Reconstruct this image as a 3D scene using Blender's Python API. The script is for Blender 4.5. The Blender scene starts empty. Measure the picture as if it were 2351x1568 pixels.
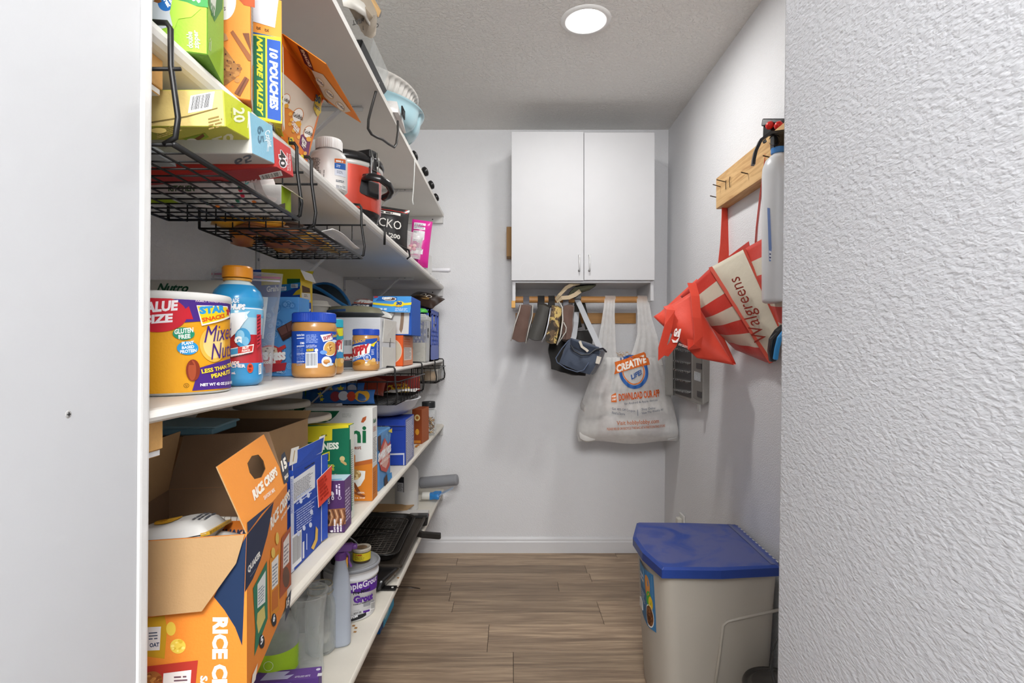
import bpy, bmesh, math, random
from mathutils import Vector, Matrix, noise
random.seed(7)
V = Vector
C = bpy.context.scene.collection
PI = math.pi
# ------------------------------------------------------------------ camera, world, lights, exposure
SC = bpy.context.scene
F = 1240.0                      # focal length in pixels of the 2351 px wide frame
EYE = 1.184                     # camera height
cd = bpy.data.cameras.new('camera'); cam = bpy.data.objects.new('camera', cd); C.objects.link(cam)
cam.location = (0, 0, EYE); cam.rotation_euler = (PI/2, 0, 0)
cd.sensor_width = 36; cd.lens = F/2351*36; cd.shift_x = .00106; cd.shift_y = .00595; cd.clip_start = .02
SC.camera = cam
wd = bpy.data.worlds.new('hall_daylight'); SC.world = wd; wd.use_nodes = True
wd.node_tree.nodes['Background'].inputs[0].default_value = (.90, .955, 1, 1)
wd.node_tree.nodes['Background'].inputs[1].default_value = 1.75
SC.view_settings.view_transform = 'Standard'; SC.view_settings.look = 'None'
SC.view_settings.exposure = .2; SC.view_settings.gamma = 1; SC.view_settings.use_curve_mapping = False
SC.cycles.max_bounces = 12; SC.cycles.transparent_max_bounces = 24
def area(name, loc, rot, sx, sy, power, col=(1, 1, 1)):
    l = bpy.data.lights.new(name, 'AREA'); l.shape = 'RECTANGLE'; l.size = sx; l.size_y = sy; l.energy = power; l.color = col
    o = bpy.data.objects.new(name, l); C.objects.link(o); o.location = loc; o.rotation_euler = rot
    return o
fill_light = area('added_fill_light', (.24, -.75, 2.28), V((-.5, 2.5, -1.25)).to_track_quat('-Z', 'Y').to_euler(), 1.1, .8, 88, (1, .995, .985))  # unseen fill light added behind the camera, aimed in to brighten the shelves
LAMP_STRENGTH = 190
# ------------------------------------------------------------------ small tools
def at(px, py, y):              # a point y metres in front of the camera, from a bearing read off the photograph
    return V(((px-1173)*y/F, y, EYE+(798-py)*y/F))
def lin(h):
    h = h.lstrip('#'); r = []
    for i in (0, 2, 4):
        c = int(h[i:i+2], 16)/255
        r.append(c/12.92 if c <= .04045 else ((c+.055)/1.055)**2.4)
    return (*r, 1)
MC = {}
def M(col, rough=.5, metal=0, bump=0, bs=60, var=.05, vs=9, trans=0, alpha=1, spec=.5, coat=0, sheen=0, ior=1.45, name=None, stretch=None):
    k = (col, rough, metal, bump, bs, var, vs, trans, alpha, spec, coat, sheen, ior, stretch)
    if k in MC: return MC[k]
    m = bpy.data.materials.new(name or 'surface'); m.use_nodes = True; nt = m.node_tree; N = nt.nodes; L = nt.links
    p = N['Principled BSDF']; c = lin(col)
    p.inputs['Roughness'].default_value = rough; p.inputs['Metallic'].default_value = metal
    p.inputs['Specular IOR Level'].default_value = spec; p.inputs['IOR'].default_value = ior
    p.inputs['Transmission Weight'].default_value = trans; p.inputs['Alpha'].default_value = alpha
    p.inputs['Coat Weight'].default_value = coat; p.inputs['Sheen Weight'].default_value = sheen
    tc = N.new('ShaderNodeTexCoord'); src = tc.outputs['Object']
    if stretch:
        mp = N.new('ShaderNodeMapping'); mp.inputs['Scale'].default_value = stretch; L.new(src, mp.inputs[0]); src = mp.outputs[0]
    if var:
        n = N.new('ShaderNodeTexNoise'); n.inputs['Scale'].default_value = vs; n.inputs['Detail'].default_value = 4; L.new(src, n.inputs[0])
        mx = N.new('ShaderNodeMix'); mx.data_type = 'RGBA'
        mx.inputs[6].default_value = tuple(max(0, x*(1-var*1.6)) for x in c[:3])+(1,); mx.inputs[7].default_value = tuple(min(1, x*(1+var)) for x in c[:3])+(1,)
        L.new(n.outputs['Fac'], mx.inputs[0]); L.new(mx.outputs[2], p.inputs['Base Color'])
    else: p.inputs['Base Color'].default_value = c
    if bump:
        n2 = N.new('ShaderNodeTexNoise'); n2.inputs['Scale'].default_value = bs; n2.inputs['Detail'].default_value = 3; L.new(src, n2.inputs[0])
        b = N.new('ShaderNodeBump'); b.inputs['Strength'].default_value = 1; b.inputs['Distance'].default_value = bump
        L.new(n2.outputs['Fac'], b.inputs['Height']); L.new(b.outputs[0], p.inputs['Normal'])
    MC[k] = m; return m
def ink(h): return M(h, .6, spec=.3, var=.03, vs=30, name='ink')
def paper(h): return M(h, .58, spec=.35, var=.04, vs=14, bump=.0003, bs=300, name='carton_board')
def plast(h, r=.35): return M(h, r, var=.04, vs=12, name='plastic')
def cloth(h): return M(h, .85, bump=.0006, bs=700, var=.1, vs=20, sheen=.15, name='fabric')
def film(col, fac, rough=.25, tl=.5):      # thin plastic film: part of the light goes straight through
    k = ('film', col, fac, rough, tl)
    if k in MC: return MC[k]
    m = bpy.data.materials.new('plastic_film'); m.use_nodes = True; nt = m.node_tree; N = nt.nodes; L = nt.links
    p = N['Principled BSDF']; p.inputs['Base Color'].default_value = lin(col); p.inputs['Roughness'].default_value = rough
    t = N.new('ShaderNodeBsdfTransparent'); tr = N.new('ShaderNodeBsdfTranslucent'); tr.inputs[0].default_value = lin(col)
    m1 = N.new('ShaderNodeMixShader'); m1.inputs[0].default_value = tl; L.new(p.outputs[0], m1.inputs[1]); L.new(tr.outputs[0], m1.inputs[2])
    lw = N.new('ShaderNodeLayerWeight'); lw.inputs[0].default_value = .35
    tc = N.new('ShaderNodeTexCoord'); n = N.new('ShaderNodeTexNoise'); n.inputs['Scale'].default_value = 40; L.new(tc.outputs['Object'], n.inputs[0])
    a = N.new('ShaderNodeMath'); a.operation = 'MULTIPLY_ADD'; a.inputs[1].default_value = .7; a.inputs[2].default_value = fac-.1; a.use_clamp = True
    L.new(lw.outputs['Facing'], a.inputs[0])
    a2 = N.new('ShaderNodeMath'); a2.operation = 'MULTIPLY_ADD'; a2.inputs[1].default_value = .2; a2.use_clamp = True
    L.new(n.outputs['Fac'], a2.inputs[0]); L.new(a.outputs[0], a2.inputs[2])
    m2 = N.new('ShaderNodeMixShader'); L.new(a2.outputs[0], m2.inputs[0]); L.new(t.outputs[0], m2.inputs[1]); L.new(m1.outputs[0], m2.inputs[2])
    L.new(m2.outputs[0], N['Material Output'].inputs[0])
    MC[k] = m; return m
class B:                                    # collects geometry for ONE mesh object
    def __init__(s): s.v = []; s.f = []; s.m = []; s.mats = []
    def mi(s, m):
        if m not in s.mats: s.mats.append(m)
        return s.mats.index(m)
    def add(s, vs, fs, m):
        o = len(s.v); s.v += [tuple(x) for x in vs]; i = s.mi(m)
        for f in fs: s.f.append(tuple(o+a for a in f)); s.m.append(i)
    def box(s, a, b, m, sides=None):
        x0, y0, z0 = a; x1, y1, z1 = b
        s.hexa([(x0,y0,z0),(x1,y0,z0),(x1,y1,z0),(x0,y1,z0),(x0,y0,z1),(x1,y0,z1),(x1,y1,z1),(x0,y1,z1)], m, sides)
    def hexa(s, c, m, sides=None):          # c: bottom fl fr br bl, top fl fr br bl; sides: {face: material or None to leave open}
        fs = {'bottom': (3,2,1,0), 'top': (4,5,6,7), 'front': (0,1,5,4), 'right': (1,2,6,5), 'back': (2,3,7,6), 'left': (3,0,4,7)}
        o = len(s.v); s.v += [tuple(x) for x in c]
        for k, f in fs.items():
            mm = (sides or {}).get(k, m)
            if mm is None: continue
            s.f.append(tuple(o+a for a in f)); s.m.append(s.mi(mm))
    def lathe(s, prof, m, seg=28, c=(0,0,0), mats=None, axis=None):
        vs = []; fs = []; n = len(prof); c = V(c)
        R = V((0,0,1)).rotation_difference(V(axis)).to_matrix() if axis else None
        for j in range(seg):
            a = 2*PI*j/seg
            for r, z in prof:
                p = V((r*math.cos(a), r*math.sin(a), z))
                vs.append(c+(R @ p if R else p))
        o = len(s.v); s.v += [tuple(x) for x in vs]
        for j in range(seg):
            k = (j+1) % seg
            for i in range(n-1):
                mm = mats[i] if mats else m
                q = [j*n+i, k*n+i, k*n+i+1, j*n+i+1]
                if prof[i][0] < 1e-6: q = [q[0], q[2], q[3]]
                elif prof[i+1][0] < 1e-6: q = [q[0], q[1], q[2]]
                s.f.append(tuple(o+a for a in q)); s.m.append(s.mi(mm))
    def tube(s, pts, r, m, seg=7, closed=False, taper=None):
        pts = [V(p) for p in pts]; n = len(pts); vs = []; fs = []; up = None
        for i, p in enumerate(pts):
            a = pts[i-1] if (i or closed) else p; b = pts[(i+1) % n] if (i < n-1 or closed) else p
            t = (b-a); t = t.normalized() if t.length > 1e-9 else V((0,0,1))
            if up is None:
                up = t.orthogonal().normalized()
            else:
                up = (up-t*up.dot(t)); up = up.normalized() if up.length > 1e-6 else t.orthogonal().normalized()
            w = t.cross(up); rr = r*(taper[i] if taper else 1)
            for k in range(seg):
                q = 2*PI*k/seg; vs.append(p+up*(rr*math.cos(q))+w*(rr*math.sin(q)))
        for i in range(n if closed else n-1):
            j = (i+1) % n
            for k in range(seg):
                l = (k+1) % seg; fs.append((i*seg+k, i*seg+l, j*seg+l, j*seg+k))
        if not closed: fs += [tuple(range(seg))[::-1], tuple((n-1)*seg+k for k in range(seg))]
        s.add(vs, fs, m)
    def strap(s, pts, wd, width, th, m, mats=None):       # flat band following pts; wd = direction across the band
        pts = [V(p) for p in pts]; n = len(pts); vs = []; fs = []
        wds = wd if isinstance(wd, list) else [wd]*n
        for i, p in enumerate(pts):
            t = (pts[min(i+1, n-1)]-pts[max(i-1, 0)]).normalized(); w = V(wds[i]); w = (w-t*w.dot(t)).normalized(); q = t.cross(w)
            for a, b in ((-1,-1),(1,-1),(1,1),(-1,1)): vs.append(p+w*(a*width/2)+q*(b*th/2))
        for i in range(n-1):
            for k in range(4):
                l = (k+1) % 4; fs.append((i*4+k, i*4+l, i*4+4+l, i*4+4+k))
        fs += [(3,2,1,0), tuple((n-1)*4+k for k in range(4))]
        s.add(vs, fs, m)
    def grid(s, fn, nu, nv, m, matfn=None, closed_u=False):
        vs = [fn(i/nu, j/nv) for j in range(nv+1) for i in range(nu+1)]
        o = len(s.v); s.v += [tuple(x) for x in vs]
        for j in range(nv):
            for i in range(nu):
                a = o+j*(nu+1)+i; s.f.append((a, a+1, a+nu+2, a+nu+1)); s.m.append(s.mi(matfn((i+.5)/nu, (j+.5)/nv) if matfn else m))
    def build(s, name, parent=None, smooth=False, bevel=0, seg=1, solid=0, loc=None, rot=None, merge=False, sub=0):
        me = bpy.data.meshes.new(name); me.from_pydata(s.v, [], s.f)
        for m in s.mats: me.materials.append(m)
        me.polygons.foreach_set('material_index', s.m)
        if smooth: me.polygons.foreach_set('use_smooth', [True]*len(s.f))
        if bevel or merge:
            bm = bmesh.new(); bm.from_mesh(me)
            if merge: bmesh.ops.remove_doubles(bm, verts=bm.verts, dist=1e-5)
            if bevel:
                bm.normal_update()
                es = [e for e in bm.edges if len(e.link_faces) == 2 and e.calc_face_angle(0) > .5]
                bmesh.ops.bevel(bm, geom=es, offset=bevel, segments=seg, affect='EDGES', profile=.6)
            bm.to_mesh(me); bm.free()
        me.validate()
        o = bpy.data.objects.new(name, me); C.objects.link(o)
        if parent: o.parent = parent
        if loc: o.location = loc
        if rot: o.rotation_euler = rot
        if solid:
            md = o.modifiers.new('thickness', 'SOLIDIFY'); md.thickness = solid; md.offset = 0
        if sub:
            md = o.modifiers.new('smooth', 'SUBSURF'); md.levels = sub; md.render_levels = sub
        return o
def thing(name, label, cat, loc=(0,0,0), rz=0, group=None, rot=None):
    o = bpy.data.objects.new(name, None); C.objects.link(o); o.empty_display_size = .05
    o.location = loc; o.rotation_euler = rot or (0, 0, rz); return tag(o, label, cat, group)
def tag(o, label, cat, group=None, kind=None):
    o['label'] = label; o['category'] = cat
    if group: o['group'] = group
    if kind: o['kind'] = kind
    return o
# ------------------------------------------------------------------ flat print (lettering and pictures) laid on a face, in centimetres
TC = {}
def text_mesh(t, bold, shear):
    k = (t, bold, shear)
    if k in TC: return TC[k]
    cu = bpy.data.curves.new('lettering', 'FONT'); cu.body = t; cu.resolution_u = 2; cu.offset = bold; cu.shear = shear
    o = bpy.data.objects.new('lettering', cu); me = bpy.data.meshes.new_from_object(o)
    vs = [v.co.copy() for v in me.vertices]; fs = [tuple(p.vertices) for p in me.polygons]
    bpy.data.objects.remove(o); bpy.data.curves.remove(cu); bpy.data.meshes.remove(me)
    if not vs: vs = [V((0,0,0))]; fs = []
    x0 = min(v.x for v in vs); x1 = max(v.x for v in vs); y0 = min(v.y for v in vs); y1 = max(v.y for v in vs)
    w = max(x1-x0, 1e-6); h = max(y1-y0, 1e-6)
    TC[k] = ([((v.x-x0)/w-.5, (v.y-y0)/h-.5) for v in vs], fs, w/h); return TC[k]
class Art:
    def __init__(s, fn, off=2.5e-4, n=1): s.fn = fn; s.off = off; s.l = 0; s.b = B(); s.n = n; s.step = 5e-5; s.rnd = random.Random(3)
    def put(s, pts, fs, h, keep=False):
        if not keep: s.l += 1
        d = s.off+s.l*s.step; vs = []
        for u, v in pts:
            p, q = s.fn(u, v); vs.append(p+q*d)
        s.b.add(vs, fs, ink(h) if isinstance(h, str) else h); return s
    def rect(s, u0, v0, u1, v1, h, keep=False):
        n = s.n; pts = []
        for i in range(n+1):
            u = u0+(u1-u0)*i/n; pts += [(u, v0), (u, v1)]
        return s.put(pts, [(2*i, 2*i+2, 2*i+3, 2*i+1) for i in range(n)], h, keep)
    def poly(s, pts, h): return s.put(pts, [tuple(range(len(pts)))], h)
    def ell(s, u, v, a, b, h, n=20, keep=False): return s.put([(u+a*math.cos(2*PI*i/n), v+b*math.sin(2*PI*i/n)) for i in range(n)], [tuple(range(n))], h, keep)
    def ring(s, u, v, a, b, w, h, n=24):
        p = []
        for i in range(n):
            c, d = math.cos(2*PI*i/n), math.sin(2*PI*i/n); p += [(u+a*c, v+b*d), (u+(a-w)*c, v+(b-w)*d)]
        return s.put(p, [(2*i, (2*i+2) % (2*n), (2*i+3) % (2*n), 2*i+1) for i in range(n)], h)
    def text(s, t, u, v, w, hgt, h, rot=0, bold=.02, shear=0, arc=0):   # lettering that fills a w x hgt box centred on u, v
        pts, fs, _ = text_mesh(t, bold, shear); c, d = math.cos(math.radians(rot)), math.sin(math.radians(rot)); o = []
        for x, y in pts:
            X, Y = x*w, y*hgt+arc*(1-4*x*x)-arc*.5
            o.append((u+X*c-Y*d, v+X*d+Y*c))
        return s.put(o, fs, h)
    def fine(s, u, v, w, hgt, rows, h='#555555', rot=0, fill=.45):      # rows of print too small to read
        c, d = math.cos(math.radians(rot)), math.sin(math.radians(rot)); s.l += 1; dy = hgt/rows
        for r in range(rows):
            x = 0; y0 = hgt-(r+1)*dy+dy*(1-fill)/2; end = w*s.rnd.uniform(.75, 1)
            while x < end:
                l = min(dy*s.rnd.uniform(1, 4), end-x)
                q = [(x, y0), (x+l, y0), (x+l, y0+dy*fill), (x, y0+dy*fill)]
                s.put([(u+a*c-b*d, v+a*d+b*c) for a, b in q], [(0,1,2,3)], h, True); x += l+dy*.45
        return s
    def bars(s, u, v, w, hgt, vert=True, bg='#f4f4f2'):                 # barcode
        s.rect(u, v, u+w, v+hgt, bg); s.l += 1; L = w if vert else hgt; x = L*.07
        while x < L*.93:
            t = L*s.rnd.choice((.012, .012, .022, .03))
            if vert: s.rect(u+x, v+hgt*.14, u+x+t, v+hgt*.93, '#1b1b1d', True)
            else: s.rect(u+w*.14, v+x, u+w*.93, v+x+t, '#1b1b1d', True)
            x += t+L*s.rnd.choice((.012, .02, .03))
        return s
    def star(s, u, v, r, h, n=5, q=.45, rot=90):
        return s.poly([(u+(r if i % 2 == 0 else r*q)*math.cos(math.radians(rot+180*i/n)), v+(r if i % 2 == 0 else r*q)*math.sin(math.radians(rot+180*i/n))) for i in range(2*n)], h)
    def blobs(s, u, v, a, b, h, n=12, r=.3):                            # a heap of small rounds (cereal, crackers, nuts)
        s.l += 1
        for i in range(n):
            q = s.rnd.uniform(0, 2*PI); k = math.sqrt(s.rnd.random()); hh = h[i % len(h)] if isinstance(h, (list, tuple)) else h
            s.l += .05
            rr = r*s.rnd.uniform(.7, 1.25); s.ell(u+a*k*math.cos(q), v+b*k*math.sin(q), rr, rr*s.rnd.uniform(.6, 1), hh, 9, True)
        return s
    def build(s, name, parent): return s.b.build(name, parent)
def plane_fn(o, u, v):
    o = V(o); u = V(u); v = V(v); n = u.cross(v).normalized()
    return lambda a, b: (o+u*(a*.01)+v*(b*.01), n)
def quad_fn(p00, p10, p11, p01, w, h):     # a face with arbitrary corners, addressed as w x h centimetres
    p00, p10, p11, p01 = map(V, (p00, p10, p11, p01)); n = (p10-p00).cross(p01-p00).normalized()
    def fn(a, b):
        a /= w; b /= h
        return p00*(1-a)*(1-b)+p10*a*(1-b)+p11*a*b+p01*(1-a)*b, n
    return fn
def cyl_fn(c, r, a0, r1=None, h=None):      # round the side of a cylinder or cone: u = arc length in cm from bearing a0, v = height in cm
    c = V(c); r1 = r if r1 is None else r1
    def fn(u, v):
        rr = r+(r1-r)*(v*.01/h if h else 0); a = a0+u*.01/r
        d = V((math.cos(a), math.sin(a), 0)); return c+d*rr+V((0, 0, v*.01)), d
    return fn
# boxes of food: local frame with the front right bottom corner at the origin (w along -x, d along +y)
def carton(name, label, cat, corner, w, d, h, col, rz=0, group=None, sides=None, part='carton', bev=.0012):
    t = thing(name, label, cat, corner, rz, group)
    b = B(); b.box((-w, 0, 0), (0, d, h), paper(col), {k: (paper(c) if isinstance(c, str) else c) for k, c in (sides or {}).items()})
    b.build(part, t, bevel=0 if sides and None in sides.values() else bev)
    t['w'] = w; t['d'] = d; t['h'] = h
    return t
def face(t, side):
    w, d, h = t['w'], t['d'], t['h']
    return Art({'front': plane_fn((-w,0,0), (1,0,0), (0,0,1)), 'right': plane_fn((0,0,0), (0,1,0), (0,0,1)),
                'top': plane_fn((-w,0,h), (1,0,0), (0,1,0)), 'under': plane_fn((-w,d,0), (1,0,0), (0,-1,0))}[side])
def nz(p, s=1, seed=0): return noise.noise(V(p)*s+V((seed*7.3, seed*3.1, seed*5.7)))
def soft(b, c8, m, n=7, k=.35, wr=.0, ws=25, seed=0, matfn=None):      # a soft sided body filling eight corners, corners rounded by k
    c8 = [V(c) for c in c8]
    def tri(x, y, z):
        x, y, z = (x+1)/2, (y+1)/2, (z+1)/2
        bo = (c8[0]*(1-x)+c8[1]*x)*(1-y)+(c8[3]*(1-x)+c8[2]*x)*y; to = (c8[4]*(1-x)+c8[5]*x)*(1-y)+(c8[7]*(1-x)+c8[6]*x)*y
        return bo*(1-z)+to*z
    for ax in range(3):
        for sg in (-1, 1):
            def fn(u, v, ax=ax, sg=sg):
                q = [2*u-1, 2*v-1]; s = V((0,0,0)); o = [i for i in range(3) if i != ax]; s[ax] = sg; s[o[0]] = q[0]*(sg if ax != 1 else -sg); s[o[1]] = q[1]
                r = s.lerp(s.normalized()*1.12, k); p = tri(*r)
                if wr:
                    cc = tri(0, 0, 0); p = p+(p-cc).normalized()*(wr*nz(p, ws, seed))
                return p
            b.grid(fn, n, n, m, matfn)
def pouch_fn(W, H, T, wr=.004, ws=22, seed=0, side=-1, seal=.0):
    def P(u, v):
        a = max(0, 1-abs(2*u-1)**3)**.6; e = max(0, 1-abs(2*v-1)**5)**.55
        if seal and (v > 1-seal or v < seal*.6): e *= .12
        p = V(((u-.5)*W*(1-.04*math.sin(PI*v)), 0, v*H))
        p.y = side*(T/2*a*e+.0006)+wr*nz(p, ws, seed)*(.3+a*e); return p
    return P
def pouch(b, W, H, T, m, wr=.004, ws=22, seed=0, n=14, seal=.07, back=None):
    for sd in (-1, 1):
        f = pouch_fn(W, H, T, wr, ws, seed, sd, seal)
        b.grid((lambda u, v: f(u, v)) if sd < 0 else (lambda u, v: f(1-u, v)), n, n, m if sd < 0 else (back or m))
def pouch_art(W, H, T, wr=.004, ws=22, seed=0, seal=.07, off=.0012):
    f = pouch_fn(W, H, T, wr, ws, seed, -1, seal)
    return Art(lambda u, v: (f(min(1, max(0, u*.01/W)), min(1, max(0, v*.01/H))), V((0, -1, 0))), off, 6)
# ------------------------------------------------------------------ the room
S1, S2, S3, S4, S5 = 1.956, 1.545, 1.116, .742, .37      # shelf tops
XF, XW, YB, YE, CEIL = -.388, -.794, 3.125, .58, 2.444   # shelf fronts, wall behind them, end wall, end panel
def plaster(col, dist, sc, det=4, st=None, name='textured_plaster', mottle=None, soft=False, rot=0):
    m = bpy.data.materials.new(name); m.use_nodes = True; nt = m.node_tree; N = nt.nodes; L = nt.links; p = N['Principled BSDF']
    p.inputs['Roughness'].default_value = .8; p.inputs['Specular IOR Level'].default_value = .25; p.inputs['Base Color'].default_value = lin(col)
    tc = N.new('ShaderNodeTexCoord'); mp = N.new('ShaderNodeMapping'); L.new(tc.outputs['Object'], mp.inputs[0])
    if st: mp.inputs['Scale'].default_value = st
    mp.inputs['Rotation'].default_value = (rot, 0, 0)
    n = N.new('ShaderNodeTexNoise'); n.inputs['Scale'].default_value = sc; n.inputs['Detail'].default_value = det; n.inputs['Roughness'].default_value = .5; n.inputs['Distortion'].default_value = .6
    L.new(mp.outputs[0], n.inputs[0]); r = N.new('ShaderNodeValToRGB'); r.color_ramp.elements[0].position = .42; r.color_ramp.elements[1].position = .6
    if soft: r.color_ramp.elements[0].position = .3; r.color_ramp.elements[1].position = .72; n.inputs['Distortion'].default_value = .25
    L.new(n.outputs['Fac'], r.inputs[0])
    b = N.new('ShaderNodeBump'); b.inputs['Distance'].default_value = dist; b.inputs['Strength'].default_value = 1
    L.new(r.outputs[0], b.inputs['Height']); L.new(b.outputs[0], p.inputs['Normal'])
    if mottle:
        n2 = N.new('ShaderNodeTexNoise'); n2.inputs['Scale'].default_value = 3.5; n2.inputs['Detail'].default_value = 5; L.new(tc.outputs['Object'], n2.inputs[0])
        mx = N.new('ShaderNodeMix'); mx.data_type = 'RGBA'; mx.inputs[6].default_value = lin(col); mx.inputs[7].default_value = lin(mottle)
        L.new(n2.outputs['Fac'], mx.inputs[0]); L.new(mx.outputs[2], p.inputs['Base Color'])
    return m
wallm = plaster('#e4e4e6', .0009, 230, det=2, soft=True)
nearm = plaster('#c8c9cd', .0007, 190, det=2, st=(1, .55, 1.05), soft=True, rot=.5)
ceilm = plaster('#eae8e4', .0022, 75, det=6, name='knockdown_ceiling')
shelfwall = plaster('#e9e7e1', .0007, 150)
white_paint = M('#dddcda', .45, bump=.0003, bs=120, var=.05, vs=5, name='white_paint')
panelm = M('#c6c7c9', .4, bump=.0002, bs=60, var=.03, vs=4, name='painted_panel')
def setting(name, b, label, cat, **k):
    return tag(b.build(name, **k), label, cat, None, 'structure')
b = B(); b.box((-.95, YB, -.02), (1.05, YB+.1, CEIL+.02), wallm); setting('wall_back', b, 'grey textured end wall behind the white cupboard', 'wall')
b = B(); b.box((XW-.1, YE, -.02), (XW, YB, CEIL+.02), shelfwall); setting('wall_left', b, 'off-white wall behind the loaded shelves', 'wall')
b = B(); b.hexa([(.886,.9,-.02),(1.1,.9,-.02),(1.1,YB,-.02),(.886,YB,-.02),(.912,.9,CEIL+.02),(1.1,.9,CEIL+.02),(1.1,YB,CEIL+.02),(.912,YB,CEIL+.02)], wallm)
setting('wall_right', b, 'grey textured side wall carrying the wooden hook board', 'wall')
def lean(x, z, k): return x+(z-EYE)*k
b = B(); x0, x1 = lean(.459, 0, .012), lean(.459, CEIL+.02, .012)
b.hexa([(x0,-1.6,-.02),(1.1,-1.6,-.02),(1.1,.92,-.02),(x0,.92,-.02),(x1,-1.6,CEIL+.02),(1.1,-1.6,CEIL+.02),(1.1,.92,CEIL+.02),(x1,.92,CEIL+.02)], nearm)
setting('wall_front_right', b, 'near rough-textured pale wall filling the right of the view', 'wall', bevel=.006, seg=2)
b = B(); x0, x1 = lean(-.388, 0, .0077), lean(-.388, CEIL+.02, .0077)
b.hexa([(-.9,-1.6,-.02),(x0,-1.6,-.02),(x0,YE-.018,-.02),(-.9,YE-.018,-.02),(-.9,-1.6,CEIL+.02),(x1,-1.6,CEIL+.02),(x1,YE-.018,CEIL+.02),(-.9,YE-.018,CEIL+.02)], panelm)
wfl = setting('wall_front_left', b, 'near smooth white end panel filling the left of the view', 'wall')
b = B()
for (px, py) in ((180, 21), (155, 951)):
    yy = .389*F/(1173-px); p = at(px, py, yy)
    b.lathe([(0, .0012), (.0028, .001), (.0042, .0003), (.0042, -.001)], M('#bdbcba', .4, metal=.3), 14, p, axis=(1,0,0))
    b.box((p.x+.0009, p.y-.0018, p.z-.0004), (p.x+.0016, p.y+.0018, p.z+.0004), ink('#333333')); b.box((p.x+.0009, p.y-.0004, p.z-.0018), (p.x+.0016, p.y+.0004, p.z+.0018), ink('#333333'))
b.build('screw_heads', wfl)
b = B(); x0, x1 = lean(-.386, 0, .0077), lean(-.386, CEIL, .0077)
b.hexa([(-.84,YE-.018,0),(x0,YE-.018,0),(x0,YE,0),(-.84,YE,0),(-.84,YE-.018,CEIL),(x1,YE-.018,CEIL),(x1,YE,CEIL),(-.84,YE,CEIL)], white_paint)
setting('trim_1', b, 'white vertical edge board closing the near end of the shelves', 'trim', bevel=.005, seg=3)
b = B(); b.box((-1.1, -1.6, CEIL), (1.2, YB+.1, CEIL+.1), ceilm); setting('ceiling', b, 'pale knockdown-textured ceiling with one round light', 'ceiling')
b = B()
def skirting(b, along, L0, L1, base):
    prof = [(0, 0), (.014, 0), (.014, .062), (.011, .068), (.0105, .078), (.006, .086), (.004, .09), (0, .09)]
    vs = []; n = len(prof)
    for q in (L0, L1):
        for a, z in prof: vs.append((q, base-a, z) if along == 'x' else (base-a, q, z))
    b.add(vs, [(i, i+1, n+i+1, n+i) for i in range(n-1)]+[tuple(range(n))[::-1], tuple(range(n, 2*n))], M('#dadadc', .35, var=.03, name='gloss_trim'))
skirting(b, 'x', XW, .886, YB); setting('baseboard_back', b, 'white moulded baseboard along the end wall', 'baseboard')
b = B(); skirting(b, 'y', .92, YB-.014, .886); setting('baseboard_right', b, 'white moulded baseboard along the right wall', 'baseboard')
# plank floor
def wood_floor():
    m = bpy.data.materials.new('vinyl_plank'); m.use_nodes = True; nt = m.node_tree; N = nt.nodes; L = nt.links; p = N['Principled BSDF']
    tc = N.new('ShaderNodeTexCoord'); oi = N.new('ShaderNodeObjectInfo')
    sh = N.new('ShaderNodeVectorMath'); sh.operation = 'SCALE'; sh.inputs[0].default_value = (37, 19, 11); L.new(oi.outputs['Random'], sh.inputs[3])
    ad = N.new('ShaderNodeVectorMath'); L.new(tc.outputs['Object'], ad.inputs[0]); L.new(sh.outputs[0], ad.inputs[1])
    def nzn(scale, vec, det=4, dis=0):
        mp = N.new('ShaderNodeMapping'); mp.inputs['Scale'].default_value = vec; L.new(ad.outputs[0], mp.inputs[0])
        n = N.new('ShaderNodeTexNoise'); n.inputs['Scale'].default_value = scale; n.inputs['Detail'].default_value = det; n.inputs['Distortion'].default_value = dis; L.new(mp.outputs[0], n.inputs[0]); return n
    n1 = nzn(3.2, (.55, 9, 1), 6, 1.2); n2 = nzn(22, (.35, 12, 1), 5, .8)
    r = N.new('ShaderNodeValToRGB'); e = r.color_ramp.elements
    e[0].position = .25; e[0].color = lin('#6b5848'); e[1].position = .78; e[1].color = lin('#c9b092')
    q = e.new(.5); q.color = lin('#98826c')
    mx = N.new('ShaderNodeMath'); mx.operation = 'MULTIPLY_ADD'; mx.inputs[1].default_value = .5; L.new(n2.outputs['Fac'], mx.inputs[0])
    mm = N.new('ShaderNodeMath'); mm.operation = 'MULTIPLY_ADD'; mm.inputs[1].default_value = .72; mm.inputs[2].default_value = -.1; L.new(n1.outputs['Fac'], mm.inputs[0]); L.new(mm.outputs[0], mx.inputs[2])
    L.new(mx.outputs[0], r.inputs[0])
    hv = N.new('ShaderNodeHueSaturation'); L.new(r.outputs[0], hv.inputs['Color'])
    va = N.new('ShaderNodeMath'); va.operation = 'MULTIPLY_ADD'; va.inputs[1].default_value = .42; va.inputs[2].default_value = .8; L.new(oi.outputs['Random'], va.inputs[0]); L.new(va.outputs[0], hv.inputs['Value'])
    L.new(hv.outputs[0], p.inputs['Base Color']); p.inputs['Roughness'].default_value = .5
    bp = N.new('ShaderNodeBump'); bp.inputs['Distance'].default_value = .0006; L.new(n2.outputs['Fac'], bp.inputs['Height']); L.new(bp.outputs[0], p.inputs['Normal'])
    return m
b = B(); b.box((-1.1, -1.6, -.06), (1.2, YB+.1, -.0025), M('#2c2622', .8)); floor = setting('floor', b, 'brown wood-look vinyl plank floor', 'floor')
wf = wood_floor(); rw = .1045; r0 = 3.043
joints = {0: [.6], 1: [-.298], 2: [.401], 3: [-.33, .41], 4: [-.30, .235], 5: [-.29, .75], 6: [-.265, .40], 7: [.40], 8: [-.093], 9: [-.093], 10: [.009], 11: [.009]}
rr = random.Random(12)
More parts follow.
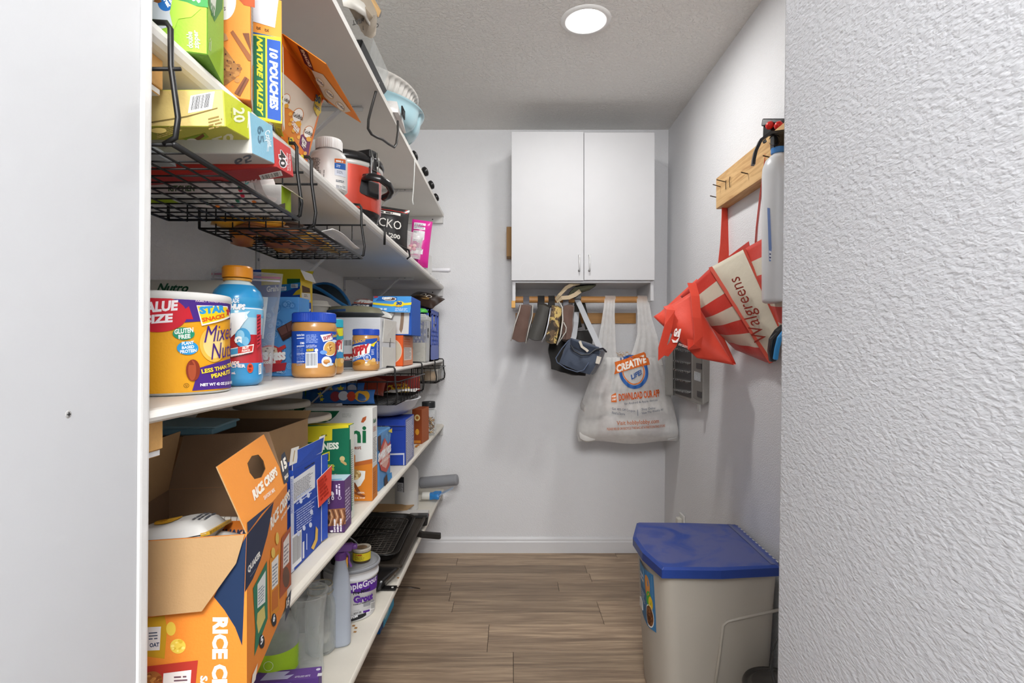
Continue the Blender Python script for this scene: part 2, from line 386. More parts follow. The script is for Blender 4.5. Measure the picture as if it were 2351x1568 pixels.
for i in range(44):
    y1 = r0-(i-1)*rw; y0 = y1-rw
    if y1 < -1.5: break
    js = joints.get(i) or [rr.uniform(-.6, .6)]
    xs = [-1.05]+js+[1.1]
    for x0, x1 in zip(xs[:-1], xs[1:]):
        bb = B(); bb.box((x0+.0008, y0+.0008, -.006), (x1-.0008, min(y1, YB)-.0008, 0), wf); bb.build('plank', floor, bevel=.0008)
# ceiling light
LX, LY = .288, 2.078
t = thing('ceiling_light', 'round recessed ceiling light glowing white', 'light', (LX, LY, CEIL))
b = B(); b.lathe([(.068, -.001), (.078, -.007), (.094, -.004), (.097, 0)], M('#ececea', .4), 48); b.build('trim_ring', t, smooth=True)
em = bpy.data.materials.new('lamp_diffuser'); em.use_nodes = True; e_ = em.node_tree.nodes['Principled BSDF']
e_.inputs['Emission Color'].default_value = (1, .99, .97, 1); e_.inputs['Emission Strength'].default_value = LAMP_STRENGTH
b = B(); b.lathe([(0, -.006), (.04, -.0055), (.07, -.003)], em, 48); b.build('diffuser', t, smooth=True)
# ------------------------------------------------------------------ shelves, ledgers, brackets
melamine = M('#e4e1da', .38, bump=.0001, bs=200, var=.05, vs=6, name='white_shelf_board')
worn = M('#e2dccf', .5, bump=.0003, bs=90, var=.1, vs=7, name='worn_white_shelf_board')
def shelf(top, th, nose, label, mat):
    t = thing('pantry_shelf', label, 'shelf', (0, YE, top))
    b = B(); L = YB-.002-YE; x0, x1 = XW+.001, XF
    n = 6 if nose else 1; prof = [(x0, -th), (x0, 0)]
    if nose:
        for i in range(n+1):
            a = PI/2-PI*i/n; prof.append((x1-nose+nose*math.cos(a), -th/2+th/2*math.sin(a)))
    else: prof += [(x1, 0), (x1, -th)]
    k = len(prof); vs = [(x, 0, z) for x, z in prof]+[(x, L, z) for x, z in prof]
    b.add(vs, [(i, (i+1) % k, k+(i+1) % k, k+i) for i in range(k)]+[tuple(range(k)), tuple(range(k, 2*k))[::-1]], mat)
    b.build('board', t)
    return t
sh = [shelf(S1, .018, 0, 'topmost white shelf holding pans and a blue dish', melamine), shelf(S2, .026, .012, 'white shelf second from the top with two wire baskets hooked on it', melamine),
      shelf(S3, .016, .012, 'white shelf at eye level with nuts and peanut butter jars', melamine), shelf(S4, .022, .01, 'white shelf of cereal boxes fourth from the top', worn), shelf(S5, .022, .006, 'lowest cream shelf with grout bucket and glass jars', worn)]
for s_, th in zip(sh, (.018, .026, .016, .022, .022)):
    b = B(); b.box((XW+.002, YB-YE-.022, -th-.038), (XF-.004, YB-YE-.002, -th), M('#d2d1cf', .5, name='ledger_paint'))
    sx = -.45; b.lathe([(0, .001), (.004, .0005), (.004, -.001)], M('#4a4a4c', .5), 10, (sx, YB-YE-.0225, -th-.018), axis=(0,-1,0)); b.build('wall_ledger', s_)
    b = B(); b.box((XW+.002, .002, -th-.034), (-.407, .052, -th), M('#d8a663', .6, bump=.0004, bs=90, var=.15, vs=14, stretch=(1,8,8), name='raw_pine')); b.box((XW+.002, .004, -th-.042), (-.409, .05, -th-.034), white_paint)
    b.build('end_ledger', s_, bevel=.001)
steel = M('#c3c2bf', .45, metal=.15, name='painted_steel')
def bracket(y, top, th, label):
    z = top-th; t = thing('shelf_bracket', label, 'bracket', (XW, y, z), group=None)
    b = B(); b.box((.001, -.012, -.25), (.004, .012, 0), steel); b.box((.004, -.012, -.003), (.33, .012, 0), steel)
    b.box((.004, -.0015, -.014), (.33, .0015, -.003), steel); b.build('angle', t)
    b = B(); b.strap([(.006, 0, -.215), (.15, 0, -.11), (.265, 0, -.004)], (0,1,0), .02, .004, steel); b.build('brace', t)
    b = B()
    for zz in (-.06, -.14, -.2): b.lathe([(0, .003), (.004, .002), (.005, 0)], M('#8f8f8f', .35, metal=.8), 9, (.004, 0, zz), axis=(1,0,0))
    for xx in (.07, .17, .29): b.lathe([(0, .004), (.004, .003), (.005, 0)], M('#8f8f8f', .35, metal=.8), 9, (xx, 0, -.003), axis=(0,0,-1))
    b.build('screw', t)
for top, th, w in ((S1, .018, 'topmost shelf'), (S2, .026, 'second shelf, above the peanut butter'), (S3, .016, 'eye-level shelf'), (S4, .022, 'cereal box shelf')):
    bracket(1.69, top, th, 'nearer grey steel bracket under the '+w); bracket(2.57, top, th, 'farther grey steel bracket under the '+w)
# ------------------------------------------------------------------ wire baskets hooked on the shelves
wire = M('#1d1c1c', .38, metal=.3, var=.03, name='black_wire')
def basket(label, y0, y1, x1, x0, zf, shelf_top, front_wires=False, hb=.085):
    t = thing('wire_basket', label, 'basket', (x1, y0, zf)); L = y1-y0; W = x1-x0; H = shelf_top+.005-zf
    r = .0032
    for yy in (0, L):
        b = B(); b.tube([(-.12, yy, H), (-.03, yy, H), (-.013, yy, H-.001), (-.0085, yy, H-.008), (-.008, yy, H-.05), (.0, yy, .03), (-.003, yy, .008), (-.016, yy, 0)], r, wire); b.build('hook', t, smooth=True)
    b = B(); b.tube([(-.006, 0, .001), (-.006, L, .001)], r*1.15, wire); b.tube([(-W, 0, 0), (-W, L, 0)], r*.7, wire)
    for yy in (0, L):
        b.tube([(-.006, yy, 0), (-W, yy, 0)], r*.7, wire); b.tube([(.003, yy, hb), (-W, yy, hb)], r*.7, wire)
    b.tube([(-W, 0, hb), (-W, L, hb)], r*.8, wire)
    for yy in (0, L): b.tube([(-W, yy, 0), (-W, yy, hb)], r*.8, wire)
    if front_wires: b.tube([(.003, 0, hb), (.003, L, hb)], r*.7, wire)
    b.build('rim', t, smooth=True)
    b = B(); n = int(L/.026); m = int(W/.03)
    for i in range(1, n): b.tube([(-.004, L*i/n, 0), (-W, L*i/n, 0)], .0013, wire, 5)
    for i in range(1, m): b.tube([(-W*i/m, 0, -.002), (-W*i/m, L, -.002)], .0015, wire, 5)
    b.build('floor_grid', t, smooth=True)['kind'] = 'stuff'
    for nm, pts in (('side_wires', [((-W*i/m, yy, 0), (-W*i/m, yy, hb)) for i in range(1, m) for yy in (0, L)]),
                    ('back_wires', [((-W, L*i/(n//2), 0), (-W, L*i/(n//2), hb)) for i in range(1, n//2)])):
        b = B()
        for p in pts: b.tube(p, .0013, wire, 5)
        b.build(nm, t, smooth=True)['kind'] = 'stuff'
    if front_wires:
        b = B()
        for i in range(1, n//2): b.tube([(.001, L*i/(n//2), 0), (.003, L*i/(n//2), hb)], .0013, wire, 5)
        b.build('front_wires', t, smooth=True)['kind'] = 'stuff'
    return t
basket('black wire basket hooked under the second shelf, holding bag boxes and foil', .607, .965, -.374, -.612, 1.412, S2)
basket('black wire basket hooked under the second shelf, full of snack bar wrappers', 1.035, 1.38, -.374, -.597, 1.412, S2)
basket('black wire basket under the eye-level shelf holding a red cereal box', 1.78, 2.32, -.374, -.607, .996, S3, True, .075)
basket('black wire basket under the eye-level shelf nearest the end wall', 2.72, 3.06, -.374, -.50, 1.005, S3, True, .075)
# ------------------------------------------------------------------ print laid out from bearings read off the photograph, on flat and round faces
class PArt(Art):
    def __init__(s, root, o, u, v, off=2.5e-4):
        s.o = V(o); s.u = V(u).normalized(); s.w = V(v); s.w = (s.w-s.u*s.w.dot(s.u)).normalized(); s.nn = s.u.cross(s.w)
        super().__init__(plane_fn(s.o, s.u, s.w), off); s.root = root
    def ray(s):
        m = s.root.matrix_basis.inverted() if s.root else Matrix(); return m, m @ V((0, 0, EYE))
    def P(s, px, py):
        m, e = s.ray(); d = m.to_3x3() @ V(((px-1173)/F, 1, (798-py)/F))
        h = e+d*((s.o-e).dot(s.nn)/d.dot(s.nn))-s.o; return h.dot(s.u)*100, h.dot(s.w)*100
    def pp(s, pts, h): return s.poly([s.P(*p) for p in pts], h)
    def pr(s, x0, y0, x1, y1, h): return s.pp([(x0, y1), (x1, y1), (x1, y0), (x0, y0)], h)
    def pe(s, x, y, a, b, h, rot=0, n=20):
        c, d = math.cos(math.radians(rot)), math.sin(math.radians(rot))
        return s.pp([(x+a*math.cos(q)*c-b*math.sin(q)*d, y+a*math.cos(q)*d+b*math.sin(q)*c) for q in [-2*PI*i/n for i in range(n)]], h)
    def aff(s, bl, br, tl): bl, br, tl = (V((*s.P(*p), 0)) for p in (bl, br, tl)); return bl, br-bl, tl-bl
    def tq(s, t, bl, br, tl, h, bold=.02, shear=0):
        o, a, b = s.aff(bl, br, tl); pts, fs, _ = text_mesh(t, bold, shear)
        return s.put([tuple((o+a*(x+.5)+b*(y+.5))[:2]) for x, y in pts], fs, h)
    def fq(s, bl, br, tl, rows, h='#555555', fill=.45):
        o, a, b = s.aff(bl, br, tl); s.l += 1; dy = 1/rows; k = b.length/max(a.length, 1e-6)
        for r in range(rows):
            x = 0; y0 = 1-(r+1)*dy+dy*(1-fill)/2; end = s.rnd.uniform(.75, 1)
            while x < end:
                l = min(dy*k*s.rnd.uniform(1, 4), end-x)
                s.put([tuple((o+a*i+b*j)[:2]) for i, j in ((x, y0), (x+l, y0), (x+l, y0+dy*fill), (x, y0+dy*fill))], [(0,1,2,3)], h, True); x += l+dy*k*.45
        return s
    def bq(s, bl, br, tl, bg='#f4f4f2'):
        o, a, b = s.aff(bl, br, tl); Q = lambda i, j: tuple((o+a*i+b*j)[:2])
        s.poly([Q(0,0), Q(1,0), Q(1,1), Q(0,1)], bg); s.l += 1; x = .07
        while x < .93:
            t = s.rnd.choice((.012, .02, .03)); s.put([Q(x,.14), Q(x+t,.14), Q(x+t,.93), Q(x,.93)], [(0,1,2,3)], '#1b1b1d', True); x += t+s.rnd.choice((.015, .02, .03))
        return s
class CArt(PArt):                          # the same on the side of an upright cylinder (or cone) standing at c in its parent's frame
    def __init__(s, root, r, h, off=6e-4, n=14, r1=None):
        s.r = r; s.r1 = r1 if r1 is not None else r; s.h = h; s.root = root; s.a0 = -PI/2
        Art.__init__(s, cyl_fn((0,0,0), r, s.a0, s.r1, h), off, n)
    def P(s, px, py):
        m, e = s.ray(); d = m.to_3x3() @ V(((px-1173)/F, 1, (798-py)/F)); r = s.r
        for _ in range(4):
            A = d.x**2+d.y**2; Bq = 2*(e.x*d.x+e.y*d.y); Cq = e.x**2+e.y**2-r*r; D = Bq*Bq-4*A*Cq
            t = (-Bq-math.sqrt(max(D, 0)))/(2*A); q = e+d*t; r = s.r+(s.r1-s.r)*min(1, max(0, q.z/s.h))
        return (math.atan2(q.y, q.x)-s.a0)*s.r*100, q.z*100
    def put(s, pts, fs, h, keep=False):      # wide shapes are cut into narrow strips so that they hug the round side
        us = [p[0] for p in pts]; ax = getattr(s, 'both', None)
        if ax: return Art.put(s, *s.cut(*s.cut(pts, fs, 0, ax), 1, ax), h, keep)
        st = math.sqrt(8*s.r*100*.0015)
        if max(us)-min(us) < st*1.3: return Art.put(s, pts, fs, h, keep)
        return Art.put(s, *s.cut(pts, fs, 0, st), h, keep)
    def cut(s, pts, fs, k, st):
        us = [p[k] for p in pts]; bm = bmesh.new(); vs = [bm.verts.new((p[0], p[1], 0)) for p in pts]
        for f in fs:
            try: bm.faces.new([vs[i] for i in f])
            except ValueError: pass
        u = min(us)+st
        while u < max(us):
            bmesh.ops.bisect_plane(bm, geom=bm.verts[:]+bm.edges[:]+bm.faces[:], plane_co=(u, u, 0), plane_no=(1-k, k, 0), dist=1e-6); u += st
        bm.verts.index_update(); o = [(v.co.x, v.co.y) for v in bm.verts]; q = [tuple(v.index for v in f.verts) for f in bm.faces]; bm.free()
        return o, q
def face(t, side, off=2.5e-4):
    w, d, h = t['w'], t['d'], t['h']
    o, u, v = {'front': ((-w,0,0), (1,0,0), (0,0,1)), 'right': ((0,0,0), (0,1,0), (0,0,1)), 'top': ((-w,0,h), (1,0,0), (0,1,0)), 'under': ((-w,d,0), (1,0,0), (0,-1,0))}[side]
    return PArt(t, o, u, v, off)
def flap(t, pts, m_out, m_in, name='flap', th=.0012):     # board panel: pts counter-clockwise seen from its outer side
    p = [V(q) for q in pts]; n = (p[1]-p[0]).cross(p[-1]-p[0]).normalized(); k = len(p); b = B()
    b.add(p, [tuple(range(k))], m_out); b.add([q-n*th for q in p], [tuple(range(k))[::-1]], m_in)
    for i in range(k): b.add([p[i], p[(i+1) % k], p[(i+1) % k]-n*th, p[i]-n*th], [(3,2,1,0)], m_in)
    return b.build(name, t)
kraft = M('#b08d62', .75, bump=.0003, bs=400, var=.06, vs=25, name='kraft_board'); kraftd = M('#7c6046', .8, bump=.0003, bs=400, var=.08, vs=25, name='brown_board')
white_board = paper('#e4e3df')
# ================================================================== shelf four: cereal boxes
# --- big open carton of snack bags
t = thing('snack_carton', 'big open orange carton of rice snack bags at the near end of the cereal shelf', 'carton', (-.333, .681, S4+.001), math.radians(12))
w, d, h = .185, .258, .206; t['w'], t['d'], t['h'] = w, d, h
og = paper('#ea8a32'); b = B(); b.box((-w, 0, 0), (0, d, h), og, {'top': None}); b.box((-w+.0015, .0015, .0015), (-.0015, d-.0015, h), kraftd, {'top': None}); b.build('carton', t)
A = face(t, 'right')
A.pp([(566,1229),(628,1152),(613.7,1228),(598,1285),(580,1329),(561.6,1360)], '#262f49')
A.tq('QUAKER', (569,1320), (598,1279), (568,1302), '#f2efe6', .05).fq((574,1326), (590,1303), (574,1322), 1, '#8f95a3')
A.tq('RICE CRISPS', (621,1219), (665,1146), (620,1190), '#fbf3e4', .05).tq('SAVORY MIX', (645,1196), (665,1163), (644.5,1189), '#fbf3e4', .03)
A.pp([(612,1288),(613.7,1420),(583,1507),(586,1448),(580,1351)], '#2f7a5c').pp([(609,1310),(608,1382),(590,1397),(590,1342)], '#e6e8e4').fq((592,1392), (606,1375), (592,1352), 6, '#7e8a9a')
A.pp([(606,1390),(608,1418),(592,1455),(588,1430),(590,1408)], '#d9c673').pe(600, 1473, 6.5, 16, '#262a33').tq('5', (597,1482), (603,1474), (597,1464), '#ffffff', .04)
A.pp([(641,1259),(640,1399),(620,1423),(617.6,1285)], '#df8f24').pp([(638,1272),(637,1340),(623,1355),(622,1292)], '#ece8e2').fq((624,1350), (636,1337), (624,1300), 6, '#7e8a9a')
A.pp([(637,1345),(637,1392),(622,1405),(623,1360)], '#c8702c').pe(627.5, 1423, 6, 15, '#262a33').tq('6', (625,1431), (630,1424), (625,1414), '#ffffff', .04)
A.pp([(666,1208),(667,1342),(640,1376),(645,1235)], '#a9532f').pp([(663,1222),(662,1290),(648,1306),(649,1246)], '#e6ddd6').fq((650,1300), (661,1287), (650,1255), 5, '#8a7f86').pe(655, 1325, 8, 24, '#6a4a3a')
A.pe(634.5, 1236, 4, 14, '#eac45c').pe(625, 1269, 4.5, 12, '#eac45c').pp([(667,1352),(663,1400),(652,1428),(655,1376)], '#3a4152').tq('15', (655.5,1398), (662,1386), (655.5,1380), '#f0e8dc', .05)
A.pp([(589,1523),(584,1560),(574,1578),(577,1550)], '#f3e7d6').build('side_print', t)
A = face(t, 'front')
A.pp([(566,1229),(491,1370),(515,1400),(540,1440),(556,1482),(558,1440)], '#1d3152')
A.tq('RICE CRI', (488,1417), (486,1597), (524,1417), '#fdf6ea', .05).tq('SAV', (460,1551), (459,1598), (477,1551), '#fdf6ea', .04)
A.pp([(330,1420),(378,1413),(384,1440),(378,1512),(330,1506)], '#c79a22').pp([(330,1440),(370,1438),(367,1492),(330,1494)], '#e7e4e2').tq('OAT', (344,1486), (366,1484), (344,1476), '#3c4a66', .04).fq((342,1470), (366,1468), (342,1450), 3, '#5a6275')
A.pe(393, 1443, 11, 16, '#e6c54a').pe(409, 1483, 18, 17, '#e9c94f').blobs(*A.P(409,1483), .7, .7, ['#d9b236','#f3dc7a'], 14, .17)
A.pp([(330,1530),(455,1515),(446,1600),(330,1600)], '#b3362a').pp([(376,1545),(440,1537),(436,1600),(372,1600)], '#e9e3df').fq((400,1590), (432,1588), (400,1550), 5, '#6a4a55').pe(352, 1560, 22, 20, '#a5642f').blobs(*A.P(352,1560), .9, .8, ['#c98a45','#8a4d22'], 14, .22)
A.pp([(330,1398),(447,1388),(420,1392),(330,1410)], '#2f7a5c').build('front_print', t)
# flaps: front one folded down, back and left ones up, right one up with its hand hole
flap(t, [(-w,-.003,h),(-.002,-.012,h-.088+.0),(0,-.003,h)][:1]+[(-w,-.012,h-.088),(-.048,-.012,h-.087),(-.011,-.006,h-.034),(-.002,-.003,h)], kraft, kraft, 'front_flap')
flap(t, [(-.002,d,h),(-w,d,h),(-w+.022,d+.004,h+.088),(-.03,d+.004,h+.09)], og, kraftd, 'back_flap')
flap(t, [(-w,0,h),(-w,d-.002,h),(-w+.028,d-.03,h+.1),(-w+.02,.02,h+.1)][::-1], kraft, kraft, 'left_flap')
P0, P1, P2, P3 = V((0,.001,h)), V((0,d-.001,h)), V((-.0345,d-.014,h+.0886)), V((-.034,-.002,h+.087))
def fl(u, v): return (P0*(1-u)+P1*u)*(1-v)+(P3*(1-u)+P2*u)*v
outer = [(0,0),(.5,0),(1,0),(1,.5),(1,1),(.5,1),(0,1),(0,.5)]; inner = [(.44,.5),(.57,.44),(.71,.5),(.74,.63),(.70,.77),(.57,.82),(.44,.77),(.41,.63)]
n_ = (P1-P0).cross(P3-P0).normalized(); b = B()
for off, m, rv in ((0, paper('#f3993f'), 0), (-.0014, kraftd, 1)):
    vs = [fl(*q)+n_*off for q in outer]+[fl(*q)+n_*off for q in inner]
    fs = [(i, (i+1) % 8, 8+(i+1) % 8, 8+i) for i in range(8)]; b.add(vs, [f[::-1] for f in fs] if rv else fs, m)
b.add([fl(*q) for q in outer]+[fl(*q)-n_*.0014 for q in outer], [(i, 8+i, 8+(i+1) % 8, (i+1) % 8) for i in range(8)], kraft)
fo = b.build('handle_flap', t)
A = PArt(t, P0, P1-P0, P3-P0, 8e-4); A.tq('RICE CRISPS', (583,1151), (637,1090), (577,1127), '#fdf4e4', .06).tq('SAVORY MIX', (606,1149), (631,1128), (603,1140), '#fdf4e4', .03)
A.pp([(567,1224),(566,1200),(628,1150),(631,1146),(600,1180)], '#262f49').pp([(645,1045),(652,1037),(659,1060),(662,1090),(660,1106),(651,1112),(643,1080)], '#3a3f4c').tq('15', (648,1085), (659,1072), (643,1060), '#fdf4e4', .06).tq('BAGS', (653,1103), (661,1094), (651.5,1094), '#fdf4e4', .03)
A.build('flap_print', fo)
def snack_bag(label, loc, rot, W, H, T, col, seed, art=None, seal_col='#c8961f'):
    t = thing('snack_bag', label, 'snack bag', loc, rot=rot, group='snack bags in the open orange carton')
    b = B(); pouch(b, W, H, T, M(col, .3, var=.05, name='foil_film'), .004, 26, seed); b.build('wrapper', t, smooth=True)
    b = B()
    for i in range(9):
        x = -W/2+W*(i+.5)/9; b.box((x-W/20, -.0022, H*.935), (x+W/20, .0022, H+.004), M(seal_col, .35, name='foil_film'))
    b.build('crimped_seal', t)
    a = pouch_art(W, H, T, .004, 26, seed)
    for f in (art or []): f(a)
    a.build('printed_front', t); return t
R_ = math.radians
snack_bag('white snack bag with yellow crimped end on top inside the orange carton', (-.528, .745, .908), (R_(-80), R_(-8), R_(-78)), .10, .115, .045, '#e4e2de', 1,
    [lambda a: a.ell(4, 5, 2.2, 1.7, '#d9a32c'), lambda a: a.blobs(4, 5, 1.8, 1.3, ['#e9bd4c','#b87d1d'], 16, .4), lambda a: a.fine(2, 9, 6, 3, 5, '#5a5d66')], '#d0a02a')
snack_bag('orange and white snack bag standing at the back right inside the carton', (-.437, .815, .765), (R_(-6), R_(5), R_(12)), .08, .155, .045, '#cf7226', 2,
    [lambda a: a.rect(1.2, 6, 8.3, 13, '#e9e5df'), lambda a: a.text('CHEDDA', 4.8, 11.2, 6, 1.3, '#c2461f', bold=.04), lambda a: a.text('QUAKER', 4.8, 13.9, 5, 1, '#23304e', bold=.04)], '#d8d2c8')
snack_bag('white snack bag lettered in orange lying flat at the front inside the carton', (-.43, .675, .868), (R_(-74), R_(4), R_(12)), .13, .13, .05, '#e2e0dc', 4, [lambda a: a.text('CHEDDAR', 8, 8, 6, 1.3, '#cf7a22', bold=.04, rot=20), lambda a: a.ell(4, 8, 2, 1.5, '#dfa53a'), lambda a: a.blobs(4, 8, 1.7, 1.2, ['#e9bd4c','#b87d1d'], 12, .35)], '#dcd6cc')
# --- brown corrugated carton behind, with two pale lids lying on it
t = thing('corrugated_carton', 'open brown corrugated carton behind the orange snack carton', 'carton', (-.468, .985, S4+.001)); w, d, h = .26, .26, .278
b = B(); b.box((-w, 0, 0), (0, d, h), kraft, {'top': None}); b.box((-w+.003, .003, .003), (-.003, d-.003, h), kraftd, {'top': None}); b.build('carton', t)
flap(t, [(0,d,h),(-w,d,h),(-w,d+.02,h+.016),(0,d+.02,h+.016)][::-1], kraft, kraftd, 'back_flap')
flap(t, [(-.003,0,h),(-.003,d,h),(-.022,d-.03,h-.075),(-.022,.03,h-.075)], kraftd, kraftd, 'right_flap')
def lid(label, x, y, z, r, tilt, col='#cfc9be'):
    t = thing('round_lid', label, 'lid', (x, y, z), rot=tilt); b = B()
    b.lathe([(0, .011), (r*.86, .0105), (r*.9, .013), (r*.97, .012), (r, .008), (r, 0), (r*.985, -.001)], M(col, .4, name='plastic'), 44, (0,0,0)); b.lathe([(0, .009), (r*.985, .008), (r*.985, -.001)], M(col, .4, name='plastic'), 44); b.build('rim_and_top', t, smooth=True); return t
lid('grey round plastic lid lying on the brown carton, left of the paler one', -.60, 1.36, S4+.294, .09, (0,0,0), '#a9a399')
lid('cream round plastic lid resting on the green cereal box', -.545, 1.412, .9935, .073, (math.radians(1), math.radians(-3), 0), '#d3cbbf')
t = thing('folder_box', 'flat light blue box lying at the back left of the cereal shelf', 'box', (-.47, .93, 1.003))
b = B(); b.box((-.16, 0, 0), (0, .11, .012), plast('#7fb0c2')); b.build('lower_tray', t, bevel=.002)
b = B(); b.hexa([(-.165,-.002,.012),(.006,-.002,.012),(.006,.115,.012),(-.165,.115,.012),(-.165,-.002,.019),(.004,-.002,.015),(.004,.115,.016),(-.165,.115,.022)], plast('#9cc8d6')); b.build('upper_lid', t, bevel=.002)
t.location = (-.552, 1.0, 1.022); t.rotation_euler = (0, 0, .1)
# --- blue pasta box with raised lid
t = carton('pasta_box', 'blue pasta dinner box with raised white-ended lid beside the orange carton', 'box', (-.4275, 1.058, S4+.001), .06, .16, .2, '#1f46a8')
A = face(t, 'right')
A.pp([(670,1103),(723,1066),(723,1119),(671,1160)], '#dfe0e2').fq((674,1152), (720,1117), (674,1110), 12, '#55585f').tq('Nutrition Facts', (699,1078), (722,1063), (699,1073), '#33353b', .03)
A.pp([(666,1095),(674,1092),(675,1310),(668,1316)], '#c9cfe0').fq((667,1180), (672,1178), (667,1100), 22, '#3a5cb8')
A.bq((670,1308), (692,1287), (670,1232), '#eeeeee').pp([(694,1245),(698,1242),(698,1280),(694,1283)], '#e6e6ea').fq((680,1222), (722,1190), (680,1170), 9, '#b9c6ea').fq((680,1160), (720,1130), (680,1140), 3, '#c9d3f0')
for q in ((690,1150),(707,1137),(712,1205),(697,1212),(684,1225),(714,1175)): A.pe(q[0], q[1], 3.5, 6, '#d5dcf2')
A.pp([(672,1178),(728,1137),(728,1138.5),(672,1179.5)], '#8fa6de').pp([(724,1208),(729,1215),(728,1240),(719,1262),(713,1258),(722,1238)], '#e3b653').pr(702,1225,704,1262,'#c9d3f0'); A.build('side_print', t)
blu = paper('#2a4fb0'); tip = V((-.045, -.008, .248)); tip2 = V((.0, .162, .242))
fo = flap(t, [(0,0,.2),(0,.16,.2),(.004,.165,.238),(-.0,0,.236)], blu, white_board, 'lid_flap')
A = PArt(t, (0,0,.2), (0,1,0), (0,0,1), 5e-4); A.pp([(663,1070),(681,1062),(686,1024),(668,1030)], '#e6e3da').pp([(722,1046),(740,1038),(746,998),(733,1003)], '#e6e3da'); A.pp([(671,1060),(673,1060),(677,1034),(675,1034)], '#b49a6a').pp([(733,1036),(735,1036),(740,1008),(738,1008)], '#b49a6a').build('flap_print', fo)
flap(t, [(.001,.16,.004),(.006,.185,.004),(.006,.185,.198),(.001,.16,.198)], blu, white_board, 'end_flap')
fo = flap(t, [(.004,.132,.088),(.012,.19,.100),(.012,.196,.168),(.002,.128,.150)], M('#d9452f', .5, name='red_tag'), white_board, 'red_torn_tag')
A = PArt(t, (.004,.132,.088), (.008,.058,.012), (0,0,1), 6e-4); A.fine(1.0, .9, 4.3, 5, 6, '#a82818', fill=.6).build('tag_print', fo)
# --- purple snack bar box
t = carton('snack_bar_box', 'purple chocolate chip snack bar box standing in front of the green cereal', 'box', (-.3965, 1.287, S4+.001), .052, .066, .124, '#4b2a5c', rz=.05, sides={'top': '#bcd6e2', 'right': '#6b4a7a'})
A = face(t, 'front')
A.tq('CHOCOLATE', (757.5,1157), (757,1118), (751.5,1157), '#f3eef2', .05).tq('CHIP', (767,1148), (766.5,1128), (761,1148), '#f3eef2', .05)
A.fq((776,1135), (775,1108), (771,1135), 1, '#d9cfe0', .7).fq((782,1138), (781,1108), (777,1138), 1, '#d9cfe0', .7).ring(*A.P(780,1143), .4, .4, .1, '#d9cfe0')
A.pp([(747,1170),(793,1166),(794,1203),(748,1209)], '#8a5b3c')
for i in range(7): A.pp([(749+i*6.5,1170),(752+i*6.5,1169.5),(758+i*6.2,1186),(751+i*6.2,1207),(748+i*6.2,1207),(755+i*6.2,1187)], '#c59a74' if i % 2 else '#5a3524')
A.pe(754, 1198, 3.5, 5, '#3f2418').pe(756, 1178, 3, 4, '#3f2418')
A.tq('6', (765,1222), (765,1216.5), (757.5,1222), '#f3eef2', .05).tq('SOFT-BAKED', (771,1221.5), (770.5,1191), (767,1221.5), '#f3eef2', .05).tq('ENERGY', (778,1221), (777.5,1201), (774,1221), '#f3eef2', .05).tq('SNACK BARS', (785,1220), (784.5,1190), (781,1220), '#f3eef2', .05).build('front_print', t)
A = face(t, 'top'); A.pp([(745,1104),(757,1103),(757,1100),(746,1101)], '#c2303a').pp([(757,1103),(785,1101),(785,1099.5),(757,1100.5)], '#5f9cc4').build('top_print', t)
A = face(t, 'right'); A.fine(.6, 2, 5, 8, 10, '#cbbcd4', fill=.5).build('side_print', t)
# --- green granola box
t = carton('cereal_box', 'tall green granola box with a yellow top edge', 'box', (-.411, 1.377, S4+.001), .2, .04, .243, '#0f6a4c', sides={'top': '#e8d62c', 'right': '#d9ddd2'})
A = face(t, 'front')
A.pp([(560,1030),(560,985),(800,975),(800.5,982),(763,985),(762.5,1011),(650,1020)], '#e6d62c').pp([(727,985),(762.6,984),(762.6,1011),(727,1013)], '#e6d62c').tq('protein', (738,1004), (751,1003), (738,997), '#23452e', .03)
A.tq('GOODNESS', (690,1036), (778,1031), (690,1020), '#eef2e4', .05).pp([(741,1042),(757,1036),(757,1058),(741,1060)], '#e9d92f').pp([(741,1044),(755,1039),(755,1056),(741,1058)], '#12573e').tq('VALLEY', (712,1058), (754,1054), (712,1045), '#e9d92f', .06)
A.fq((742,1082), (772,1080), (742,1067), 5, '#d8d338', .6).pe(769, 1098, 12, 8, '#b89a62').blobs(*A.P(768,1098), 1.2, .9, ['#a9854f','#d7bd86','#8a6a3c'], 12, .35).pe(748, 1099, 9, 6, '#b89a62')
A.pe(786, 1053, 6, 6, '#c9b47d').pp([(783,1055),(795,1062),(797,1067),(793,1068),(782,1060)], '#b89a62').build('front_print', t)
A = face(t, 'right'); A.pp([(801.5,1010),(805,1008),(808,1170),(804.5,1180)], '#0f6a4c').fine(.6, 3, 2.6, 15, 26, '#7c8c80').build('side_print', t)
